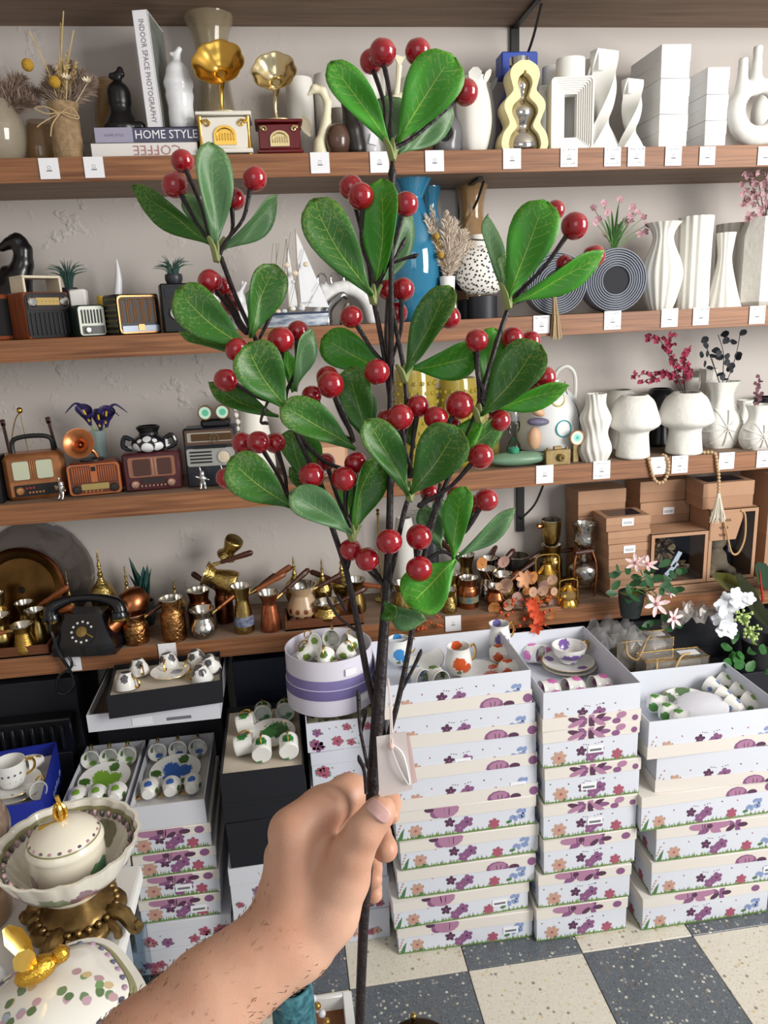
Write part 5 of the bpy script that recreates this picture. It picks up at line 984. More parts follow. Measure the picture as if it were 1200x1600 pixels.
def urn(label, x0, x1, yt, dy, m=None, zb=None):
    loc, wd, h = it(4, x0, x1, yt, dy, zb); t = thing('brass_urn', label, 'urn', loc, 0, 'lidded brass urns on the lowest shelf'); m = m or HAM
    part('bowl', B().lathe([(a*wd/2, z*h) for a, z in sp([(.5, 0), (.55, .04), (.35, .1), (.85, .25), (1, .42)], 3)], 24), m, t)
    part('lid', B().lathe([(a*wd/2, z*h) for a, z in sp([(1.08, .41), (1.02, .45), (.8, .53), (.42, .6), (.18, .66)], 3)], 24), m, t)
    part('finial', B().lathe([(a*wd/2, z*h) for a, z in ((.12, .64), (.24, .69), (.1, .75), (.18, .8), (.07, .86), (.1, .9), (.02, 1))], 12), m, t)
# big trays wrapped in plastic
loc, wd, h = it(4, -60, 102, 826, .2); zc = h*.52; R_ = .118; t = thing('round_tray', 'large round copper tray leaning on wall under clear plastic wrap', 'tray', (loc.x+.03, YW-.045, ZS[4]), rot=(math.radians(-8), 0, 0))
b = B(); b.lathe([(R_, 0), (R_*1.02, .006), (R_*.97, .012), (R_*.8, .004), (R_*.78, -.001), (.01, -.001)], 48, (0, 0, R_), 0, RX(PI/2)); b.f = [f for f in b.f if len(f) < 10]; part('tray', b, mat('#7c5c34', .25, 1, var=.45, vs=14), t)
part('rim', B().tube([(R_*math.cos(a), -.004, R_+R_*math.sin(a)) for a in [2*PI*i/40 for i in range(40)]], .006, 8, closed=True), mat('#6b3a22', .25, 1), t)
loc2 = Vector((loc.x+.075, YW-.004, ZS[4])); r_ = random.Random(3); R3 = .155; P = []
for i in range(9):
    P.append([(R3*i/8*math.cos(k*PI/16)*(1+.03*r_.random()), -.002-.008*r_.random(), R3+R3*i/8*math.sin(k*PI/16)*(1+.03*r_.random())) for k in range(32)])
solo('plastic_wrap', B().grid(P, 0, False, True), tinted('#4d433e', .72, .15), 'crinkled clear plastic bag around the big round tray', 'plastic bag', loc2, 0)
# crate and pots at the left
loc, wd, h = it(4, -30, 84, 1008, .045); CRW = mat('#6b3d22', .6, var=.3, vs=6, stretch=(2, 20, 20))
def crate(label, loc, wd, d, hh):
    t = thing('wooden_crate', label, 'crate', loc)
    part('bottom', B().box((0, 0, .003), (wd, d, .006), .001), CRW, t)
    for s_ in (-1, 1): part('long_side', B().box((0, s_*(d/2-.003), hh/2), (wd, .006, hh), .001), CRW, t); part('end_side', B().box((s_*(wd/2-.003), 0, hh/2), (.006, d-.012, hh), .001), CRW, t)
    return t
crate('low wooden crate of brass pots at left end of lowest shelf', loc+Vector((0, .01, 0)), wd, .1, .03); zc4 = ZS[4]+.006
cezve('brass ridged coffee pot at front of left crate, orange handle left', 18, 60, 975, .03, 'bell', mat('#b9954a', .25, 1, bump=.5, bs=60, stretch=(1, 1, 8)), (PI+.1, -.05, .09), HORG, zb=zc4)
cezve('brass coffee pot with silver rim in left crate behind the front one', 42, 78, 952, .075, 'bell', BRASS, (-.35, .35, .1), HORG, zb=zc4)
cezve('small brass coffee pot at left frame edge in crate', -14, 22, 960, .06, 'round', BRASS, None, zb=zc4)
cezve('brass coffee pot with reddish handle pointing up right', 28, 62, 940, .12, 'bell', BRASS, (.1, .5, .11), HORG)
cezve('tall brass coffee pot at the far left against the tray', -12, 18, 926, .15, 'cyl', HAM, None)
cezve('small brass pot below the reddish wooden handle', 58, 88, 962, .115, 'round', BRASS, (-.2, .3, .08), HWOOD)
urn('slim brass finial urn just left of the telephone', 108, 122, 890, .15)
urn('wide lidded brass urn behind the telephone', 147, 186, 857, .15); urn('slender lidded brass urn between wide urn and agave plant', 192, 218, 880, .14); urn('small lidded brass urn with hooked finial behind engraved copper pot', 262, 292, 903, .15)
# rotary telephone
loc, wd, h = it(4, 92, 192, 938, .035); t = thing('rotary_telephone', 'black rotary dial telephone with brass dial on lowest shelf', 'telephone', loc, math.radians(-8)); BKT = mat('#0b0d12', .22, coat=.4)
P = [[(x*wd*.5*k, y*.058*k2, z) for x, y in ((-1, -1), (-.6, -1.08), (0, -1.1), (.6, -1.08), (1, -1), (1.04, 0), (1, 1), (0, 1.05), (-1, 1), (-1.04, 0))] for k, k2, z in ((1, 1, 0), (1, 1, h*.2), (.92, .94, h*.3), (.72, .72, h*.52), (.6, .5, h*.74), (.62, .45, h*.8))]
b = B(); b.grid(P, 0, False, True); b.poly([p for p in P[-1]]); part('body', b, BKT, t)
Rd = RX(math.radians(58)); dc = Vector((0, -.047, h*.47))
part('dial_plate', B().lathe([(.036, 0), (.036, .003), (.03, .004)], 32, tuple(dc), 0, Rd), BKT, t)
for i in range(10): a = .5+i*.53; part('finger_hole', B().lathe([(.0032, 0), (.0032, .0012)], 10, tuple(dc+Rd @ Vector((.027*math.cos(a), .027*math.sin(a), .004))), 0, Rd), mat('#d8d6d0', .5), t)
part('dial_hub', B().lathe([(.014, 0), (.014, .003), (.004, .005)], 20, tuple(dc+Rd @ Vector((0, 0, .004))), 0, Rd), BRASS, t); part('finger_stop', B().tube([dc+Rd @ Vector((.012, -.004, .006)), dc+Rd @ Vector((.033, -.016, .007))], .002, 6), GOLD, t)
hz = h*.9; hs_ = part('handset', B().tube(spline([(-wd*.56, -.012, hz-.018), (-wd*.5, -.008, hz+.004), (-wd*.2, 0, hz+.02), (wd*.2, 0, hz+.02), (wd*.5, -.004, hz+.004), (wd*.56, -.008, hz-.018)], 5), lerps([.02, .017, .011, .011, .017, .02], 26), 12), BKT, t)
for s_ in (-1, 1): part('earpiece' if s_ < 0 else 'mouthpiece', B().lathe([(.024, -.012), (.026, 0), (.02, .012)], 20, (s_*wd*.55, -.011, hz-.026)), BKT, hs_); part('brass_ring', B().lathe([(.0265, -.009), (.027, -.004)], 20, (s_*wd*.55, -.011, hz-.026)), GOLD, hs_)
cp = [aty(70, 965, YS+.03), aty(80, 985, YS-.012), aty(92, 1020, YS-.02), aty(108, 1045, YS-.02), aty(116, 1068, YS-.02), aty(104, 1084, YS-.02), aty(90, 1080, YS-.02), aty(92, 1058, YS-.025), aty(112, 1040, YS-.025), aty(104, 1020, YS-.015)]
b = B(); L0 = t.location; Mi = Matrix.Rotation(math.radians(8), 3, 'Z'); b.tube([Mi @ (p-L0) for p in spline(cp, 8)], .0042, 8); part('cord', b, BKT, t)
# agave, tipped pots, front row
loc, wd, h = it(4, 206, 252, 868, .16); t = thing('agave_plant', 'teal green artificial agave plant against the wall behind copper pots', 'plant', loc)
b = B(); r_ = random.Random(7)
for i in range(11):
    a = 2*PI*i/11+r_.uniform(-.2, .2); e = r_.uniform(.4, 1); hh = h*r_.uniform(.7, 1); s_ = Vector((-math.sin(a), math.cos(a), 0)); P = []
    for u, wq in ((0, .5), (.3, .9), (.6, .8), (.85, .45), (1, .04)): p = Vector((math.cos(a)*.042*e*u**1.4, math.sin(a)*.035*e*u**1.4, h*.25+(hh-h*.25)*u)); P.append([p-s_*.016*wq, p-Vector((math.cos(a), math.sin(a), 0))*.004*wq, p+s_*.016*wq])
    b.grid(P)
part('leaves', b, mat('#2f5550', .5, var=.25, vs=40), t); part('pot', B().lathe(hollow([(.018, 0), (.026, .02), (.026, h*.35)], .003), 16), mat('#1f2a28', .5), t)
cezve('copper coffee pot lying tipped on its side in front of agave', 208, 256, 915, .09, 'round', COPPER, None, rot=(math.radians(25), math.radians(-128), 0), lift=.125)
cezve('worn copper coffee pot with neck right of the telephone', 192, 234, 958, .04, 'cyl', ENGC, (.35, .5, .07), HWOOD)
cezve('tall engraved copper coffee pot with tin rim, front row', 252, 292, 934, .035, 'cyl', ENGC)
cezve('silver round coffee pot with copper handle, front row', 298, 340, 951, .03, 'round', SILV, (.25, .55, .1), COPPER)
cezve('dark copper coffee pot behind the silver round pot', 294, 334, 921, .1, 'cyl', DCOP); cezve('brown copper coffee pot behind the blue enamelled pot', 336, 366, 910, .13, 'cyl', DCOP, (2.6, .5, .09), HWOOD)
cezve('blue enamelled brass coffee pot, front row', 362, 401, 914, .04, 'bell', BRASS, (.3, .35, .11), HORG, band=mat('#49546e', .3, col2='#7e8494', vs=90))
cezve('speckled red copper coffee pot, front row beside crate', 403, 443, 925, .035, 'bell', mat('#b56a48', .28, .9, var=.35, vs=120), (.5, .5, .12), HWOOD)
zp = ZS[4]+.115
cezve('hammered gold coffee pot, uppermost of tilted pair on the pile', 352, 388, 846, .12, 'bell', HAM, None, zb=zp+.06, rot=(math.radians(-20), math.radians(-150), 0), lift=.07)
cezve('hammered gold coffee pot tilted sideways on pile with dark handle', 344, 392, 872, .1, 'bell', HAM, (0, -.9, .11), HWOOD, zb=zp-.01, rot=(math.radians(-15), math.radians(-65), .2), lift=.015)
for lab, x0, y0, x1, y1, dy, m in (('loose brown wooden pot handle lying across the pots', 395, 925, 432, 898, .12, HWOOD), ('loose reddish wooden pot handle behind speckled pot', 418, 908, 455, 885, .14, HORG)):
    a, c = aty(x0, y0, YS+dy), aty(x1, y1, YS+dy+.02); b = B(); b.tube([a.lerp(c, u)-a for u in (0, .15, .3, .5, .75, .95, 1)], [.006, .008, .007, .009, .01, .01, .005], 8); solo('pot_handle', b, m, lab, 'handle', a)
# second crate
loc, wd, h = it(4, 446, 566, 965, .06); crate('low wooden crate with pots and pine cones behind the round gift box', loc, wd, .1, .03)
cezve('cream pot with brown spots standing in middle crate', 449, 498, 913, .075, 'round', spotmat('#b49878', [(.039*math.cos(a), -.039*math.sin(a), z, .0085, '#6a3a20') for a in (.3, .85, 1.4, 1.95, 2.5) for z in (.016, .036)], .3, wob=.1), (.3, .3, .09), HWOOD, zb=zc4)
cezve('brass ridged pot in middle crate behind branch stem', 490, 532, 940, .045, 'round', HAM, (.3, .3, .1), HWOOD, zb=zc4)
urn('lidded brass urn rising behind brown-spotted pot', 446, 480, 868, .15); urn('lidded brass urn left behind the left branch stem', 492, 520, 872, .14); urn('lidded brass urn right behind the left branch stem', 520, 552, 862, .17)
cezve('brass coffee pot between the branch stems', 540, 575, 905, .11, 'bell', BRASS, (2.7, .3, .12), HWOOD); cezve('small brass coffee pot behind the thick branch stem', 612, 648, 910, .1, 'bell', BRASS, (2.9, .1, .1), HORG)
for i, (x, y) in enumerate(((458, 975), (470, 978), (483, 975), (505, 974), (520, 970))):
    loc = aty(x, y, YS+.035); b = B(); b.ball((0, 0, .011), .011, 10, 0, (1, 1, .95)); [b.ball((.0095*math.cos(k*2.4)*math.sin(.4+k*.13), .0095*math.sin(k*2.4)*math.sin(.4+k*.13), .011+.009*math.cos(.4+k*.13)), .003, 5) for k in range(20)]
    solo('pine_cone', b, mat('#5a3826' if i != 4 else '#d8d2c4', .7), ('first', 'second', 'third', 'fourth', 'pale fifth')[i]+' pine cone from left in the middle crate', 'pine cone', (loc.x, loc.y, zc4))
loc, wd, h = it(4, 588, 604, 794, .18); t = thing('candlestick', 'thin tall brass candlestick behind the thick branch stem', 'candlestick', loc); part('stem', B().lathe([(.022, 0), (.022, .005), (.006, .012), (.0035, .03), (.0035, h*.93), (.006, h*.94), (.003, h*.96), (.006, h*.98), (.001, h)], 14), BRASS, t)
vase('vase', 'plain white ceramic vase behind the lower berries', (4, 618, 652, 808, .17), [(.9, 0), (1, .3), (.9, .8), (.7, 1)], mat('#d4d2cc', .5))
airplant('glossy green leafy plant behind lower leaves on the lowest shelf', 674, 4, 838, 770, .19, .07, '#3a6a58', 26, 12)
# right group of pots
cezve('silver rimmed brass coffee pot behind right berries, back row', 712, 745, 866, .17, 'bell', BRASS, (2.2, .6, .09), HWOOD); cezve('blue patterned copper coffee pot with blue charm, right group', 716, 748, 902, .07, 'cyl', COPPER, None, band=mat('#3f6f7e', .3, col2='#8a7a52', vs=80))
cezve('small silver coffee pot beside the blue patterned copper pot', 744, 776, 888, .12, 'bell', SILV, (.4, .6, .1), HWOOD); cezve('brass coffee pot behind dried orange flowers', 770, 806, 897, .1, 'round', BRASS, (.3, .4, .09), HWOOD); cezve('dark iron coffee pan behind dried flowers', 790, 826, 868, .17, 'cup', mat('#1f1c1a', .4), (.2, .3, .07), HWOOD); cezve('silver coffee pot in back row right of silver rimmed one', 748, 778, 872, .19, 'bell', SILV, (1.0, .6, .08), HWOOD)
cezve('tall brass milk jug, upper of the stacked pair by kraft boxes', 846, 876, 812, .17, 'cup', BRASS, (PI, -.2, .02), COPPER, zb=aty(861, 850, YS+.17).z); cezve('tall brass milk jug, lower of stacked pair by kraft boxes', 844, 878, 850, .17, 'cyl', BRASS, (0, .1, .08), HWOOD)
cezve('brass coffee pot with tin rim, back row behind blue patterned pot', 694, 722, 895, .09, 'bell', BRASS, (2.4, .4, .08), HWOOD); cezve('copper coffee pot between silver pot and dried flowers', 760, 790, 915, .05, 'round', COPPER, (.5, .4, .08), HORG); cezve('dark copper coffee pot in back row beside bracket', 806, 836, 880, .19, 'cyl', DCOP, (2.8, .4, .08), HWOOD); cezve('brass coffee pot directly right of lower berries, front row', 690, 716, 920, .04, 'bell', HAM, None)
def lantern(label, x0, x1, yt, dy):
    loc, wd, h = it(4, x0, x1, yt, dy); t = thing('brass_lantern', label, 'lantern', loc, 0, 'gold lanterns'); r = wd/2
    part('base', B().lathe([(r, 0), (r, .008), (r*.8, .02), (r*.7, h*.18)], 20), GOLD, t); part('glass_chimney', B().lathe([(r*.6, h*.18), (r*.75, h*.4), (r*.55, h*.62)], 20), tinted('#c9a86a', .35, .05), t)
    part('roof', B().lathe(sp([(r*.75, h*.6), (r*.5, h*.68), (r*.3, h*.78), (r*.32, h*.82), (r*.1, h*.86)], 3), 20), GOLD, t)
    for s_ in (-1, 1): part('side_rail', B().tube(spline([(s_*r*.9, 0, .01), (s_*r*.95, 0, h*.4), (s_*r*.85, 0, h*.68)], 4), .003, 6), GOLD, t)
    part('bail', B().tube(spline([(-r*.85, 0, h*.66), (-r*.8, 0, h*.95), (0, 0, h), (r*.8, 0, h*.95), (r*.85, 0, h*.66)], 4), .0028, 6), GOLD, t)
lantern('taller gold lantern right of dried orange flowers', 834, 876, 866, .075); lantern('smaller gold lantern at shelf front beside taller one', 872, 904, 905, .012)
loc, wd, h = it(4, 884, 938, 818, .09); t = thing('samovar', 'silver pierced samovar with copper legs beside the kraft boxes', 'samovar', loc); zb_ = h*.32
part('brazier', B().lathe(sp([(.02, .03), (.038, .045), (.045, .07), (.04, .09), (.02, .105)], 3), 24), SILV, t); part('chimney', B().lathe([(.012, .1), (.01, .13), (.013, h*.68)], 16), SILV, t); part('top_cup', B().lathe(hollow(sp([(.016, h*.66), (.03, h*.74), (.028, h*.86), (.036, h)], 3), .002), 20), SILV, t); part('grip', B().tube([(-.035, -.02, h*.62), (.02, -.02, h*.63)], .008, 10), HWOOD, t)
for a in (.5, 2.1, 3.7, 5.3): part('leg', B().tube(spline([(.03*math.cos(a), .03*math.sin(a), h*.63), (.046*math.cos(a), .046*math.sin(a), .09), (.04*math.cos(a), .04*math.sin(a), 0)], 4), .003, 6), COPPER, t)
# dried orange arrangement
loc, wd, h = it(4, 790, 850, 985, .0); loc = Vector((sx(806, YS-.02, .80), YS+.035, ZS[4])); t = thing('dried_flowers', 'dried orange leaves, berries and flowers in front of gold lanterns', 'dried flowers', loc); r_ = random.Random(15)
LV = [mat('#b5763a', .7, var=.2), mat('#a98478', .7, var=.2), mat('#c09a80', .7, var=.2)]; Y0 = YS+.02
for i, (px, py, r) in enumerate(((753, 880, .019), (787, 878, .019), (790, 915, .024), (832, 903, .02), (850, 916, .019), (833, 925, .016), (772, 950, .019), (808, 935, .02), (845, 950, .018), (862, 935, .016), (775, 962, .011), (795, 945, .018), (858, 925, .017), (826, 950, .014))+tuple((r_.uniform(778, 866), r_.uniform(905, 985), r_.uniform(.011, .018)) for _ in range(16))):
    p = aty(px, py, Y0+r_.uniform(-.03, .01))-loc; b = B(); n_ = Vector((r_.uniform(-.4, .4), -1, r_.uniform(-.1, .6))).normalized(); e = n_.orthogonal().normalized(); f = n_.cross(e)
    P = [[p+(e*math.cos(k*PI/5)+f*math.sin(k*PI/5)*.85)*r*q-n_*.005*(1-q) for k in range(10)] for q in (.02, .55, 1)]; b.grid(P, 0, False, True); b.tube(spline([p, p*.5+Vector((0, 0, -.01)), (0, 0, .03)], 4), .0009, 4); part('dried_leaf', b, LV[i % 3], t)
b = B()
for i in range(60): p = aty(r_.uniform(780, 862), r_.uniform(930, 990), Y0+r_.uniform(-.05, -.01))-loc; b.ball(p, r_.uniform(.004, .0062), 6)
tag(part('orange_berries', b, mat('#c0441e', .4), t), kind='stuff')
b = B()
for px, py in ((835, 955), (842, 966), (838, 980), (830, 945)): flower(b, aty(px, py, Y0-.05)-loc, (r_.uniform(-.5, .5), -1, .3), .021, 6, 0, None, .5, .6)
part('orange_flowers', b, mat('#d2552a', .6, col2='#b83a1c', vs=80), t)
b = B(); flower(b, aty(820, 905, Y0-.03)-loc, (-.2, -1, .4), .026, 7, 0, None, .6, .5); part('peach_flower', b, mat('#cf9b72', .6), t)
b = B()
for i in range(40): p = aty(r_.uniform(760, 870), r_.uniform(925, 985), Y0+r_.uniform(-.05, .0))-loc; b.tube([p, p*.4], .0009, 3)
part('twigs', b, mat('#5e3a22', .8), t)
t = thing('dried_flowers', 'small bunch of orange berries and yellow leaves behind lowest berry leaf', 'dried flowers', (sx(672, YS-.03, .8), YS+.0, ZS[4]))
b = B(); b2 = B(); lo = t.location
for i in range(26): p = aty(r_.uniform(640, 690), r_.uniform(955, 985), YS-.02)-lo; b.ball(p, .0042, 6)
for i in range(9): p = aty(r_.uniform(640, 675), r_.uniform(935, 970), YS-.02)-lo; petal(b2, p, (r_.uniform(-1, 1), 0, 1), (0, -1, 0), .02, .012)
tag(part('orange_berries', b, mat('#b5522a', .4), t), kind='stuff'); part('yellow_leaves', b2, mat('#c98f2a', .6), t)
# kraft boxes
KR = mat('#a98266', .75, var=.06, vs=20); KRL = mat('#b28b6e', .75, var=.06, vs=20); DKW = mat('#2d2f3a', .15, .2)
def kraft(label, x0, x1, yt, yb, dy, depth, z=None, sticker=0, win=0, rz=0):
    Y = YS+dy; z = aty((x0+x1)/2, yb, Y).z if z is None else z; a, c = sx(x0, Y, z+.03), sx(x1, Y, z+.03); hh = aty((x0+x1)/2, yt, Y).z-z
    t = carton('kraft_box', label, ((a+c)/2, Y+depth/2, z), (c-a, depth, hh-.0006), KR, rz, .55, 'brown kraft gift boxes', lm=KRL)
    if win: part('window', B().box((0, .004, hh-.0004), ((c-a)*.72, depth*.7, .001)), DKW, t)
    if sticker: part('sticker', B().box(((c-a)*sticker, -depth/2-.0012, hh*.62), (.036, .0008, .022)), PAPER, t); b = B(); [b.box(((c-a)*sticker, -depth/2-.0018, hh*.62-.004+k*.004), (.026, .0003, .0016)) for k in (0, 1)]; part('sticker_print', b, INK, t)
    return z+hh
z = ZS[4]; n6 = ('bottom', 'second from bottom', 'third from bottom', 'fourth from bottom', 'fifth from bottom', 'topmost')
for i, (x0, x1, yt) in enumerate(((953, 1016, 900), (953, 1016, 878), (951, 1016, 850), (951, 1018, 848), (950, 1017, 827), (947, 1017, 806))):
    Y = YS+.03; yts = (914, 893, 872, 849, 829, 807)[i]; z = kraft(n6[i]+' small kraft box in the stack behind the potted lilies', x0, x1, yts, 0, .03, .095, z, (0, 0, 0, -.02, .0, -.02)[i], i == 5)
z = ZS[4]
for i, yt in enumerate((865, 805, 765)): z = kraft(('lowest', 'middle', 'uppermost')[i]+' kraft box of back left column beside bracket', 903, 978, yt, 0, .13, .1, z)
z = ZS[4]
for i, yt in enumerate((822, 783, 750)): z = kraft(('lowest', 'middle stickered', 'uppermost')[i]+' kraft box of back middle column', 1000, 1084, yt, 0, .135, .1, z, .0 if i != 1 else .02, 0)
def windowbox(label, x0, x1, yt, yb, dy, depth, z):
    Y = YS+dy; a, c = sx(x0, Y, z+.05), sx(x1, Y, z+.05); hh = aty((x0+x1)/2, yt, Y).z-z; wd = c-a
    t = thing('gift_box', label, 'box', ((a+c)/2, Y+depth/2, z), 0, 'kraft boxes with clear window'); fr = .012
    part('back', B().box((0, depth/2-.001, hh/2), (wd, .002, hh)), DKW, t)
    for s_ in (-1, 1): part('side', B().box((s_*(wd/2-.001), 0, hh/2), (.002, depth, hh)), KR, t); part('frame_post', B().box((s_*(wd/2-fr/2), -depth/2+.001, hh/2), (fr, .002, hh)), KRL, t)
    part('top', B().box((0, 0, hh-.001), (wd, depth, .002)), KRL, t); part('base', B().box((0, 0, .001), (wd, depth, .002)), KR, t)
    for z_ in (fr/2, hh-fr/2): part('frame_rail', B().box((0, -depth/2+.001, z_), (wd-fr*2, .002, fr)), KRL, t)
    part('window_pane', B().box((0, -depth/2+.0025, hh/2), (wd-fr*1.6, .0006, hh-fr*1.6)), glass('#eef2f6', .03), t)
    return t, wd, hh
zc = kraft('flat kraft carton under the window gift boxes', 1010, 1186, 912, 0, .012, .17, ZS[4])
t, wd, hh = windowbox('kraft gift box with clear window showing dried flower balls', 1015, 1105, 832, 0, .02, .1, zc)
r_ = random.Random(11)
for (x, z, rr) in ((-.03, .1, .038), (.025, .04, .03)):
    b = B()
    for k in range(60): d = Vector((r_.gauss(0, 1), r_.gauss(0, 1), r_.gauss(0, 1))).normalized(); petal(b, Vector((x, 0, z))+d*rr*.55, d+Vector((r_.gauss(0, .5), r_.gauss(0, .5), r_.gauss(0, .5))), d, rr*.5, rr*.35)
    part('dried_flower_ball', b, mat('#9c7f5c', .8, var=.3, vs=80), t)
for (x, z, a) in ((.008, .07, .5), (-.005, .04, .8)): part('paper_leaf', B().box((x, -.02, z), (.014, .0006, .05), 0, 0, RY(a)), PAPER, t)
t, wd, hh = windowbox('tall kraft gift bag with rope handle showing teddy bear', 1104, 1180, 795, 0, .02, .11, zc)
TED = mat('#9c8468', .9, bump=.8, bs=300); part('teddy_bear', blob([((-.012, 0, .035), (-.012, 0, .045), .026, .024), ((-.012, 0, .085), (-.012, 0, .088), .021, .021), ((-.03, 0, .105), (-.03, 0, .106), .009, .009), ((.006, 0, .105), (.006, 0, .106), .009, .009), ((-.03, -.012, .02), (-.036, -.03, .016), .011, .011), ((.008, -.012, .02), (.012, -.03, .016), .011, .011)], .003, .006), TED, t).scale = (1.35, 1.1, 1.25)
part('bottle', B().lathe(sp([(.014, .005), (.015, .06), (.013, .075), (.005, .09), (.005, .105)], 2), 16, (.026, .01, 0)), mat('#14181c', .2), t); part('upper_flap', B().prism([(-wd/2+.004, hh*.58), (wd*.05, hh*.58), (wd*.2, hh*.95), (-wd/2+.004, hh*.95)], -.0565, -.0555), KRL, t); b = B(); [b.tube(spline([(-wd*.3+i*.007, -.0572, hh*(.85-.1*j)), (-wd*.28+i*.007, -.0572, hh*(.87-.1*j)), (-wd*.27+i*.007, -.0572, hh*(.83-.1*j)), (-wd*.255+i*.007, -.0572, hh*(.86-.1*j))], 3), .0006, 3) for j in (0, 1, 2) for i in range(5-j)]; part('script_print', b, mat('#5a4028', .6), t)
b = B(); b.tube(spline([(-wd*.28, -.056, hh*.98), (-.028, -.066, hh*.7), (-.01, -.068, hh*.42), (.012, -.068, hh*.4), (.03, -.066, hh*.6), (.03, -.06, hh*.9), (.018, -.056, hh*.97)], 6), .003, 8); part('rope_handle', b, mat('#b8946a', .8), t)
zz = zc+hh; kraft('wide kraft box with dark glossy lid above the teddy gift bag', 1098, 1178, 753, 0, .03, .095, zz, 0, 1)
kraft('plain white and grey carton at right edge beside kraft boxes', 1192, 1240, 740, 0, .03, .15, ZS[4])
# ------------------------------------------------------------------ boxes of china on the floor
PRM = [mat(c, .6) for c in ('#84567f', '#a3566a', '#66863f', '#8496bf', '#bd9684', '#55344f', '#a97a98', '#4a7548')]
def el2(b, x, z, rx, rz_, a, y, mi, n=8): ca, sa = math.cos(a), math.sin(a); b.poly([(x+rx*math.cos(t)*ca-rz_*math.sin(t)*sa, y, z+rx*math.cos(t)*sa+rz_*math.sin(t)*ca) for t in [2*PI*i/n for i in range(n)]], mi)
def fl2(b, x, z, r, n, y, mi, a0=0, wf=.42, mc=None):
    r *= 1.25
    for i in range(n): a = a0+2*PI*i/n; el2(b, x+r*.55*math.cos(a), z+r*.55*math.sin(a), r*.5, r*wf*.6, a, y-.00004*i, mi, 7)
    if mc is not None: el2(b, x, z, r*.2, r*.2, 0, y-.0005, mc, 6)
def sideprint(w_, y, seed, long):
    b = B(); r_ = random.Random(seed)
    for i in range(int(w_/.0042)):
        x = -w_/2+.003+i*.0042; hh = r_.uniform(.006, .017)
        if x < w_/2-.004: b.poly([(x-.0024, y, .0008), (x+.0024, y, .0008), (x+r_.uniform(-.003, .003), y, hh)], 2)
    b.poly([(-w_/2+.001, y+.0001, .0008), (w_/2-.001, y+.0001, .0008), (w_/2-.001, y+.0001, .004), (-w_/2+.001, y+.0001, .004)], 2)
    U = [(-.36, 'lily'), (-.05, 'orchid'), (.2, 'lotus'), (.37, 'bell')] if long else [(-.33, 'lily'), (.0, 'orchid'), (.28, 'lotus')]
    k = 1 if long else 1.15
    for u, kd in U:
        x = u*w_
        if kd == 'lily': fl2(b, x, .024, .014*k, 7, y-.0002, 4, .3, .5, 1); [el2(b, x+.015*math.cos(a), .024+.012*math.sin(a), .004, .0022, a, y-.0001, 5, 6) for a in (.6, 1.4, 2.2, 2.9)]; el2(b, x+.006, .008, .009, .006, .3, y-.0001, 7)
        elif kd == 'orchid': fl2(b, x-.024, .036, .011, 5, y-.0002, 5, .2, .6, 0); fl2(b, x+.02, .032, .013, 5, y-.0002, 0, .5, .7, 5); fl2(b, x+.001, .018, .012, 5, y-.0003, 0, 0, .7, 6); [el2(b, x+q, .05+abs(q)*.2, .0018, .0014, 0, y, 5, 5) for q in (-.018, -.012, -.006, .012, .02, .026)]
        elif kd == 'lotus': fl2(b, x, .017, .012, 6, y-.0002, 1, .4, .6); el2(b, x, .02, .006, .005, 0, y-.0006, 1)
        else: [el2(b, x+dx*1.2, .027+dz*1.2, .0088, .0056, a, y-.0002, 3) for dx, dz, a in ((-.012, 0, .9), (-.004, -.003, 1.6), (.006, 0, 2.2), (.014, .012, 1.2), (.004, .014, .5), (.012, .002, 1.9))]; el2(b, x-.022, .016, .008, .0045, .2, y-.0001, 7)
    if long: b.poly([(-w_/2+.004, y-.0001, .002), (-w_/2+.016, y-.0001, .004), (-w_/2+.022, y-.0001, .036), (-w_/2+.012, y-.0001, .022)], 7); [el2(b, -w_/2+.004+q*.003, .02+q*.008, .0035, .0025, .8, y-.0001, 4, 6) for q in range(4)]
    for q in ((-.44, .055), (-.25, .05), (.12, .055), (.24, .052)): el2(b, q[0]*w_, q[1], .0026, .0018, r_.random()*3, y, r_.choice((1, 5, 7)), 6)
    return b
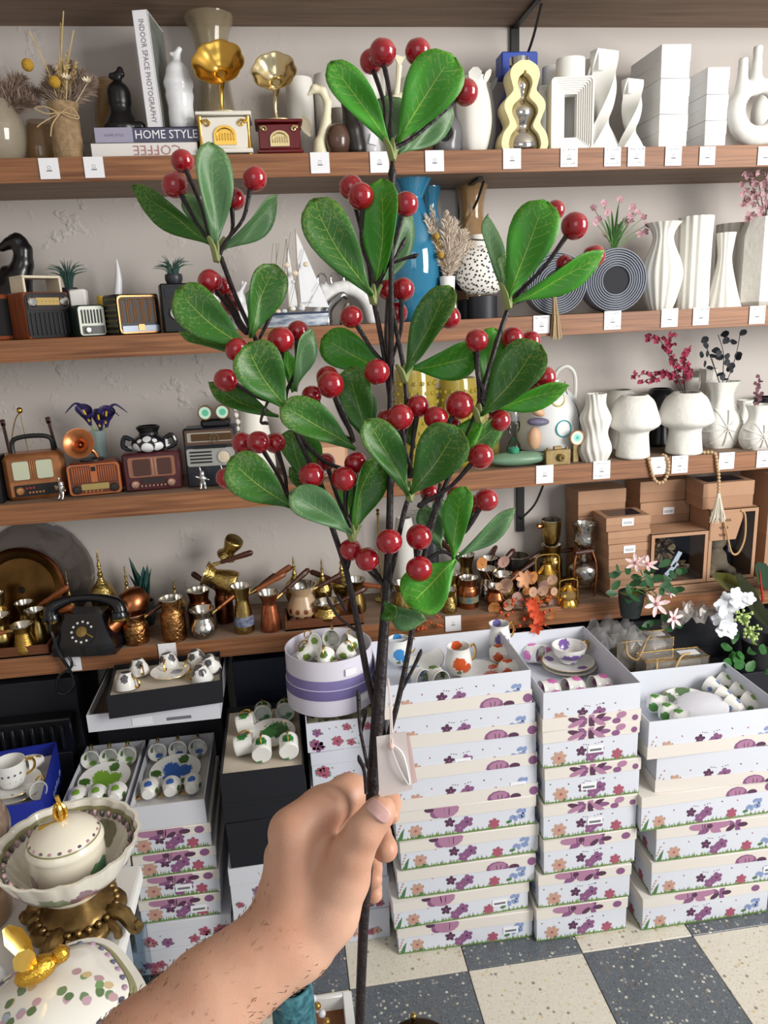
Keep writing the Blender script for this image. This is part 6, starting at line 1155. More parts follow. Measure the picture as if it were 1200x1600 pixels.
def lidprint(w_, y, h_, kind):
    b = B(); cl = lambda z: max(.0008, min(h_-.0008, z))
    def el(x, z, rx, rz_, a, mi, n=12):
        ca, sa = math.cos(a), math.sin(a); b.poly([(x+rx*math.cos(t)*ca-rz_*math.sin(t)*sa, y-.00002*mi-.00001*len(b.f), cl(z+rx*math.cos(t)*sa+rz_*math.sin(t)*ca)) for t in [2*PI*i/n for i in range(n)]], mi)
    if kind == 0: el(.0-w_*.14, h_*.75, .033, .024, .1, 6); el(-w_*.2, h_*.6, .02, .016, .5, 0); el(-w_*.26, h_*.9, .012, .008, 0, 5); el(-w_*.14, h_*.7, .012, .017, .2, 6)
    elif kind == 1: el(w_*.22, h_*.1, .03, .022, 0, 0); el(w_*.22, h_*.3, .022, .012, .1, 6); el(w_*.34, h_*.1, .014, .009, 0, 5); el(w_*.47, h_*.4, .012, .012, 0, 0)
    elif kind == 2:
        for i in range(9): el(-w_*.03+.035*math.cos(i*.7), h_*.5+.012*math.sin(i*.7), .022, .007, i*.7, (0, 5, 6)[i % 3])
        el(w_*.3, h_*.7, .013, .009, .2, 6); el(w_*.25, h_*.25, .011, .008, 0, 0); el(w_*.44, h_*.35, .008, .008, 0, 0); b.poly([(w_*.26, y, h_*.2), (w_*.268, y, h_*.2), (w_*.268, y, h_*.75), (w_*.26, y, h_*.75)], 7)
    else: [el(-w_*.1+.03*math.cos(i*1.05), h_*.75+.016*math.sin(i*1.05), .026, .012, i*1.05, (6, 0, 6)[i % 3]) for i in range(6)]; [el(w_*.1+.018*math.cos(i*1.25), h_*.5+.012*math.sin(i*1.25), .014, .007, i*1.25, (5, 0, 0)[i % 3]) for i in range(5)]; el(-w_*.1, h_*.7, .008, .007, 0, 5); el(w_*.38, h_*.5, .012, .01, 0, 0)
    for i in range(5):
        if kind in (0, 3): el(-w_*.17+.006*i, h_*.72-.0015*i, .0012, .012, .25-.1*i, 5 if i % 2 else 0)
        elif kind == 1: el(w_*.2+.005*i, h_*.18, .0011, .01, .2-.1*i, 5 if i % 2 else 6)
    return b
BH = .0845; LL, SS, DL, DS = .36, .25, .262, .36
PM = {}
for key, w_ in (('L', LL), ('S', SS)):
    PM[key] = mesh('printed_flowers', sideprint(w_-.004, -.0004, 7, key == 'L'), PRM, 0)
    for k in range(4): PM[key, k] = mesh('printed_orchid', lidprint(w_, -.0004, .033, k), PRM, 0)
BODYM = mat('#d4d8e2', .55); LIDM = mat('#ddd7d0', .55); INS = mat('#d9d6d2', .7)
def fbox(label, xc, yf, z, key, h=BH, rz=0, openb=False, kind=0, name='gift_box', group='floral printed china boxes', sticker=0, w_=None, d_=None, prints=True, bm_=None, lm_=None):
    w_ = w_ or (LL if key == 'L' else SS); d_ = d_ or (DL if key == 'L' else DS); yf += DY
    t = thing(name, label, 'box', (xc, yf, z), rz, group); bm_ = bm_ or BODYM; lm_ = lm_ or LIDM; lip = .033 if h > .07 else h*.4; z0 = 0
    def walls(zb, zt, W, D, th, m, nm):
        b = B(); zc, zh = (zb+zt)/2, zt-zb
        b.box((0, th/2+(d_-D)/2, zc), (W, th, zh)); b.box((0, d_-th/2-(d_-D)/2, zc), (W, th, zh)); b.box((-W/2+th/2, d_/2, zc), (th, D-2*th, zh)); b.box((W/2-th/2, d_/2, zc), (th, D-2*th, zh)); b.box((0, d_/2, zb+th/2), (W-2*th, D-2*th, th)); return part(nm, b, m, t)
    if openb:
        l = walls(0, lip, w_, d_, .0018, lm_, 'lid'); bd = walls(.002, h, w_-.005, d_-.005, .0018, bm_, 'body'); yb = .0025; zb = .003; lz = 0
    else:
        bd = part('body', B().box((0, d_/2, h/2-.001), (w_-.005, d_-.005, h-.003), .0008), bm_, t); l = part('lid', B().box((0, d_/2, h-lip/2), (w_, d_, lip), .0014), lm_, t); yb = .0025; zb = .0005; lz = h-lip
    if prints:
        tag(part('printed_flowers', PM[key], None, bd, (0, yb, zb)), kind='stuff'); tag(part('printed_orchid', PM[key, kind], None, l, (0, 0, lz)), kind='stuff')
        for s_ in (-1, 1): tag(part('printed_flowers', PM['S' if key == 'L' else 'L'], None, bd, (s_*(w_/2-yb), d_/2, zb), (0, 0, s_*PI/2)), kind='stuff')
    if sticker: part('sticker', B().box((sticker*w_, yb-.0012, h*.38), (.04, .0006, .02)), PAPER, bd); part('sticker_print', B().box((sticker*w_, yb-.0017, h*.36), (.03, .0003, .006)), INK, bd)
    return t
def zrow(px, py, Y): return aty(px, py, Y).z
DY = .0
# stack C
yf = 1.597; ranks = ('bottom', 'second', 'third', 'fourth', 'fifth', 'sixth', 'seventh', 'eighth', 'top')
rr_ = [(833, 0, 0, 0, .33), (828, 0, 0, 0, .28), (837, 0, 1, 0, 0), (843, 0, 0, 0, 0), (838, 0, 0, 0, 0), (841, 1, 1, 0, .36), (840, 1, 1, 0, -.02), (838, 1, 1, 0, 0), (832, 1, 1, 0, 0)]
CZ = {}; z = .0005; htop = zrow(740, 1080, yf)
hC = (zrow(735, 1058, yf)-.0005)/9
for i, (pr_, op, kd, _, stk) in enumerate(rr_):
    xr = sx(pr_, yf, z+.04); xc = xr-LL/2
    fbox('floral china box, '+ranks[i]+' of the tall middle stack behind fingers'+(', open with painted mugs' if i == 8 else ', lid underneath' if op else ''), xc, yf, z, 'L', hC-.0006, math.radians((-1, 1.5, -.5, .4, 0, .5, .8, -.3, 1.0)[i]), bool(op), kd, sticker=stk); CZ[i] = (xc, z); z += hC
CTOP = CZ[8]
# stack D
yf = 1.575; z = .0005; hD = (zrow(920, 1076, yf)-.0005)/7; rD = ((838, 980, 3, 0), (838, 988, 3, 0), (848, 995, 3, 0), (847, 997, 2, .0), (850, 1001, 2, -.04), (846, 1000, 2, .0), (850, 1000, 2, 0))
for i, (xl, xr, kd, stk) in enumerate(rD):
    xc = (sx(xl, yf, z+.04)+sx(xr, yf, z+.04))/2
    fbox('floral china box, '+ranks[i if i < 6 else 8]+' of the narrow stack right of middle'+(', open with purple teacup' if i == 6 else ''), xc, yf, z, 'S', hD-.0006, math.radians((0, -1, .8, 0, -.4, .5, 0)[i]), i == 6, kd, sticker=stk if stk else (.05 if i in (3, 5) else 0)); DTOP = (xc, z, hD); z += hD
# stack E
yf = 1.56; z = .0005; hE = (zrow(1100, 1119, yf)-.0005)/6; rE = ((1003, 3, 0, 0), (1018, 1, 0, 0), (1025, 3, 0, 0), (1000, 1, 0, 0), (1027, 1, 1, 0), (1012, 1, 1, 0))
for i, (xl, kd, op, _) in enumerate(rE):
    xc = sx(xl, yf, z+.04)+LL/2
    fbox('floral china box, '+ranks[i if i < 5 else 8]+' of the stack at right edge'+(', open with round white plate' if i == 5 else ', open lower one' if i == 4 else ''), xc, yf, z, 'L', hE-.0006, math.radians((0, -1.5, -1, 1, -3, 0)[i]), bool(op), kd, sticker=.42 if i == 1 else 0); ETOP = (xc, z, hE); z += hE
# painted cups and saucers
MUGP = [(.62, 0), (.66, .04), (.86, .14), (1, .32), (.92, .6), (.84, .85), (.88, 1)]; GLZ = '#e9e9e6'
def cup(label, c, r, h, spots, rot=(0, 0, 0), prof=None, hd=0, gold=True, group='painted cups in the open boxes'):
    t = thing('tea_cup', label, 'cup', c, rot=rot, group=group)
    m = spotmat(GLZ, [(r*math.cos(a)*k, r*math.sin(a)*k, z*h, q*r, col) for a, k, z, q, col in spots], .15) if spots else mat(GLZ, .2, coat=.3)
    teacup_parts(t, r, h, m, GOLD if gold else mat(GLZ, .2), True, hd, prof, 24); return t
def saucer(label, c, r, spots=(), rot=(0, 0, 0), group='saucers in the open boxes'):
    t = thing('saucer', label, 'saucer', c, rot=rot, group=group); m = spotmat(GLZ, [(r*math.cos(a)*k, r*math.sin(a)*k, .006, q*r, col) for a, k, q, col in spots], .15, wob=.5) if spots else mat(GLZ, .2, coat=.3)
    part('dish', B().lathe([(.001, .0), (r*.45, 0), (r*.55, .003), (r, .011), (r*.99, .013), (r*.55, .006), (.001, .005)], 32, cap=False), m, t); part('gilt_rim', B().tube([(r*math.cos(a), r*math.sin(a), .012) for a in [i*PI/16 for i in range(32)]], .0007, 5, closed=True), GOLD, t); return t
xc, z0 = CTOP; z1 = z0+.02; yf = 1.6; F = -PI/2
def mug(lab, px, py, zc, col, r=.027, h=.062, hd=.3): p = atz(px, py, zc); cup(lab, (p.x, p.y, zc), r, h, [(F-.15, 1, .5, .52, col), (F+.45, 1, .3, .42, col), (F-.2, .95, .17, .2, '#5a7a3a'), (F-.5, .7, .3, .2, col), (PI/2, .8, .85, .4, col)], prof=MUGP, hd=hd)
mug('mug with orange lotus standing in open middle box', 717, 1050, z1, '#c8552a', .035, .073, .35); mug('mug with blue lotus at back left of open middle box', 624, 1035, z1, '#3f86c4', .032, .07, .2); mug('mug with purple lotus at back right of open middle box', 780, 1012, z1+.004, '#6f66a0', .032, .072, .3)
def lying(lab, px, py, zc, col, rz_, r=.027, h=.06, el=1.45): p = atz(px, py, zc); cup(lab, (p.x, p.y, zc), r, h, [(F, 1, .35, .5, col), (F+.7, 1, .6, .4, col), (0, 1, .4, .5, col), (PI, 1, .4, .5, col), (PI/2, 1, .4, .5, col), (F+.3, .9, .2, .25, '#5a7a3a')], (el, 0, rz_), MUGP, -.4)
zl = z0+.032
for lab, px, py, col, a in (('lying mug with orange flower, right rear of open middle box', 766, 1022, '#c8552a', 1.2), ('lying mug with orange flower, right front of open middle box', 780, 1046, '#c8552a', 1.2), ('lying white mug behind the orange lotus mug', 670, 1012, '#d06a48', 1.6), ('lying mug at front left of open middle box', 672, 1052, '#5a7a3a', .3), ('lying white mug at left wall of open middle box', 640, 1052, '#7da0c8', .5)): lying(lab, px, py, zl, col, a)
p = atz(742, 1052, z0+.012); saucer('white saucer under the orange lotus mug', (p.x+.01, p.y+.01, z0+.004), .06, ((-.6, .6, .3, '#c8552a'), (.3, .8, .22, '#c8552a')))
p = atz(668, 1040, z0+.02); saucer('white saucer left of the orange lotus mug, tilted', (p.x, p.y+.02, z0+.02), .05, (), (.3, -.2, 0))
# D contents
xc, z0, hh = DTOP; p = atz(888, 1040, z0+.02); zs = z0+.012
saucer('lower saucer under the purple teacup', (p.x+.004, p.y+.004, zs), .076); saucer('upper saucer under the purple teacup', (p.x, p.y, zs+.012), .072, ((2.6, .75, .2, '#7a5aa0'), (-1.1, .7, .2, '#7a5aa0')))
cup('purple lotus teacup standing on stacked saucers', (p.x+.002, p.y+.002, zs+.021), .047, .048, [(F, 1, .35, .42, '#7d5fa8'), (F+.5, .9, .35, .38, '#8a70b4'), (F-.5, .9, .35, .38, '#6a4a96'), (PI/2, .8, .7, .35, '#7d5fa8'), (F+.1, .75, .0, .3, '#7d5fa8')], prof=[(.5, 0), (.52, .1), (.42, .16), (.8, .4), (.96, .7), (1.02, 1)], hd=.35)
PKC = '#c96fae'
for lab, px, py, a in (('lying pink cup, front left in narrow open box', 872, 1078, -PI/2+.1), ('lying pink cup, front middle in narrow open box', 910, 1074, -PI/2+.1), ('lying pink cup, front right in narrow open box', 952, 1070, -PI/2+.1), ('lying pink cup, rear left in narrow open box', 823, 1018, .6), ('lying pink cup, rear middle in narrow open box', 855, 1012, -PI/2+.3), ('lying pink cup, rear right in narrow open box', 888, 1004, -PI/2+.3)): lying(lab, px, py, z0+.034, PKC, a, .03, .05)
# E contents
xc, z0, hh = ETOP; p = atz(1098, 1106, z0+.05); t = thing('white_plate', 'round plain white plate lying upside down in open right box', 'plate', (p.x, p.y, z0+.045), rot=(.12, -.1, 0)); part('disc', B().lathe([(.001, 0), (.058, 0), (.064, .004), (.064, .012), (.058, .016), (.001, .018)], 40, cap=False), mat('#e6e8f2', .35), t)
p = atz(1070, 1106, z0+.03); saucer('green leaf saucer under round white plate', (p.x+.02, p.y+.01, z0+.025), .075, ((2.4, .8, .3, '#4a6a34'), (3.4, .8, .3, '#5a7a44'), (1.4, .8, .3, '#4a6a34')), (.1, 0, 0))
for lab, px, py, a in (('lying green leaf cup, rear left in open right box', 1012, 1098, .9), ('lying green leaf cup, middle left in open right box', 1030, 1112, .9), ('lying green leaf cup, front left in open right box', 1048, 1122, .9)): lying(lab, px, py, z0+.034, '#4f8a3c', a, .027, .05)
for i, (px, py) in enumerate(((1128, 1080), (1146, 1096), (1160, 1110))): p = atz(px, py, z0+.05); cup(('rear', 'middle', 'front')[i]+' blue striped cup lying in open right box', (p.x, p.y, z0+.045), .026, .045, [(F, 1, .4, .35, '#6f86b4'), (F+.8, 1, .7, .35, '#6f86b4'), (PI/2, 1, .3, .4, '#6f86b4'), (PI, 1, .5, .3, '#6f86b4')], (-1.35, .2, .5), None, 2.2)
for i, (px, py) in enumerate(((1150, 1072), (1172, 1088), (1190, 1104))): p = atz(px, py, z0+.05); cup(('rear', 'middle', 'front')[i]+' green vegetable pattern cup lying in open right box', (p.x, p.y, z0+.04), .028, .05, [(F, 1, .5, .4, '#6f9a3c'), (PI/2, 1, .5, .4, '#5f8a34'), (0, 1, .4, .4, '#6f9a3c'), (PI, 1, .3, .4, '#4f7a2c')], (-1.35, 0, .5), None, .3)
# ---- left-hand boxes
BLB = mat('#15171f', .6); CRM = mat('#cfc4b4', .7); WBX = mat('#d3d5de', .55)
def tray(label, x0, x1, yf_, z, zt, d_, outer, inner, deep=.03, rz=0, group=None):
    t = thing('china_set_box', label, 'box', ((x0+x1)/2, yf_, z), rz, group); w_ = x1-x0; h = zt-z; th = .003; b = B()
    for (c, dd) in (((0, th/2, h/2), (w_, th, h)), ((0, d_-th/2, h/2), (w_, th, h)), ((-w_/2+th/2, d_/2, h/2), (th, d_-2*th, h)), ((w_/2-th/2, d_/2, h/2), (th, d_-2*th, h)), ((0, d_/2, th/2), (w_-2*th, d_-2*th, th))): b.box(c, dd)
    part('box', b, outer, t); part('insert', B().box((0, d_/2, h-deep-.006), (w_-.0065, d_-.0065, .012), .001), inner, t); return t, w_, h
def sixset(what, x0, x1, yf_, zt, d_, spots, sspots, gold, floor_, r=.024):
    for j, v in enumerate((.84, .14)):
        for i in range(3): cup(('left', 'middle', 'right')[i]+' cup in the '+('back' if j == 0 else 'front')+' row of '+what, (x0+(x1-x0)*(.2+.3*i), yf_+d_*v, floor_+r+.006), r, .045, spots, (1.35, 0, 0) if j == 0 else (1.75, 0, PI), None, PI/2 if j == 0 else -.5, gold)
    saucer('saucer in the middle of '+what, ((x0+x1)/2, yf_+d_*.5, floor_+.009), min(.066, (x1-x0)*.42), sspots, (.1, 0, 0))
# blue and green sets (A)
ya = 1.65; x0, x1 = -.432, -.256; zt = .492
sets = (('the blue flower china set', x0, x1, '#3f68b8', '#45682f'), ('the green flower china set', x0-.168, x1-.188, '#7aa83c', '#45682f'))
for what, xa, xb, c1, c2 in sets:
    tray('white box open on '+what, xa, xb, ya, zt-.065, zt, .31, WBX, INS, .028)
    sixset(what, xa, xb, ya, zt, .31, [(F, 1, .35, .55, c1), (F+.2, 1, .85, .35, c2), (PI/2, 1, .4, .5, c1), (0, 1, .4, .4, c2), (PI, 1, .4, .4, c2)], ((.2, .3, .35, c1), (2.2, .3, .35, c1), (4.3, .3, .35, c1), (1.2, .75, .22, c2), (3.2, .75, .22, c2), (5.3, .75, .22, c2)), True, zt-.028)
zz = zt-.0655; hA = .066
SM = dict(w_=.2, d_=.3)
for i in range(4):
    zz -= hA+.0005; fbox('floral china box, '+('top', 'second', 'third', 'fourth')[i]+' below the blue flower set', (x0+x1)/2+(-.004, .002, .004, 0)[i], ya-.002, zz, 'S', hA, math.radians((0, 1, -1, 0)[i]), False, (3, 3, 2, 0)[i], sticker=(0, 0, .05, .22)[i], w_=.2, d_=.3, prints=False); t = bpy.context.scene.collection.objects[-1] if 0 else None
    if i < 3:
        zz2 = zz; fbox('floral china box, '+('top', 'second', 'third')[i]+' below the green flower set', (x0+x1)/2-.178, ya, zz2, 'S', hA, 0, False, 0, w_=.15, d_=.3, prints=False)
def scatter(parent, w_, h_, y, seed, n=12):
    b = B(); r_ = random.Random(seed)
    for i in range(n):
        x, z = r_.uniform(-w_/2+.015, w_/2-.015), r_.uniform(.012, h_-.012); k = r_.choice((0, 1, 1, 4)); r = r_.uniform(.007, .012); fl2(b, x, z, r, 5, y, k, r_.random()*3, .7, 5); el2(b, x+r, z-.004, .006, .0022, r_.uniform(-1, 1), y+.0001, 7, 6); el2(b, x-r, z+.005, .005, .002, r_.uniform(-1, 1), y+.0001, 7, 6)
        el2(b, r_.uniform(-w_/2+.01, w_/2-.01), r_.uniform(.006, h_-.006), .003, .0012, r_.random()*3, y+.0001, 7, 5)
    tag(part('printed_flowers', b, PRM, parent), kind='stuff')
for o in [o for o in COL.objects if o.get('group') == 'floral printed china boxes' and 'below the' in o.get('label', '')]:
    bd = [c for c in o.children if c.name.startswith('body')][0]; ld = [c for c in o.children if c.name.startswith('lid')][0]; sm = 'blue' in o['label']
    me = mesh('printed_flowers', sideprint(.19 if sm else .144, .0021, 3, False), PRM, 0); tag(part('printed_flowers', me, None, bd, (0, 0, 0)), kind='stuff'); tag(part('printed_orchid', lidprint(.19 if sm else .148, -.0004, .026, 3), PRM, ld, (0, 0, hA-.0265)), kind='stuff')
zb1 = zz
for i, (w_, xo, h_) in enumerate(((.24, .0, zb1/2), (.25, -.003, zb1/2))):
    zi = zb1-(i+1)*h_; t = carton('floral_carton', ('upper', 'lower')[i]+' wide white carton with scattered roses near the table leg', ((x0+x1)/2+xo, ya-.004+.15, zi), (w_, .3, h_-.0008), WBX, math.radians(-1.5*i), .3, 'white cartons with scattered roses'); scatter(t, w_, h_*.66, -.1495, 20+i)
# black box with green leaf cups (B)
xb0, xb1 = -.208, -.012; yb = 1.6; zt = .585
tray('black box open on white cups with green leaves', xb0, xb1, yb, zt-.075, zt, .32, BLB, CRM, .016)
gs = [(F, 1, .5, .6, '#2f7a3f'), (F+.3, 1, .2, .5, '#3f8a4a'), (PI/2, 1, .5, .6, '#2f7a3f'), (0, 1, .4, .5, '#3a8346')]
for lab, u, v, a in (('green leaf cup at back middle of the black set box', .5, .84, 0), ('green leaf cup at back right of the black set box', .8, .84, 0), ('green leaf cup at left rear of the black set box', .17, .62, PI/2), ('green leaf cup at left front of the black set box', .17, .3, PI/2), ('green leaf cup at front middle of the black set box', .5, .14, PI), ('green leaf cup at front right of the black set box', .83, .14, PI)): cup(lab, (xb0+(xb1-xb0)*u, yb+.32*v, zt+.011), .024, .045, gs, (1.4, 0, a), [(.9, 0), (1, .05), (1, .5), (1, 1)], PI/2)
saucer('green leaf saucer in the black set box', (xb0+(xb1-xb0)*.62, yb+.16, zt-.008), .06, ((1, .3, .5, '#2f7a3f'), (.2, .35, .4, '#24632f'), (2.6, .2, .35, '#3a8346')), (.08, 0, 0)); saucer('plain small white saucer in the black set box', (xb0+(xb1-xb0)*.36, yb+.13, zt-.004), .026)
zz = zt-.0755
for i, h_ in enumerate((.06, .125)):
    zz -= h_+.0005; carton('black_box', ('flat black carton directly under the green leaf cup box', 'large black carton beside the wrist')[i], ((xb0+xb1)/2+.004*i, yb+.165, zz), (.2+.006*i, .32, h_), BLB, math.radians(.8*i), .3)
for i, h_ in enumerate((zz*.5, zz*.5)):
    zz -= h_; t = carton('floral_carton', ('upper white carton with pink flowers under the black cartons', 'lower white carton with pink flowers under the black cartons')[i], ((xb0+xb1)/2-.004, yb+.16, zz), (.2+.008*i, .31, h_-.0008), WBX, 0, .3, 'white cartons with scattered roses'); scatter(t, .19, h_*.66, -.1555, 30+i, 9)
# oval gift box stack behind the hand
xh, yh, zh = .072, 1.79, .80; RB = .107; zbot = .655
t = thing('round_gift_box', 'round lilac banded white gift box open on a china set', 'box', (xh, yh, zbot)); HB = zh-zbot
part('wall', B().lathe([(RB, 0), (RB, HB), (RB-.002, HB), (RB-.002, .004), (.001, .004)], 48, ex=1.03), mat('#d9d6e4', .5), t); part('lilac_band', B().lathe([(RB+.0008, HB*.36), (RB+.0012, HB*.37), (RB+.0012, HB*.64), (RB+.0008, HB*.65)], 48, ex=1.03, cap=False), mat('#7d74a8', .5, var=.1), t); part('lower_sleeve', B().lathe([(RB+.001, .0), (RB+.003, .001), (RB+.003, HB*.48), (RB+.001, HB*.485)], 48, ex=1.03, cap=False), mat('#d4d0e0', .5), t); part('lower_band', B().lathe([(RB+.0034, HB*.3), (RB+.0036, HB*.31), (RB+.0036, HB*.47), (RB+.0034, HB*.478)], 48, ex=1.03, cap=False), mat('#6d6498', .5), t)
for u, zq in ((.42, .78), (.72, .22)): a = -PI/2+u; part('sticker', B().box(((RB+.004)*1.03*math.cos(a), (RB+.004)*math.sin(a), HB*zq), (.03, .0006, .018), 0, 0, RZ(u)), PAPER, t)
part('insert', B().lathe([(.001, HB*.72), (RB-.004, HB*.72)], 32, ex=1.03, cap=False), mat('#d2d0d4', .7), t)
for i in range(6):
    a = 2*PI*i/6+.3; cup(('right rear', 'rear', 'left rear', 'left front', 'front', 'right front')[i]+' leaf painted cup in the round gift box', (xh+.082*math.cos(a), yh+.082*math.sin(a), zbot+HB*.73+.02), .023, .042, [(0, 1, .5, .5, '#6f8a3c'), (PI/2, 1, .4, .5, '#5a7a40'), (F, 1, .4, .4, '#a08a80'), (PI, 1, .4, .5, '#6f8a3c')], (1.2, 0, a-PI/2), None, PI/2)
saucer('saucer in the middle of the round gift box', (xh, yh, zbot+HB*.73), .045, ((1, .5, .3, '#9a8078'), (3, .5, .3, '#6f8a3c'), (5, .5, .3, '#6f8a3c')))
ROSEB = mat('#cfd2de', .55); t, w_, h_ = tray('rose printed box with cups in cream tissue under round gift box', -.0, .184, 1.665, .575, zbot-.002, .25, ROSEB, mat('#b9b493', .8), .03); scatter(t, .18, .075, -.0006, 41, 9)
b = B(); r_ = random.Random(9)
P = [[(-.086+.172*i/14, .01+.23*j/14, .045+.022*r_.random()+(.02 if j > 8 else 0)) for i in range(15)] for j in range(15)]; part('tissue', b.grid(P[::-1]), mat('#c2bf9c', .8, var=.15), t)
for i, (px, py) in enumerate(((500, 1150), (533, 1163), (575, 1155))): p = aty(px, py, 1.69); cup(('left', 'middle', 'right')[i]+' grey leaf cup nestled in cream tissue', (p.x, p.y, p.z-.028), .021, .045, [(F-.4, 1, .6, .4, '#7f8088'), (F+.4, 1, .4, .35, '#8a8c90'), (F, 1, .8, .3, '#6d6e76')], (.1, .1, 0), [(.9, 0), (1, .05), (1, .5), (1, 1)], PI)
zz = .574; hh = zz/6
for i in range(6): zz -= hh; t = carton('floral_carton', ('top', 'second', 'third', 'fourth', 'fifth', 'bottom')[i]+' rose printed carton in the stack behind the hand', (.092+(.002, -.003, .002, 0, .003, 0)[i], 1.79, zz), (.178, .25, hh-.0008), ROSEB, 0, .38, 'rose printed cartons'); scatter(t, .175, hh*.6, -.1255, 50+i, 8)
# boxes under the shelf at the left
zw = .675; xw0, xw1 = -.537, -.213; ywf = 1.811
t, w_, h_ = tray('large white carton with open top under the black cup box', xw0, xw1, ywf-.025, .628, zw, .36, WBX, mat('#4a4038', .7), .02)
part('sticker', B().box((.03*-1, -.001, h_*.35), (.05, .0006, .022)), PAPER, t); part('carton_print', B().box((.06, -.001, h_*.3), (.06, .0006, .008)), INK, t)
t, w_, h_ = tray('black box open on six black and white china cups', -.475, -.2, 1.765, zw+.001, .737, .18, BLB, CRM, .014, math.radians(5))
bs = [(F, .9, .2, .45, '#4a4a4e'), (0, .9, .2, .45, '#5a5648'), (PI, .9, .2, .45, '#4a4a4e'), (PI/2, .9, .2, .45, '#5a5a5e'), (F, .2, .0, .5, '#55565c')]
for i, (u, v) in enumerate(((.14, .25), (.2, .7), (.46, .82), (.72, .82), (.86, .55), (.8, .22))): cup(('front left', 'rear left', 'rear middle', 'rear right', 'right', 'front right')[i]+' upturned black and white cup in the black box', (-.475+.275*u, 1.772+.165*v, .737+.03), .027, .04, bs, (PI-.15, 0, .4*i), None, .5+i)
saucer('white dish in the middle of the black cup box', (-.335, 1.855, .729), .05, ((.3, .3, .3, '#8a8a90'),))
z_ = 0
for i, h_ in enumerate((.314, .3135)): carton('black_crate', ('lower', 'upper')[i]+' black carton supporting the large white carton under shelf', (-.4, 2.085, z_), (.34, .235, h_-.0008), BLB, 0, .3); z_ += h_
for i, (xc_, yc_, w_, d_, h_) in enumerate(((-.86, 2.09, .5, .22, .69), (-.06, 2.09, .26, .22, .69), (.42, 2.09, .6, .22, .69), (1.2, 2.09, .84, .22, .69))): carton('dark_filler_box', ('black filler box under left end of lowest shelf', 'dark filler box under shelf behind the round gift box', 'dark filler box under shelf behind the middle stack', 'dark filler box under shelf behind right stacks')[i], (xc_, yc_, 0), (w_, d_, h_), (BLB, NAVY, BLB, BLB)[i], 0, .15)  # boxes added to keep the space under the lowest shelf dark
# ribbed black basket on the black carton
t = thing('black_basket', 'black plastic slotted basket with white labels under lowest shelf', 'basket', (-.83, 1.925, .5)); b = B(); b.box((0, .025, .05), (.42, .05, .1), .004); part('body', b, mat('#0f1014', .35), t)
for i in range(16): part('slot_rib', B().box((-.19+i*.025, -.004, .05), (.008, .008, .07), .001), mat('#1b1d22', .3), t)
for px, zq in ((-.06, .085), (-.02, .06)): part('label', B().ball((px, -.01, zq), .014, 10, 0, (1.3, .2, .6)), PAPER, t)
carton('black_box', 'black carton under the slotted basket', (-.83, 1.95, 0), (.4, .045, .4995), BLB, 0, .2)
# blue set box at left
BLU = mat('#1f2f9a', .4, var=.15, vs=12); t, w_, h_ = tray('cobalt blue box open on a white tea set', -.875, -.618, 1.62, .44, .55, .265, BLU, INS, .035, math.radians(8)); b = B(); r_ = random.Random(2)
for i in range(9): b.ball((w_/2+.0006, .03+.026*i, .02+.02*r_.random()), .012, 7, 0, (.05, 1, .7))
part('blue_print', b, mat('#8fa4d8', .5), t)
p = Vector((-.715, 1.735, .518)); saucer('lower saucer of tea set in blue box', p, .07); saucer('upper saucer of tea set in blue box', p+Vector((0, 0, .014)), .066, ((5, .8, .1, '#4a5a6a'), (5.6, .8, .1, '#4a5a6a')))
cup('white speckled teacup standing on saucers in blue box', p+Vector((0, 0, .024)), .036, .062, [(F+a, 1, z, .09, '#5a6470') for a in (-.6, -.2, .2, .6, 1.0) for z in (.3, .6)], (0, 0, 0), [(.7, 0), (.8, .1), (.95, .4), (1, 1)], .3)
cup('white cup lying at back right corner of blue box', (-.675, 1.835, .541), .022, .045, (), (1.4, 0, -.8), None, .8); cup('white cup lying at front of blue box', (-.67, 1.71, .541), .022, .045, (), (1.4, 0, .8), None, .8)
carton('black_box', 'black carton under the cobalt blue box', (-.765, 1.757, 0), (.23, .25, .4395), BLB, math.radians(8), .2)
# plastic wrapped packs and plants at right
GB = mat('#6f6a62', .3, var=.3, vs=20)
def clearpack(label, x0, x1, yt, yb_, Y, z, d_):
    a, c = sx(x0, Y, z), sx(x1, Y, z); hh = max(.03, aty((x0+x1)/2, yt, Y).z-z); t = thing('gift_pack', label, 'gift pack', ((a+c)/2, Y, z), 0, 'gold edged clear gift packs'); w_ = c-a
    part('contents', B().box((0, d_/2, hh*.42), (w_*.8, d_*.8, hh*.8), .004), mat('#59544e', .5, col2='#8d8276', vs=20), t); part('clear_cover', B().box((0, d_/2, hh/2), (w_, d_, hh)), tinted('#c9c4bc', .22, .05), t); b = B()
    for i in (-1, 1):
        for j in (0, 1): b.tube([(i*w_/2, j*d_, 0), (i*w_/2, j*d_, hh)], .0015, 4); b.tube([(-w_/2, j*d_, hh if i > 0 else 0), (w_/2, j*d_, hh if i > 0 else 0)], .0015, 4); b.tube([(i*w_/2, 0, hh if j else 0), (i*w_/2, d_, hh if j else 0)], .0015, 4)
    part('gold_edges', b, GOLD, t); part('rope_handle', B().tube(spline([(-w_*.3, .01, hh), (-w_*.35, -.015, hh-.03), (-w_*.2, -.02, hh-.05), (-w_*.1, -.015, hh-.03), (w_*.05, 0, hh+.006), (w_*.25, .02, hh+.004)], 5), .0032, 6), mat('#b89a68', .7), t); part('paper_card', B().box((w_*.25, .03, hh+.002), (w_*.3, .03, .001)), PAPER, t)
zq = .62; carton('dark_table_box', 'dark carton carrying the clear gift packs behind right stacks', (.995, 1.9, 0), (.27, .12, .564), BLB, 0, .2)
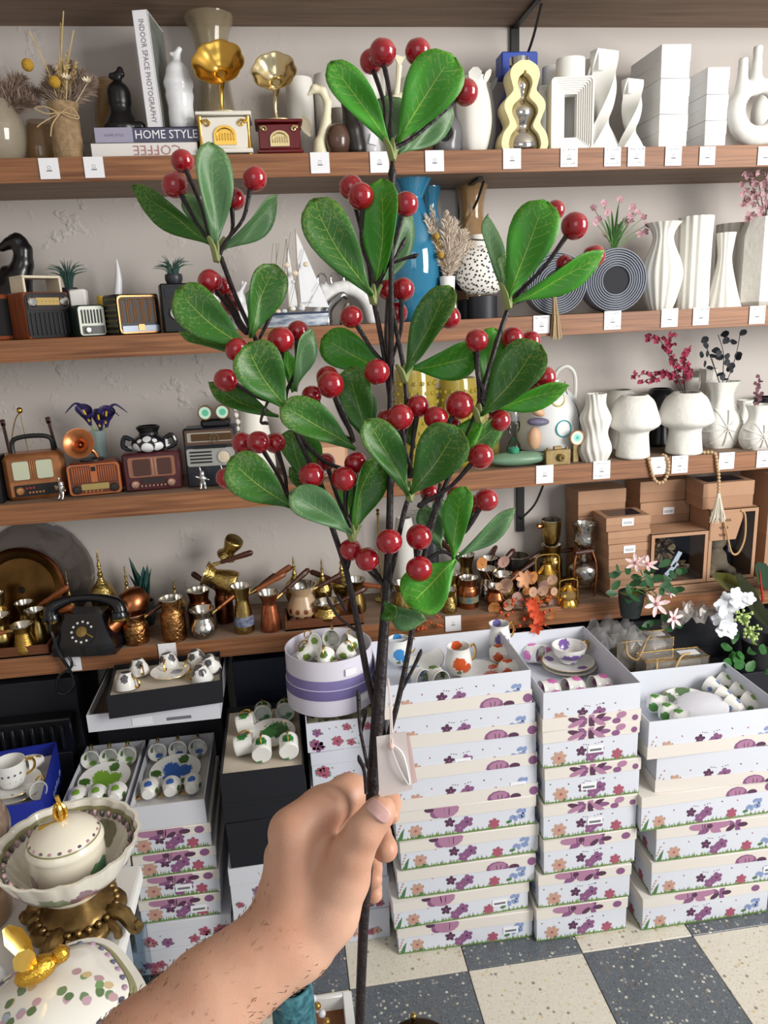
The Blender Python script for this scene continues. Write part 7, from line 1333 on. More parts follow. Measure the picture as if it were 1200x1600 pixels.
clearpack('gold edged clear gift pack with rope handle, front', 1008, 1106, 1030, 1062, 1.842, .565, .062); clearpack('gold edged clear gift pack behind the front one', 962, 1050, 1000, 1040, 1.918, .565, .055)
b = B(); r_ = random.Random(5); P = [[(-.14+.28*i/20, .0+.12*j/12, .008+.075*r_.random()*math.sin(PI*i/20)) for i in range(21)] for j in range(13)]; c = aty(965, 985, 1.9); solo('plastic_bag', b.grid(P), tinted('#cfd0d2', .2, .06), 'crumpled clear plastic bag in front of the kraft boxes', 'plastic bag', (c.x, 1.84, .655), smooth=180)
b = B(); P = [[(-.1+.2*i/16+.05*j/8, .0+.1*j/8, .0+.05*r_.random()*math.sin(PI*i/16)+.02) for i in range(17)] for j in range(9)]; c = aty(1085, 970, 1.85); solo('plastic_bag', b.grid(P), tinted('#b9b2ae', .4, .1), 'greyish plastic bag behind the potted pink lilies', 'plastic bag', (c.x, 1.84, .70), smooth=60)
# potted lilies
Y = 1.88; zp_ = aty(985, 962, Y).z; loc = Vector((sx(985, Y, zp_), Y, zp_)); t = thing('potted_lilies', 'potted plant with pale pink lilies in a dark pot', 'potted plant', loc); hp = aty(985, 925, Y).z-zp_
part('pot', B().lathe(hollow([(.026, 0), (.033, hp*.5), (.036, hp)], .003), 24), mat('#1d2423', .5), t); part('soil', B().lathe([(.001, hp-.008), (.033, hp-.008)], 20, cap=False), mat('#55602a', .9), t); r_ = random.Random(8); LG = mat('#2c5a34', .45, var=.3, vs=30)
for i in range(46):
    p = aty(r_.uniform(958, 1068), r_.uniform(885, 985) if i > 8 else r_.uniform(880, 930), Y+r_.uniform(-.05, .03))-loc
    if p.x < .02 and p.z < hp: continue
    b = B(); petal(b, p, (r_.uniform(-1, 1), r_.uniform(-.8, .1), r_.uniform(-.7, .6)), (r_.uniform(-.4, .4), -.8, .6), .034, .02, 0, .1); part('leaf', b, LG, t)
b = B()
for px, py in ((1000, 900), (1040, 960), (1060, 975), (1010, 930), (1030, 900)): q = aty(px, py, Y-.02)-loc; b.tube(spline([(0, 0, hp), (q.x*.4, q.y*.5, max(q.z, hp)*.8+.02), tuple(q)], 4), .0016, 5)
part('stems', b, STEMG, t)
for px, py, r, n_ in ((1012, 882, .03, (.1, -.6, 1)), (994, 880, .03, (-.5, -.7, 1)), (1026, 944, .036, (-.1, -1, .3)), (1053, 966, .03, (.3, -1, .2)), (1048, 926, .016, (.3, -1, .6))): b = B(); flower(b, aty(px, py, Y-.05)-loc, n_, r, 6, 0, 1, .18, .34, .4); part('lily', b, [mat('#dcb8bc', .6, col2='#ead8d8', vs=60), mat('#c98a8a', .6)], t)
# white flowered plant at right edge
Y = 1.885; loc = Vector((sx(1185, Y, .56), Y, .56)); t = thing('flowering_plant', 'plant with white blossoms, pale buds and dark green leaves at right edge', 'plant', loc)
part('pot', B().lathe(hollow([(.04, 0), (.05, .06), (.052, .08)], .003), 24), mat('#17191c', .5), t); WF = mat('#e3e6ec', .6)
for px, py in ((1135, 935), (1150, 928), (1140, 945), (1128, 955), (1122, 968), (1132, 975), (1142, 980), (1160, 940), (1170, 935), (1126, 945), (1150, 940), (1136, 965), (1146, 950), (1128, 985), (1140, 988)): b = B(); flower(b, aty(px, py, Y-.03+r_.uniform(-.02, .02))-loc, (r_.uniform(-.5, .4), -1, r_.uniform(-.2, .8)), .02, 5, 0, None, .25, .85, r_.random()); part('white_blossom', b, WF, t)
b = B(); b2 = B()
for px, py in ((1160, 960), (1172, 985)):
    c = aty(px, py, Y-.03)-loc
    for k in range(22): d = Vector((r_.gauss(0, 1), -abs(r_.gauss(0, .6)), r_.gauss(0, .8))).normalized()*r_.uniform(.016, .03); b.ball(c+d, .0042, 6); b2.tube([c, c+d], .0011, 4)
    b2.tube(spline([c, c*.6, (0, 0, .05)], 4), .002, 5)
tag(part('pale_buds', b, mat('#b8cc84', .5), t), kind='stuff'); part('bud_stalks', b2, mat('#8aa852', .5), t)
LG2 = mat('#2f6a2c', .45, var=.3, vs=30)
for k in range(34):
    p = aty(r_.uniform(1138, 1204), r_.uniform(1005, 1072), Y+r_.uniform(-.06, .02))-loc; b = B(); petal(b, p, (r_.uniform(-1, .6), r_.uniform(-.5, .1), r_.uniform(-.8, .4)), (r_.uniform(-.3, .3), -.8, .7), .04, .026, 0, .1); part('leaf', b, LG2, t)
for (a, c, m, w_) in (((1190, 930), (1118, 905), '#4a4a1e', .05), ((1210, 985), (1150, 915), '#2a3018', .05), ((1215, 920), (1180, 890), '#1d3a24', .06)):
    p, q = aty(*a, Y+.06)-loc, aty(*c, Y+.04)-loc; b = B(); petal(b, p, q-p, (0, -1, .4), (q-p).length*1.2, w_); part('broad_leaf', b, mat(m, .4), t)
p, q = aty(1192, 940, Y+.03)-loc, aty(1186, 884, Y+.03)-loc; part('red_spike', B().tube([p, (p+q)/2, q], [.004, .003, .0005], 6), mat('#a8281c', .4), t)
carton('dark_plant_stand', 'dark carton carrying the white flowered plant', (1.29, 1.9, 0), (.26, .12, .5595), BLB, 0, .15)
# ------------------------------------------------------------------ white table with china, things at the lower edge
TZ = .75; t = thing('white_table', 'white lacquered table with china at lower left', 'table', (-.7, .78, 0)); TW = mat('#e4e4e2', .35)
part('table_top', B().box((0, 0, TZ-.016), (.832, .66, .032), .004), TW, t)
for i in (-1, 1):
    for j in (-1, 1): part('leg', B().box((i*.37, j*.29, (TZ-.032)/2), (.035, .035, TZ-.032), .003), mat('#a9b4bd', .25, .3), t)
part('lower_rail', B().box((.37, 0, .32), (.02, .55, .03), .002), mat('#8fa0b0', .3, .4), t)
def china(spots, base='#e4e0d4'): return spotmat(base, spots, .12, wob=.45, wsc=90)
c0 = atz(128, 1452, TZ); dist = (c0-CAMP).dot(FW); loc = Vector((c0.x, c0.y, TZ)); zr = aty(108, 1313, c0.y+.0).z-TZ; RB_ = 112*dist*.93/1185
BG = mat('#8f7448', .35, .9, var=.5, vs=50)
t = thing('pedestal_bowl', 'scalloped white china bowl with olive border on ornate bronze pedestal', 'bowl', loc, .5)
part('pedestal', B().lathe(sp([(.05, .012), (.062, .018), (.06, .03), (.048, .036), (.05, .042), (.03, .058), (.022, .07), (.03, .08)], 3), 32, mod=lambda a, z: 1+.1*math.cos(4*a)*(1 if z < .03 else .2)), BG, t)
for i in range(4):
    a = PI/4+i*PI/2; c, s_ = math.cos(a), math.sin(a); b = B(); b.tube(spline([(c*.045, s_*.045, .034), (c*.066, s_*.066, .036), (c*.078, s_*.078, .02), (c*.084, s_*.084, .01), (c*.09, s_*.09, .014), (c*.086, s_*.086, .021)], 4), lerps([.012, .011, .01, .009, .008, .005], 21), 8)
    for d in (-.25, .25): b.tube(spline([(math.cos(a+d)*.055, math.sin(a+d)*.055, .03), (math.cos(a+d)*.068, math.sin(a+d)*.068, .022), (math.cos(a+d)*.07, math.sin(a+d)*.07, .01)], 3), .006, 6)
    part('scroll_foot', b, BG, t)
for i in range(24): a = 2*PI*i/24; part('bead', B().ball((.053*math.cos(a), .053*math.sin(a), .038), .0055, 7), BG, t)
zb_ = .078; HBw = max(zr-zb_, .05); sc = lambda a, z: 1+.035*abs(math.cos(9*a))*max(0, (z-zb_)/HBw)
pr = [(RB_*.25, zb_), (RB_*.5, zb_+HBw*.1), (RB_*.78, zb_+HBw*.4), (RB_*.92, zb_+HBw*.75), (RB_, zb_+HBw)]
part('bowl', B().lathe(hollow(sp(pr, 3), .005), 108, mod=sc), china([(RB_*.75*math.cos(a), RB_*.75*math.sin(a), zb_+HBw*.45, .022, c) for a, c in ((-2.6, '#a08090'), (-1.6, '#8a6a78'), (-.6, '#6a5a5e'), (.6, '#8a8a70'), (-2.1, '#8f9a80'))]), t)
OLV = mat('#8a8660', .3)
part('olive_border', B().lathe([(RB_*.945, zb_+HBw*.80), (RB_*.975, zb_+HBw*.9)], 108, mod=lambda a, z: sc(a, z)*.92, cap=False), OLV, t)
b = B()
for i in range(44):
    a = 2*PI*i/44; k = RB_*.862; b.ball((k*math.cos(a), k*math.sin(a), zb_+HBw*.78), .004, 6, i % 2, (1, 1, 1.5))
tag(part('border_motifs', b, [mat('#b09098', .3), mat('#5d5a58', .3)], t), kind='stuff')
# covered sugar box in the bowl
p = aty(112, 1330, c0.y-.0); lc = Vector((loc.x+.002, loc.y-.012, TZ+zb_+.004)); wS = 59*dist*.92/1185; hS = zr*.5
t = thing('sugar_bowl', 'round cream china sugar bowl with gold ribbon knob inside the pedestal bowl', 'sugar bowl', lc)
part('body', B().lathe(sp([(wS*.8, 0), (wS*.95, .01), (wS, hS*.5), (wS*.98, hS)], 3), 40), china([(wS*.9*math.cos(a), wS*.9*math.sin(a), hS*.55, .012, c) for a, c in ((-.35, '#3f7a9a'), (-.5, '#5f8a5a'), (-.2, '#5a8a6a'), (-2.4, '#a08a90'))], '#ded6c4'), t)
part('lid', B().lathe(sp([(wS*1.02, hS), (wS*1.0, hS+.006), (wS*.8, hS+.02), (wS*.4, hS+.032), (.002, hS+.036)], 3), 40), mat('#e2dccb', .15, coat=.3), t); part('olive_border', B().lathe([(wS*1.005, hS+.005), (wS*.93, hS+.0125)], 40, cap=False), OLV, t)
b = B()
for i in range(22): a = 2*PI*i/22; b.ball((wS*.86*math.cos(a), wS*.86*math.sin(a), hS+.0145), .0036, 6, i % 2, (1, 1, .6))
tag(part('border_motifs', b, [mat('#b08a98', .3), mat('#6a5a64', .3)], t), kind='stuff')
b = B(); zk = hS+.034
for a in (0, 1.3, 2.5, 3.8, 5.0): b.tube(spline([(0, 0, zk), (.008*math.cos(a), .006*math.sin(a), zk+.012), (.004*math.cos(a), .004*math.sin(a), zk+.026), (0, 0, zk+.012)], 4), .003, 6)
b.tube(spline([(0, 0, zk), (.002, 0, zk+.02), (-.001, 0, zk+.04)], 4), .0032, 6); b.tube([(0, 0, zk), (-.03, -.004, zk-.004)], .003, 6); part('ribbon_knob', b, mat('#e0b558', .25, 1), t)
# tureen with bee
c1 = atz(92, 1588, TZ+.05); lt = Vector((c1.x, c1.y, TZ)); RT_ = .086; sq = lambda a, z: 1/(abs(math.cos(a-.6))**3.2+abs(math.sin(a-.6))**3.2)**(1/3.2)
t = thing('china_tureen', 'square white china tureen with painted sprigs and golden bee', 'tureen', lt)
SPR = []
for a0, r0, da, cs in ((-.9, .25, .12, ('#6f8a64', '#c0a0b0', '#5f7a52')), (.4, .3, -.1, ('#b89a9e', '#7a9a6a', '#d0b890')), (1.7, .3, .1, ('#5f7a52', '#c9b088', '#8a9a70')), (2.9, .2, .12, ('#6f8a64', '#d0b890', '#5f7a52')), (-2.0, .3, -.1, ('#c0a0b0', '#5f7a52', '#a8b8c8'))):
    for k in range(7):
        rr = r0+.07*k; a_ = a0+da*k; q = RT_*rr*sq(a_, 0); SPR.append((q*math.cos(a_)+.004*math.sin(k*2.5), q*math.sin(a_)+.004*math.cos(k*2.5), float(np.interp(rr, (0, .4, .72, .95), (.1, .096, .084, .068))), .0058, cs[k % 3]))
for k in range(8): SPR.append((RT_*1.08*sq(-1.2+.3*k, 0)*math.cos(-1.2+.3*k), RT_*1.08*sq(-1.2+.3*k, 0)*math.sin(-1.2+.3*k), .038+.008*(k % 2), .008, ('#6f9a6a', '#8fb0c8', '#c09aa4')[k % 3]))
part('bowl', B().lathe(sp([(RT_*.7, 0), (RT_*.95, .015), (RT_*1.12, .045), (RT_*1.1, .062)], 3), 64, mod=sq), china(SPR, '#e6e4dc'), t)
part('lid', B().lathe(sp([(RT_*1.0, .06), (RT_*.95, .068), (RT_*.72, .084), (RT_*.4, .096), (.003, .1)], 3), 64, mod=sq), china(SPR, '#e8e6df'), t); part('olive_border', B().lathe([(RT_*.985, .0655), (RT_*.9, .0735)], 64, mod=sq, cap=False), OLV, t)
b = B()
for i in range(30): a = 2*PI*i/30; k = RT_*.83*sq(a, 0); b.ball((k*math.cos(a), k*math.sin(a), .0775), .0048, 6, i % 2, (1, 1, .5))
tag(part('border_motifs', b, [mat('#b094a8', .3), mat('#6a6a80', .3)], t), kind='stuff')
bee = part('bee', B().ball((0, 0, .012), 1, 16, 0, (.021, .013, .012)).ball((.024, 0, .014), .009, 10), mat('#d8a840', .25, 1, bump=.5, bs=300), t, tuple(atz(62, 1530, TZ+.105)-lt), (0, -.1, .5)); bee.scale = (1.2, 1.2, 1.2)
for s_ in (-1, 1): b = B(); petal(b, (0, s_*.006, .022), (-.35, s_*.45, 1), (.1, -.85, .4), .042, .02, 0, .05); part('wing', b, mat('#e6c468', .25, 1), bee)
# pieces at the left edge
c2 = atz(-50, 1395, TZ+.05); t = thing('lustre_jar', 'pearly beige lustre glass jar with ring handle at left edge', 'jar', (c2.x, c2.y, TZ)); LU = mat('#b49a86', .15, .35, var=.3, vs=18)
part('foot', B().lathe(sp([(.05, 0), (.054, .01), (.05, .05), (.03, .06)], 3), 28), mat('#a8886a', .3, .3), t); part('body', B().lathe(sp([(.03, .06), (.06, .09), (.072, .15), (.055, .2), (.03, .22), (.034, .235)], 4), 32, mod=lambda a, z: 1+.02*math.cos(14*a+40*z)), LU, t)
part('ring_handle', B().tube([(.035+.024*math.cos(a), 0, .255+.03*math.sin(a)) for a in [i*PI/10 for i in range(20)]], .005, 8, closed=True), LU, t); part('small_ring', B().tube([(.05+.012*math.cos(a), -.01, .2+.016*math.sin(a)) for a in [i*PI/8 for i in range(16)]], .004, 8, closed=True), LU, t)
c3 = atz(-38, 1572, TZ+.03); t = thing('china_pot', 'white china pot with painted leaves at lower left corner', 'pot', (c3.x, c3.y, TZ)); part('body', B().lathe(sp([(.026, 0), (.04, .025), (.042, .05), (.032, .07), (.015, .078), (.002, .08)], 4), 32), china([(.035, .0, .05, .012, '#6f8a6a'), (.02, .035, .05, .01, '#6f8a6a')], '#e2e6ea'), t); part('knob', B().ball((0, 0, .085), .008, 10), mat('#e2e6ea', .2), t)
# lower middle
c4 = aty(455, 1536, 1.28); HV = c4.z; wv = 31*1.72/1185
solo('blue_vase', B().lathe(hollow(sp([(wv*.9, 0), (wv, .02), (wv, HV*.6), (wv*.95, HV*.93), (wv*.88, HV)], 3), .004), 32), mat('#2c5a6a', .4, col2='#4f8a94', vs=70, bump=.6, bs=90), 'teal blue textured cylinder vase standing on floor behind forearm', 'vase', (c4.x, 1.28, 0))
c5 = atz(549, 1547, .05); t = thing('wooden_tray', 'white rimmed wooden tray on the floor beside blue vase', 'tray', (c5.x-.055, c5.y-.13, 0)); wt, dt = .11, .26
part('wood_base', B().box((0, 0, .006), (wt-.02, dt-.02, .012), .001), mat('#7a4a24', .5, var=.3, vs=10, stretch=(20, 1, 1)), t)
for s_ in (-1, 1): part('rim_side', B().box((s_*(wt/2-.011), 0, .025), (.022, dt, .05), .002), TW, t); part('rim_end', B().box((0, s_*(dt/2-.006), .025), (wt-.044, .012, .05), .002), TW, t)
bx = [atz(478, 1537, .12), atz(484, 1550, .1), atz(496, 1572, .075), atz(508, 1592, .05), atz(520, 1615, .03)]
q = spline(bx, 10); t = thing('bead_garland', 'garland of white and gold beads by the blue vase', 'bead garland', q[0]); L = 0; k = 0; last = None
for a in q:
    if last is None or (a-last).length > .0165: part('bead', B().ball((0, 0, 0), .0088, 12), mat('#d8dae2', .25) if k % 2 == 0 else mat('#b88f4a', .3, .8), t, a-q[0]); k += 1; last = a
part('string', B().tube([a-q[0] for a in q], .001, 4), ROPE, t)
RP = .075; c6 = aty(645, 1588, 1.3); HP = c6.z; t = thing('brass_pot', 'dark brass lidded pot with knob at bottom edge of view', 'pot', (c6.x, 1.3-RP, 0))
part('body', B().lathe(sp([(RP*.6, 0), (RP*.9, .03), (RP, HP*.5), (RP*.95, HP-.012)], 3), 32), mat('#4a3a22', .3, .9), t); part('lid', B().lathe(sp([(RP*.99, HP-.012), (RP, HP-.004), (RP*.8, HP), (.004, HP+.002)], 3), 32), mat('#3a2e1c', .3, .9), t); part('knob', B().lathe(sp([(.004, HP-.002), (.004, HP+.004), (.0075, HP+.01), (.006, HP+.017), (.001, HP+.019)], 3), 14, (0, RP*.86, 0)), BRASS, t)
c7 = atz(238, 1535, .0); t = thing('acrylic_stand', 'clear acrylic display stand on floor by the table leg', 'stand', (c7.x-.02, c7.y-.02, 0)); part('post', B().box((0, 0, .09), (.05, .05, .18), .002), glass('#dfe8ee', .03), t); part('base', B().box((.0, 0, .004), (.1, .08, .008), .001), glass('#dfe8ee', .03), t)
# ------------------------------------------------------------------ the berry branch held in the hand
def leafmat(name, c1, c2, vein, speck, spk):
    m = bpy.data.materials.new(name); m.use_nodes = True; nt = m.node_tree; p = nt.nodes['Principled BSDF']; p.inputs['Roughness'].default_value = .42; L = nt.links.new
    uv = nd(nt, 'ShaderNodeUVMap'); uv.uv_map = 'leaf_uv'; sp_ = nd(nt, 'ShaderNodeSeparateXYZ'); L(uv.outputs[0], sp_.inputs[0]); tc = nd(nt, 'ShaderNodeTexCoord')
    def M(op, a, b=None, c=None):
        n = nd(nt, 'ShaderNodeMath', operation=op)
        for i, x in enumerate((a, b, c)):
            if x is None: continue
            if isinstance(x, (int, float)): n.inputs[i].default_value = x
            else: L(x, n.inputs[i])
        return n.outputs[0]
    u = sp_.outputs[0]; s_ = M('ABSOLUTE', M('MULTIPLY_ADD', sp_.outputs[1], 2, -1))
    nz = nd(nt, 'ShaderNodeTexNoise'); nz.inputs['Scale'].default_value = 620; nz.inputs['Detail'].default_value = 3; L(tc.outputs['Object'], nz.inputs['Vector'])
    nl = nd(nt, 'ShaderNodeTexNoise'); nl.inputs['Scale'].default_value = 45; L(tc.outputs['Object'], nl.inputs['Vector'])
    mid = M('LESS_THAN', s_, M('MULTIPLY_ADD', u, -.035, .042))
    mid = M('MULTIPLY', mid, M('LESS_THAN', u, .86))
    fr = M('FRACT', M('MULTIPLY_ADD', M('SUBTRACT', u, M('MULTIPLY', s_, .2)), 10, M('MULTIPLY', nl.outputs[0], .8)))
    lat = M('MULTIPLY', M('LESS_THAN', M('ABSOLUTE', M('SUBTRACT', fr, .5)), .035), M('LESS_THAN', s_, M('MULTIPLY_ADD', nl.outputs[0], 1.6, -.42)))
    v = M('MAXIMUM', mid, M('MULTIPLY', lat, .65))
    mx = nd(nt, 'ShaderNodeMix', data_type='RGBA'); L(nl.outputs[0], mx.inputs[0]); mx.inputs[6].default_value = rgb(c1); mx.inputs[7].default_value = rgb(c2)
    edge = M('MULTIPLY', M('GREATER_THAN', M('ADD', nz.outputs[0], M('MULTIPLY', M('MULTIPLY', M('MULTIPLY', u, u), M('MULTIPLY_ADD', s_, .6, .5)), .3)), spk), .5)
    m2 = nd(nt, 'ShaderNodeMix', data_type='RGBA'); L(edge, m2.inputs[0]); L(mx.outputs[2], m2.inputs[6]); m2.inputs[7].default_value = rgb(speck)
    m3 = nd(nt, 'ShaderNodeMix', data_type='RGBA'); L(v, m3.inputs[0]); L(m2.outputs[2], m3.inputs[6]); m3.inputs[7].default_value = rgb(vein)
    L(m3.outputs[2], p.inputs['Base Color']); bp = nd(nt, 'ShaderNodeBump'); bp.inputs['Strength'].default_value = .35; bp.inputs['Distance'].default_value = .001; L(v, bp.inputs['Height']); L(bp.outputs[0], p.inputs['Normal'])
    tr = nd(nt, 'ShaderNodeBsdfTranslucent'); L(m3.outputs[2], tr.inputs[0]); ms = nd(nt, 'ShaderNodeMixShader'); ms.inputs[0].default_value = .22; L(p.outputs[0], ms.inputs[1]); L(tr.outputs[0], ms.inputs[2]); L(ms.outputs[0], nt.nodes['Material Output'].inputs[0])
    return m
LMAT = [leafmat('leaf_backlit', '#4aa428', '#38881c', '#a9cc4c', '#7fae3c', .74), leafmat('leaf_mid', '#3b7a24', '#2b5f1a', '#93ab4a', '#7f9444', .70), leafmat('leaf_dull', '#5a8650', '#487248', '#86a070', '#7f9660', .74)]  # first, brightest green has the backlight put into its colour
UNDER = mat('#7f9f7c', .6); BARK = mat('#1f1214', .5, var=.3, vs=120, bump=.4, bs=200); BERRY = mat('#9c0f1e', .18, coat=.7, var=.12, vs=60)
D0 = .475
br = thing('berry_branch', 'artificial branch with red berries and green leaves held upright in hand', 'branch', atd(562, 1600, D0)); O = br.location.copy()
def P3(x, y, d=0): return atd(x, y, D0+d)-O
def twig(name, pts, dz=0, n=8):
    q = spline([P3(p[0], p[1], p[3] if len(p) > 3 else dz) for p in pts], 5); b = B(); b.tube(q, [r*.9*D0/FPX for r in lerps([p[2] for p in pts], len(q))], n); return part(name, b, BARK, br)
twig('main_stem', [(561, 1640, 8.5), (564, 1540, 8.5), (569, 1430, 9), (578, 1300, 10), (583, 1220, 11.5), (591, 1110, 11.5), (598, 1010, 9.5), (604, 920, 7.5), (609, 800, 6), (610, 650, 5.5), (611, 500, 5), (612, 330, 4.5), (613, 285, 5), (613, 272, 8), (613, 258, 4), (616, 236, 3)], 0, 12)
for T in ([(590, 1120, 6), (574, 1055, 6), (558, 970, 5.5), (541, 892, 5), (517, 818, 5), (491, 740, 4.5), (463, 676, 4.5), (432, 604, 4), (402, 536, 4), (371, 470, 4), (345, 402, 4.5)], [(517, 818, 4), (482, 797, 4), (456, 789, 3.5)], [(541, 892, 4.5), (548, 862, 4.5), (550, 836, 4)],
    [(596, 1185, 4), (610, 1140, 5), (626, 1078, 5), (643, 990, 5), (656, 900, 5), (678, 810, 4.5), (700, 748, 4.5), (741, 652, 4.5), (763, 580, 4.5), (781, 520, 4.5), (795, 480, 4.5)], [(602, 930, 5), (613, 888, 4.5), (629, 810, 4.5), (640, 772, 4)], [(610, 630, 4), (601, 560, 4.5), (592, 510, 4.5), (583, 468, 4.5)],
    [(611, 760, 4), (632, 690, 4), (634, 600, 4.5), (620, 520, 4), (612, 470, 3)], [(660, 880, 4), (690, 862, 3.5), (711, 872, 3)], [(463, 676, 4), (505, 720, 4), (548, 735, 3)], [(575, 1200, 3, -.004), (563, 1140, 3, -.004), (560, 1088, 4, -.004), (558, 1078, 1.5, -.004)], [(563, 1150, 2.5), (570, 1120, 3.5), (572, 1108, 1.5)], [(572, 1240, 3, -.006), (569, 1205, 3, -.006), (562, 1188, 4, -.006), (560, 1180, 1.5, -.006)],
    [(628, 1078, 3), (645, 1045, 3), (656, 1022, 4), (658, 1014, 1)], [(556, 985, 3), (530, 965, 2.5), (514, 940, 3.5), (511, 930, 1)], [(541, 955, 2.5), (530, 935, 3.5), (527, 928, 1)], [(610, 420, 2.5), (621, 396, 2.5), (630, 380, 4.5), (634, 370, 1)], [(616, 410, 2.5), (636, 403, 3), (648, 400, 4.5), (654, 397, 1)], [(650, 870, 4), (678, 800, 4), (688, 755, 3)], [(750, 640, 4), (748, 590, 5), (742, 550, 4)], [(430, 600, 2.5), (408, 655, 2.5), (416, 661, 3.5), (420, 663, 1)], [(405, 530, 2.5), (420, 500, 3.5), (427, 488, 1)]): twig('twig', T, .003)
# berries: x, y, radius in pixels, node they hang from, depth offset
BER = [(580, 96, 17, 0, .014), (598, 82, 20, 0, 0), (653, 81, 19, 0, .01), (727, 144, 19, 0, .004), (285, 252, 17, 1, .01), (273, 289, 19, 1, 0), (398, 279, 18, 1, 0), (366, 311, 16, 1, .01), (549, 293, 18, 2, .012), (564, 307, 19.5, 2, 0), (635, 319, 18, 2, .0), (489, 343, 15, 2, .03), (868, 328, 14, 3, .025), (898, 353, 20, 3, 0), (928, 400, 17, 3, .012), (882, 412, 13, 3, .02),
    (328, 440, 18, 4, 0), (347, 449, 16, 4, .014), (360, 476, 15, 4, .02), (370, 546, 18, 5, 0), (439, 531, 20, 5, -.004), (466, 518, 16.5, 5, .012), (353, 594, 18, 5, -.002), (607, 453, 16, 6, .014), (630, 452, 17, 6, .012), (620, 489, 16, 6, .018), (549, 495, 17, 6, 0), (702, 496, 17, 7, .006), (745, 532, 17.5, 8, -.002), (801, 529, 17.5, 8, .01), (829, 533, 15, 8, .016), (851, 590, 17, 8, .006), (827, 601, 13, 8, .012),
    (589, 581, 19, 6, -.006), (517, 601, 20, 9, -.004), (512, 590, 17, 9, .014), (487, 618, 15, 9, .012), (625, 652, 20, 10, -.012), (653, 635, 17, 10, .002), (681, 653, 18, 10, -.004), (718, 633, 21, 10, -.002), (605, 655, 15, 10, .012), (708, 665, 13, 10, .014), (780, 657, 17, 8, .008), (751, 713, 19.5, 11, -.008), (404, 691, 17.5, 12, -.002), (379, 692, 16, 12, .012), (430, 692, 16, 12, .012), (353, 747, 15, 12, .014),
    (487, 743, 19.5, 13, -.006), (538, 748, 19, 13, -.008), (556, 724, 17.5, 13, .002), (509, 722, 14, 13, .014), (671, 770, 14, 11, .02), (760, 781, 18, 14, 0), (743, 788, 14, 14, .012), (712, 772, 13, 14, .02), (548, 859, 17, 15, .002), (574, 874, 18, 15, -.004), (608, 846, 19.5, 15, -.012), (655, 839, 19.5, 16, -.004), (655, 889, 20, 16, -.01)]
NODES = [(614, 232), (343, 398), (581, 455), (795, 476), (385, 520), (445, 630), (606, 580), (640, 560), (752, 625), (552, 690), (640, 745), (655, 790), (458, 786), (550, 830), (705, 850), (608, 925), (630, 925)]
bmesh_ = mesh('berry', B().lathe([(max(.001, math.sin(PI*i/14)*(1-.06*(i > 12))), -math.cos(PI*i/14)*(1 if i < 13 else .96)) for i in range(15)], 20), BERRY, 80)
rb = random.Random(77)
for x, y, r, n, d in BER:
    c = P3(x, y, d); R = r*1.06*(D0+d)/FPX; nx, ny = NODES[n]; e = P3(nx, ny, .002); o = part('berry', bmesh_, None, br, c, (rb.uniform(-.6, .6), rb.uniform(-.6, .6), rb.uniform(0, 6))); o.scale = (R, R, R*rb.uniform(.95, 1.02))
    dr = (e-c).normalized(); mid = (c+e)/2+Vector((0, 0, -.006))+P3(x*.3+nx*.7, ny, 0)*0; s0 = c+dr*R*.9; b = B(); q = spline([s0, s0.lerp(e, .35)+Vector((.0025*math.sin(x), 0, -.004)), s0.lerp(e, .75)+Vector((-.002*math.sin(y), 0, -.002)), e], 4); b.tube(q, lerps([.0017, .0012, .0013, .0017], len(q)), 6); part('berry_stalk', b, BARK, br)
LU = (0, .08, .18, .3, .42, .54, .66, .76, .85, .92, .97, 1); LW = (.07, .15, .34, .56, .75, .9, .99, 1, .92, .75, .5, .12); LP = (.07, .15, .36, .62, .84, .97, 1, .93, .75, .5, .26, .04)
def leaf(bx, by, tx, ty, w_, k=1, d0=0, d1=0, roll=0, fold=.18, curl=.0, bend=0):
    a, t_ = P3(bx, by, d0), P3(tx, ty, d1); ax = t_-a; L = ax.length; ax.normalize(); vw = -(ray((bx+tx)/2, (by+ty)/2)).normalized(); nr = (vw-ax*vw.dot(ax)).normalized(); nr = Matrix.Rotation(roll, 3, ax) @ nr; sd = ax.cross(nr); W = w_*.9*D0/FPX/2/max(.35, math.cos(roll))
    NU, NV = 17, 7; b = B(); uv = []; G = []
    for i in range(NU):
        u = (i/(NU-1))**.9; wd = float(np.interp(u, LU, LP if w_ <= 46 else LW)); row = []
        for j in range(NV):
            v = j/(NV-1)*2-1; row.append(a+ax*L*u+sd*(W*wd*v+bend*L*math.sin(PI*u))+nr*(fold*1.6*W*wd*abs(v)**1.3+curl*L*(u*u-u)+.0012*math.sin(9*u+3*v))); uv.append((u, v*.5+.5))
        G.append(row)
    b.grid(G); o = part('leaf', b, [LMAT[k], UNDER], br, uv=uv, smooth=60)
    md = o.modifiers.new('thickness', 'SOLIDIFY'); md.thickness = .0006; md.offset = -1; md.material_offset = 1; md.material_offset_rim = 0
    return o
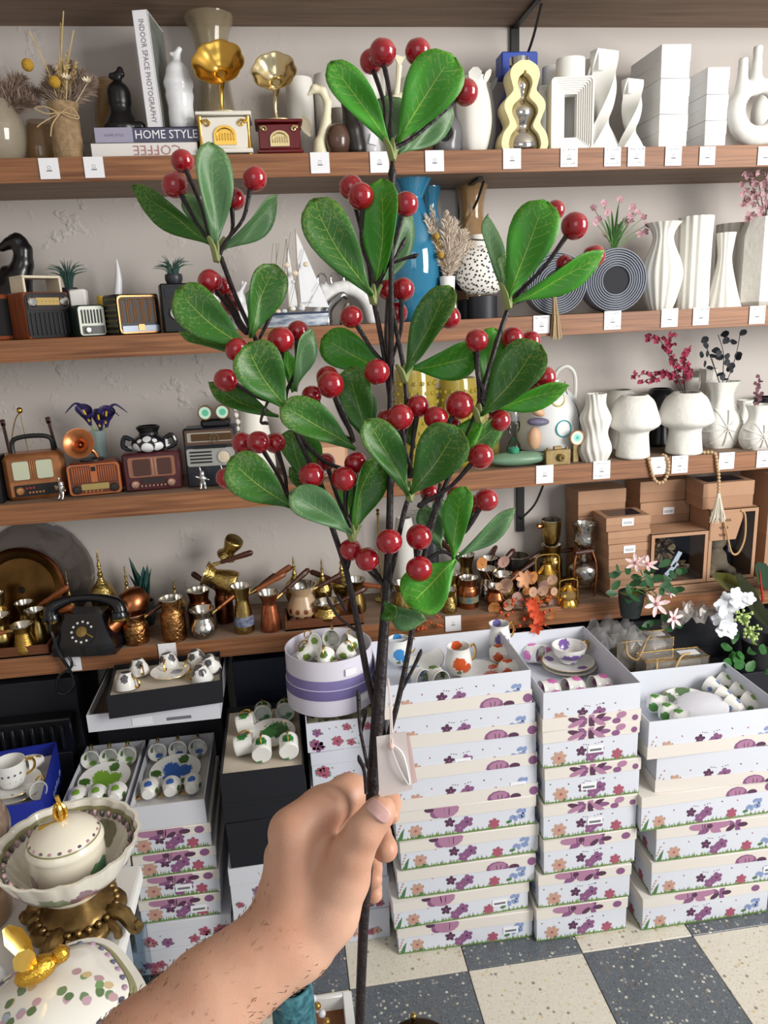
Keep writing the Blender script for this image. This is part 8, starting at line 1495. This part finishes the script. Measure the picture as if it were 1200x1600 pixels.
for a in ((612, 232, 514, 98, 56, 0, .0, -.02, .2, .25, .15, .03), (622, 222, 708, 86, 92, 0, 0, -.012, -.1, .15, .1, -.02), (622, 240, 706, 160, 48, 2, .006, .02, .5, .3, .1, .05), (612, 222, 606, 150, 66, 2, .02, .04, 0, .1, 0, 0),
    (337, 392, 328, 222, 60, 2, 0, -.012, .35, .3, .12, .02), (334, 385, 206, 290, 46, 1, 0, .01, -.5, .3, .2, -.03), (344, 392, 433, 304, 38, 2, .004, .015, .6, .3, -.15, .05), (336, 380, 288, 300, 40, 2, .02, .035, .2, .2, 0, 0),
    (582, 462, 486, 312, 78, 1, -.006, -.02, .25, .2, .1, -.03), (585, 465, 598, 280, 62, 0, .004, .0, -.4, .35, .1, .02), (578, 455, 478, 322, 44, 2, .02, .035, .5, .2, .1, .03), (588, 462, 642, 322, 38, 2, .01, .02, .7, .3, 0, .02),
    (793, 468, 852, 313, 82, 0, -.004, -.012, -.1, .12, .08, .0), (798, 474, 945, 392, 44, 0, 0, -.006, .5, .25, -.1, .02), (795, 465, 762, 335, 30, 2, .02, .035, .9, .2, .1, -.05), (792, 470, 784, 395, 26, 1, .008, .012, .8, .2, 0, 0),
    (389, 545, 276, 452, 76, 1, -.002, -.012, .15, .2, .1, -.05), (393, 528, 430, 413, 62, 1, 0, -.006, .4, .3, .1, -.03), (380, 556, 280, 518, 30, 1, .004, .012, .6, .2, 0, .03), (392, 528, 392, 452, 22, 2, .008, .014, .9, .2, 0, 0),
    (450, 640, 384, 538, 82, 1, -.008, -.02, .2, .3, .12, -.04), (462, 612, 487, 512, 34, 2, .004, 0, .7, .3, .1, -.04), (435, 650, 326, 597, 40, 1, .006, .018, .4, .2, .1, -.04), (458, 612, 446, 545, 30, 0, .01, .02, .6, .2, 0, 0), (556, 702, 438, 634, 62, 1, -.01, -.022, .3, .3, .15, .03),
    (606, 585, 503, 528, 70, 0, .016, .02, .1, .15, 0, 0), (631, 588, 704, 447, 56, 1, -.002, -.012, -.4, .3, .1, -.02), (642, 576, 748, 552, 62, 0, .012, .016, .3, .2, .2, .06), (582, 700, 545, 574, 64, 1, .006, .004, -.2, .2, .1, -.03), (575, 690, 560, 615, 60, 2, .02, .03, 0, .2, 0, 0),
    (752, 650, 842, 536, 78, 1, -.004, -.014, -.3, .25, .1, .02), (748, 640, 820, 545, 60, 0, .006, .004, .2, .2, .1, .05), (758, 640, 889, 602, 38, 0, .002, -.004, .5, .25, .1, .04), (748, 622, 772, 512, 52, 0, .014, .02, .2, .2, 0, .03),
    (639, 775, 571, 656, 58, 1, -.008, -.02, .3, .3, .12, .04), (641, 772, 716, 668, 84, 1, -.012, -.022, -.2, .25, .12, .02), (652, 765, 752, 650, 46, 0, 0, .002, -.4, .3, .1, .03), (690, 735, 793, 648, 40, 1, .004, .006, .4, .25, 0, .03), (648, 700, 615, 640, 40, 1, .012, .02, .4, .2, 0, 0),
    (456, 792, 358, 718, 76, 1, -.006, -.016, .1, .2, .12, -.03), (551, 834, 452, 772, 58, 2, -.006, -.016, .3, .35, .15, .05), (553, 836, 588, 712, 52, 1, .004, 0, .7, .4, .1, -.05), (548, 830, 540, 740, 50, 0, .016, .024, .2, .2, 0, 0), (474, 752, 452, 672, 50, 1, .012, .018, .2, .2, 0, 0), (500, 742, 470, 676, 42, 0, .018, .024, .4, .2, 0, 0), (520, 790, 452, 730, 40, 1, .01, .014, .5, .2, 0, 0),
    (708, 878, 724, 760, 48, 0, -.006, -.014, -.3, .15, .1, -.04), (714, 872, 805, 794, 32, 2, -.002, .004, .4, .25, .1, .04), (712, 874, 640, 948, 84, 0, -.01, -.018, .2, .12, .15, .02), (600, 940, 665, 968, 38, 2, -.008, -.012, .4, .4, -.3, .1), (600, 944, 618, 966, 30, 1, -.008, -.014, .4, .3, 0, 0), (690, 860, 660, 790, 46, 2, .02, .03, .2, .2, 0, 0), (700, 850, 690, 780, 36, 2, .024, .034, .3, .2, 0, 0)): leaf(*a)
SHE = mat('#868f58', .6)
for nx, ny, L in ((613, 246, 30), (338, 404, 34), (583, 470, 26), (794, 478, 36), (640, 778, 26), (550, 842, 22), (632, 592, 22), (748, 655, 24)):
    b = B()
    for i in range(3): a = -.5+i*.5; b.tube(spline([P3(nx, ny+4, -.002), P3(nx+a*10, ny-L*.5, -.004+.004*i), P3(nx+a*26, ny-L, -.002+.003*i)], 4), lerps([.0024, .0024, .0012], 9), 6, flat=.6)
    part('leaf_sheath', b, SHE, br)
# paper tag
tp = [atd(x, y, D0-.02) for x, y in ((588, 1151), (634, 1143), (645, 1233), (593, 1246))]; c = sum(tp, Vector())/4
n_ = (tp[1]-tp[0]).cross(tp[3]-tp[0]).normalized(); t = thing('paper_tag', 'pink white paper price tag tied to the branch above the thumb', 'price tag', c); PTM = mat('#d9cdc9', .7, var=.08, vs=40)
b = B(); q = [p-c for p in tp]; b.add([p-n_*.0003 for p in q]+[p+n_*.0003 for p in q], [(0, 1, 2, 3), (7, 6, 5, 4), (0, 4, 5, 1), (1, 5, 6, 2), (2, 6, 7, 3), (3, 7, 4, 0)]); part('card', b, PTM, t, smooth=0)
tq = [atd(x, y, D0-.014) for x, y in ((600, 1152), (640, 1150), (652, 1222), (600, 1240))]; b = B(); q = [p-c for p in tq]; b.add([p-n_*.0003 for p in q]+[p+n_*.0003 for p in q], [(0, 1, 2, 3), (7, 6, 5, 4), (0, 4, 5, 1), (1, 5, 6, 2), (2, 6, 7, 3), (3, 7, 4, 0)]); part('back_card', b, mat('#d8bdb8', .7), t, smooth=0)
part('string', B().tube([p-c for p in spline([atd(610, 1164, D0-.0215), atd(610, 1110, D0-.018), atd(606, 1060, D0-.014), atd(611, 1100, D0-.012), atd(613, 1164, D0-.0215)], 6)], .0006, 4), mat('#c8bab4', .7), t); part('plastic_loop', B().tube([p-c for p in spline([atd(611, 1166, D0-.0215), atd(624, 1200, D0-.0225), atd(640, 1226, D0-.021), atd(630, 1180, D0-.0215), atd(612, 1162, D0-.0215)], 6)], .0006, 4), mat('#d8d4d4', .3), t); part('eyelet', B().ball(atd(611, 1166, D0-.0212)-c, .0022, 8), mat('#d8b8b0', .5), t)
# ------------------------------------------------------------------ the hand and forearm
H0 = atd(300, 1600, .43)
def hp(x, y, d): return tuple(atd(x, y, d)-H0)
def seg(a, b): return (hp(*a[:3]), hp(*b[:3]), a[3]*a[2]/FPX, b[3]*b[2]/FPX)
def chain(*p): return [seg(a, b) for a, b in zip(p[:-1], p[1:])]
PR = chain((90, 1790, .40, 92), (230, 1650, .425, 84), (330, 1560, .44, 76), (440, 1472, .458, 66))
PR += chain((440, 1472, .458, 66), (462, 1400, .468, 58), (460, 1310, .466, 36)) + chain((440, 1472, .47, 60), (455, 1390, .485, 48), (448, 1340, .488, 34)) + chain((470, 1470, .475, 52), (478, 1410, .5, 44), (465, 1378, .508, 32)) + chain((480, 1470, .48, 48), (500, 1420, .515, 38), (485, 1405, .522, 30))
PR += chain((470, 1470, .46, 56), (510, 1425, .462, 50), (535, 1370, .460, 42)) + chain((535, 1370, .460, 42), (549, 1334, .455, 33), (569, 1300, .452, 27), (592, 1270, .455, 23.5), (598, 1263, .457, 19)) + chain((500, 1370, .47, 48), (505, 1335, .47, 36))
PR += chain((456, 1298, .466, 37), (505, 1264, .480, 34), (545, 1240, .497, 29), (585, 1240, .515, 23), (607, 1254, .512, 18), (611, 1274, .498, 14.5))
PR += chain((450, 1338, .49, 34), (510, 1310, .520, 30), (556, 1296, .535, 26), (585, 1302, .525, 24), (602, 1327, .502, 20.5))
PR += chain((465, 1378, .508, 32), (520, 1360, .535, 26), (556, 1352, .545, 22), (577, 1356, .53, 19), (583, 1374, .508, 15.5))
PR += chain((485, 1405, .522, 28), (530, 1398, .545, 22), (562, 1388, .55, 18), (579, 1388, .535, 16), (585, 1398, .515, 13.5))
hb = blob(PR, .0019, .0052, 3)
def skin():
    m = bpy.data.materials.new('skin'); m.use_nodes = True; nt = m.node_tree; p = nt.nodes['Principled BSDF']; L = nt.links.new
    p.inputs['Roughness'].default_value = .48; p.inputs['Subsurface Weight'].default_value = .25; p.inputs['Subsurface Radius'].default_value = (1, .35, .2); p.inputs['Subsurface Scale'].default_value = .006
    tc = nd(nt, 'ShaderNodeTexCoord'); n1 = nd(nt, 'ShaderNodeTexNoise'); n1.inputs['Scale'].default_value = 22; n1.inputs['Detail'].default_value = 4; L(tc.outputs['Object'], n1.inputs['Vector'])
    cr = nd(nt, 'ShaderNodeValToRGB'); cr.color_ramp.elements[0].position = .3; cr.color_ramp.elements[0].color = rgb('#bd8a70'); cr.color_ramp.elements[1].position = .7; cr.color_ramp.elements[1].color = rgb('#cfa48c'); L(n1.outputs[0], cr.inputs[0]); L(cr.outputs[0], p.inputs['Base Color'])
    n2 = nd(nt, 'ShaderNodeTexVoronoi'); n2.inputs['Scale'].default_value = 700; L(tc.outputs['Object'], n2.inputs['Vector']); bp = nd(nt, 'ShaderNodeBump'); bp.inputs['Strength'].default_value = .12; bp.inputs['Distance'].default_value = .0006; L(n2.outputs['Distance'], bp.inputs['Height']); L(bp.outputs[0], p.inputs['Normal']); return m
hand = solo('person', hb, skin(), 'bare left hand and hairy forearm gripping the berry branch, thumb in front', 'person', H0, smooth=180)
# thumb nail: a shallow shell wrapped on the thumb tip
Tt, Tb = Vector(hp(604, 1256, .457)), Vector(hp(576, 1292, .453)); ax = (Tt-Tb).normalized(); vw = (CAMP-H0-Tt).normalized(); nr = (vw-ax*vw.dot(ax)).normalized(); nr = Matrix.Rotation(-.15, 3, ax) @ nr; sd = ax.cross(nr); rad = 27.5*.456/FPX; G = []
for i in range(9):
    u = i/8; cpt = Tb.lerp(Tt, .42+.5*u); row = []
    for j in range(9):
        v = (j/8*2-1); wv_ = .98*math.sqrt(max(.05, 1-max(0, (abs(u-.5)*2-.45)/.55)**2*.75)); a = v*wv_*.82; k = rad*(1.05-.16*max(0, u-.55)); row.append(cpt+nr*k*math.cos(a)+sd*k*math.sin(a))
    G.append(row)
b = B(); b.grid(G); nl = part('thumb_nail', b, mat('#c9a09a', .28, coat=.25), hand, smooth=80); md = nl.modifiers.new('thickness', 'SOLIDIFY'); md.thickness = .0008; md.offset = 0
# fine arm hair
b = B(); r_ = random.Random(4); axd = Vector(hp(440, 1472, .458))-Vector(hp(230, 1650, .425)); axd.normalize(); V = [Vector(v) for v in hb.v]
cand = [v for v in V if (v-Vector(hp(440, 1440, .46))).dot(axd) < 0]
me = hand.data; nrm = [Vector(v.normal) for v in me.vertices]; ids = [i for i in range(len(V)) if (V[i]-Vector(hp(430, 1400, .46))).dot(axd) < 0 and nrm[i].dot(vw) > -.35]
for i in r_.sample(ids, min(650, len(ids))):
    d = (axd*.8+Vector((r_.gauss(0, .4), r_.gauss(0, .4), r_.gauss(0, .4)))+nrm[i]*.35).normalized()*r_.uniform(.002, .005); s_ = d.cross(nrm[i]).normalized()*.00005; p = V[i]; b.add([p-s_, p+s_, p+d*.6+nrm[i]*.0006, p+d], [(0, 1, 2), (0, 2, 3)])
tag(part('arm_hair', b, mat('#6b5040', .6), hand), kind='stuff')
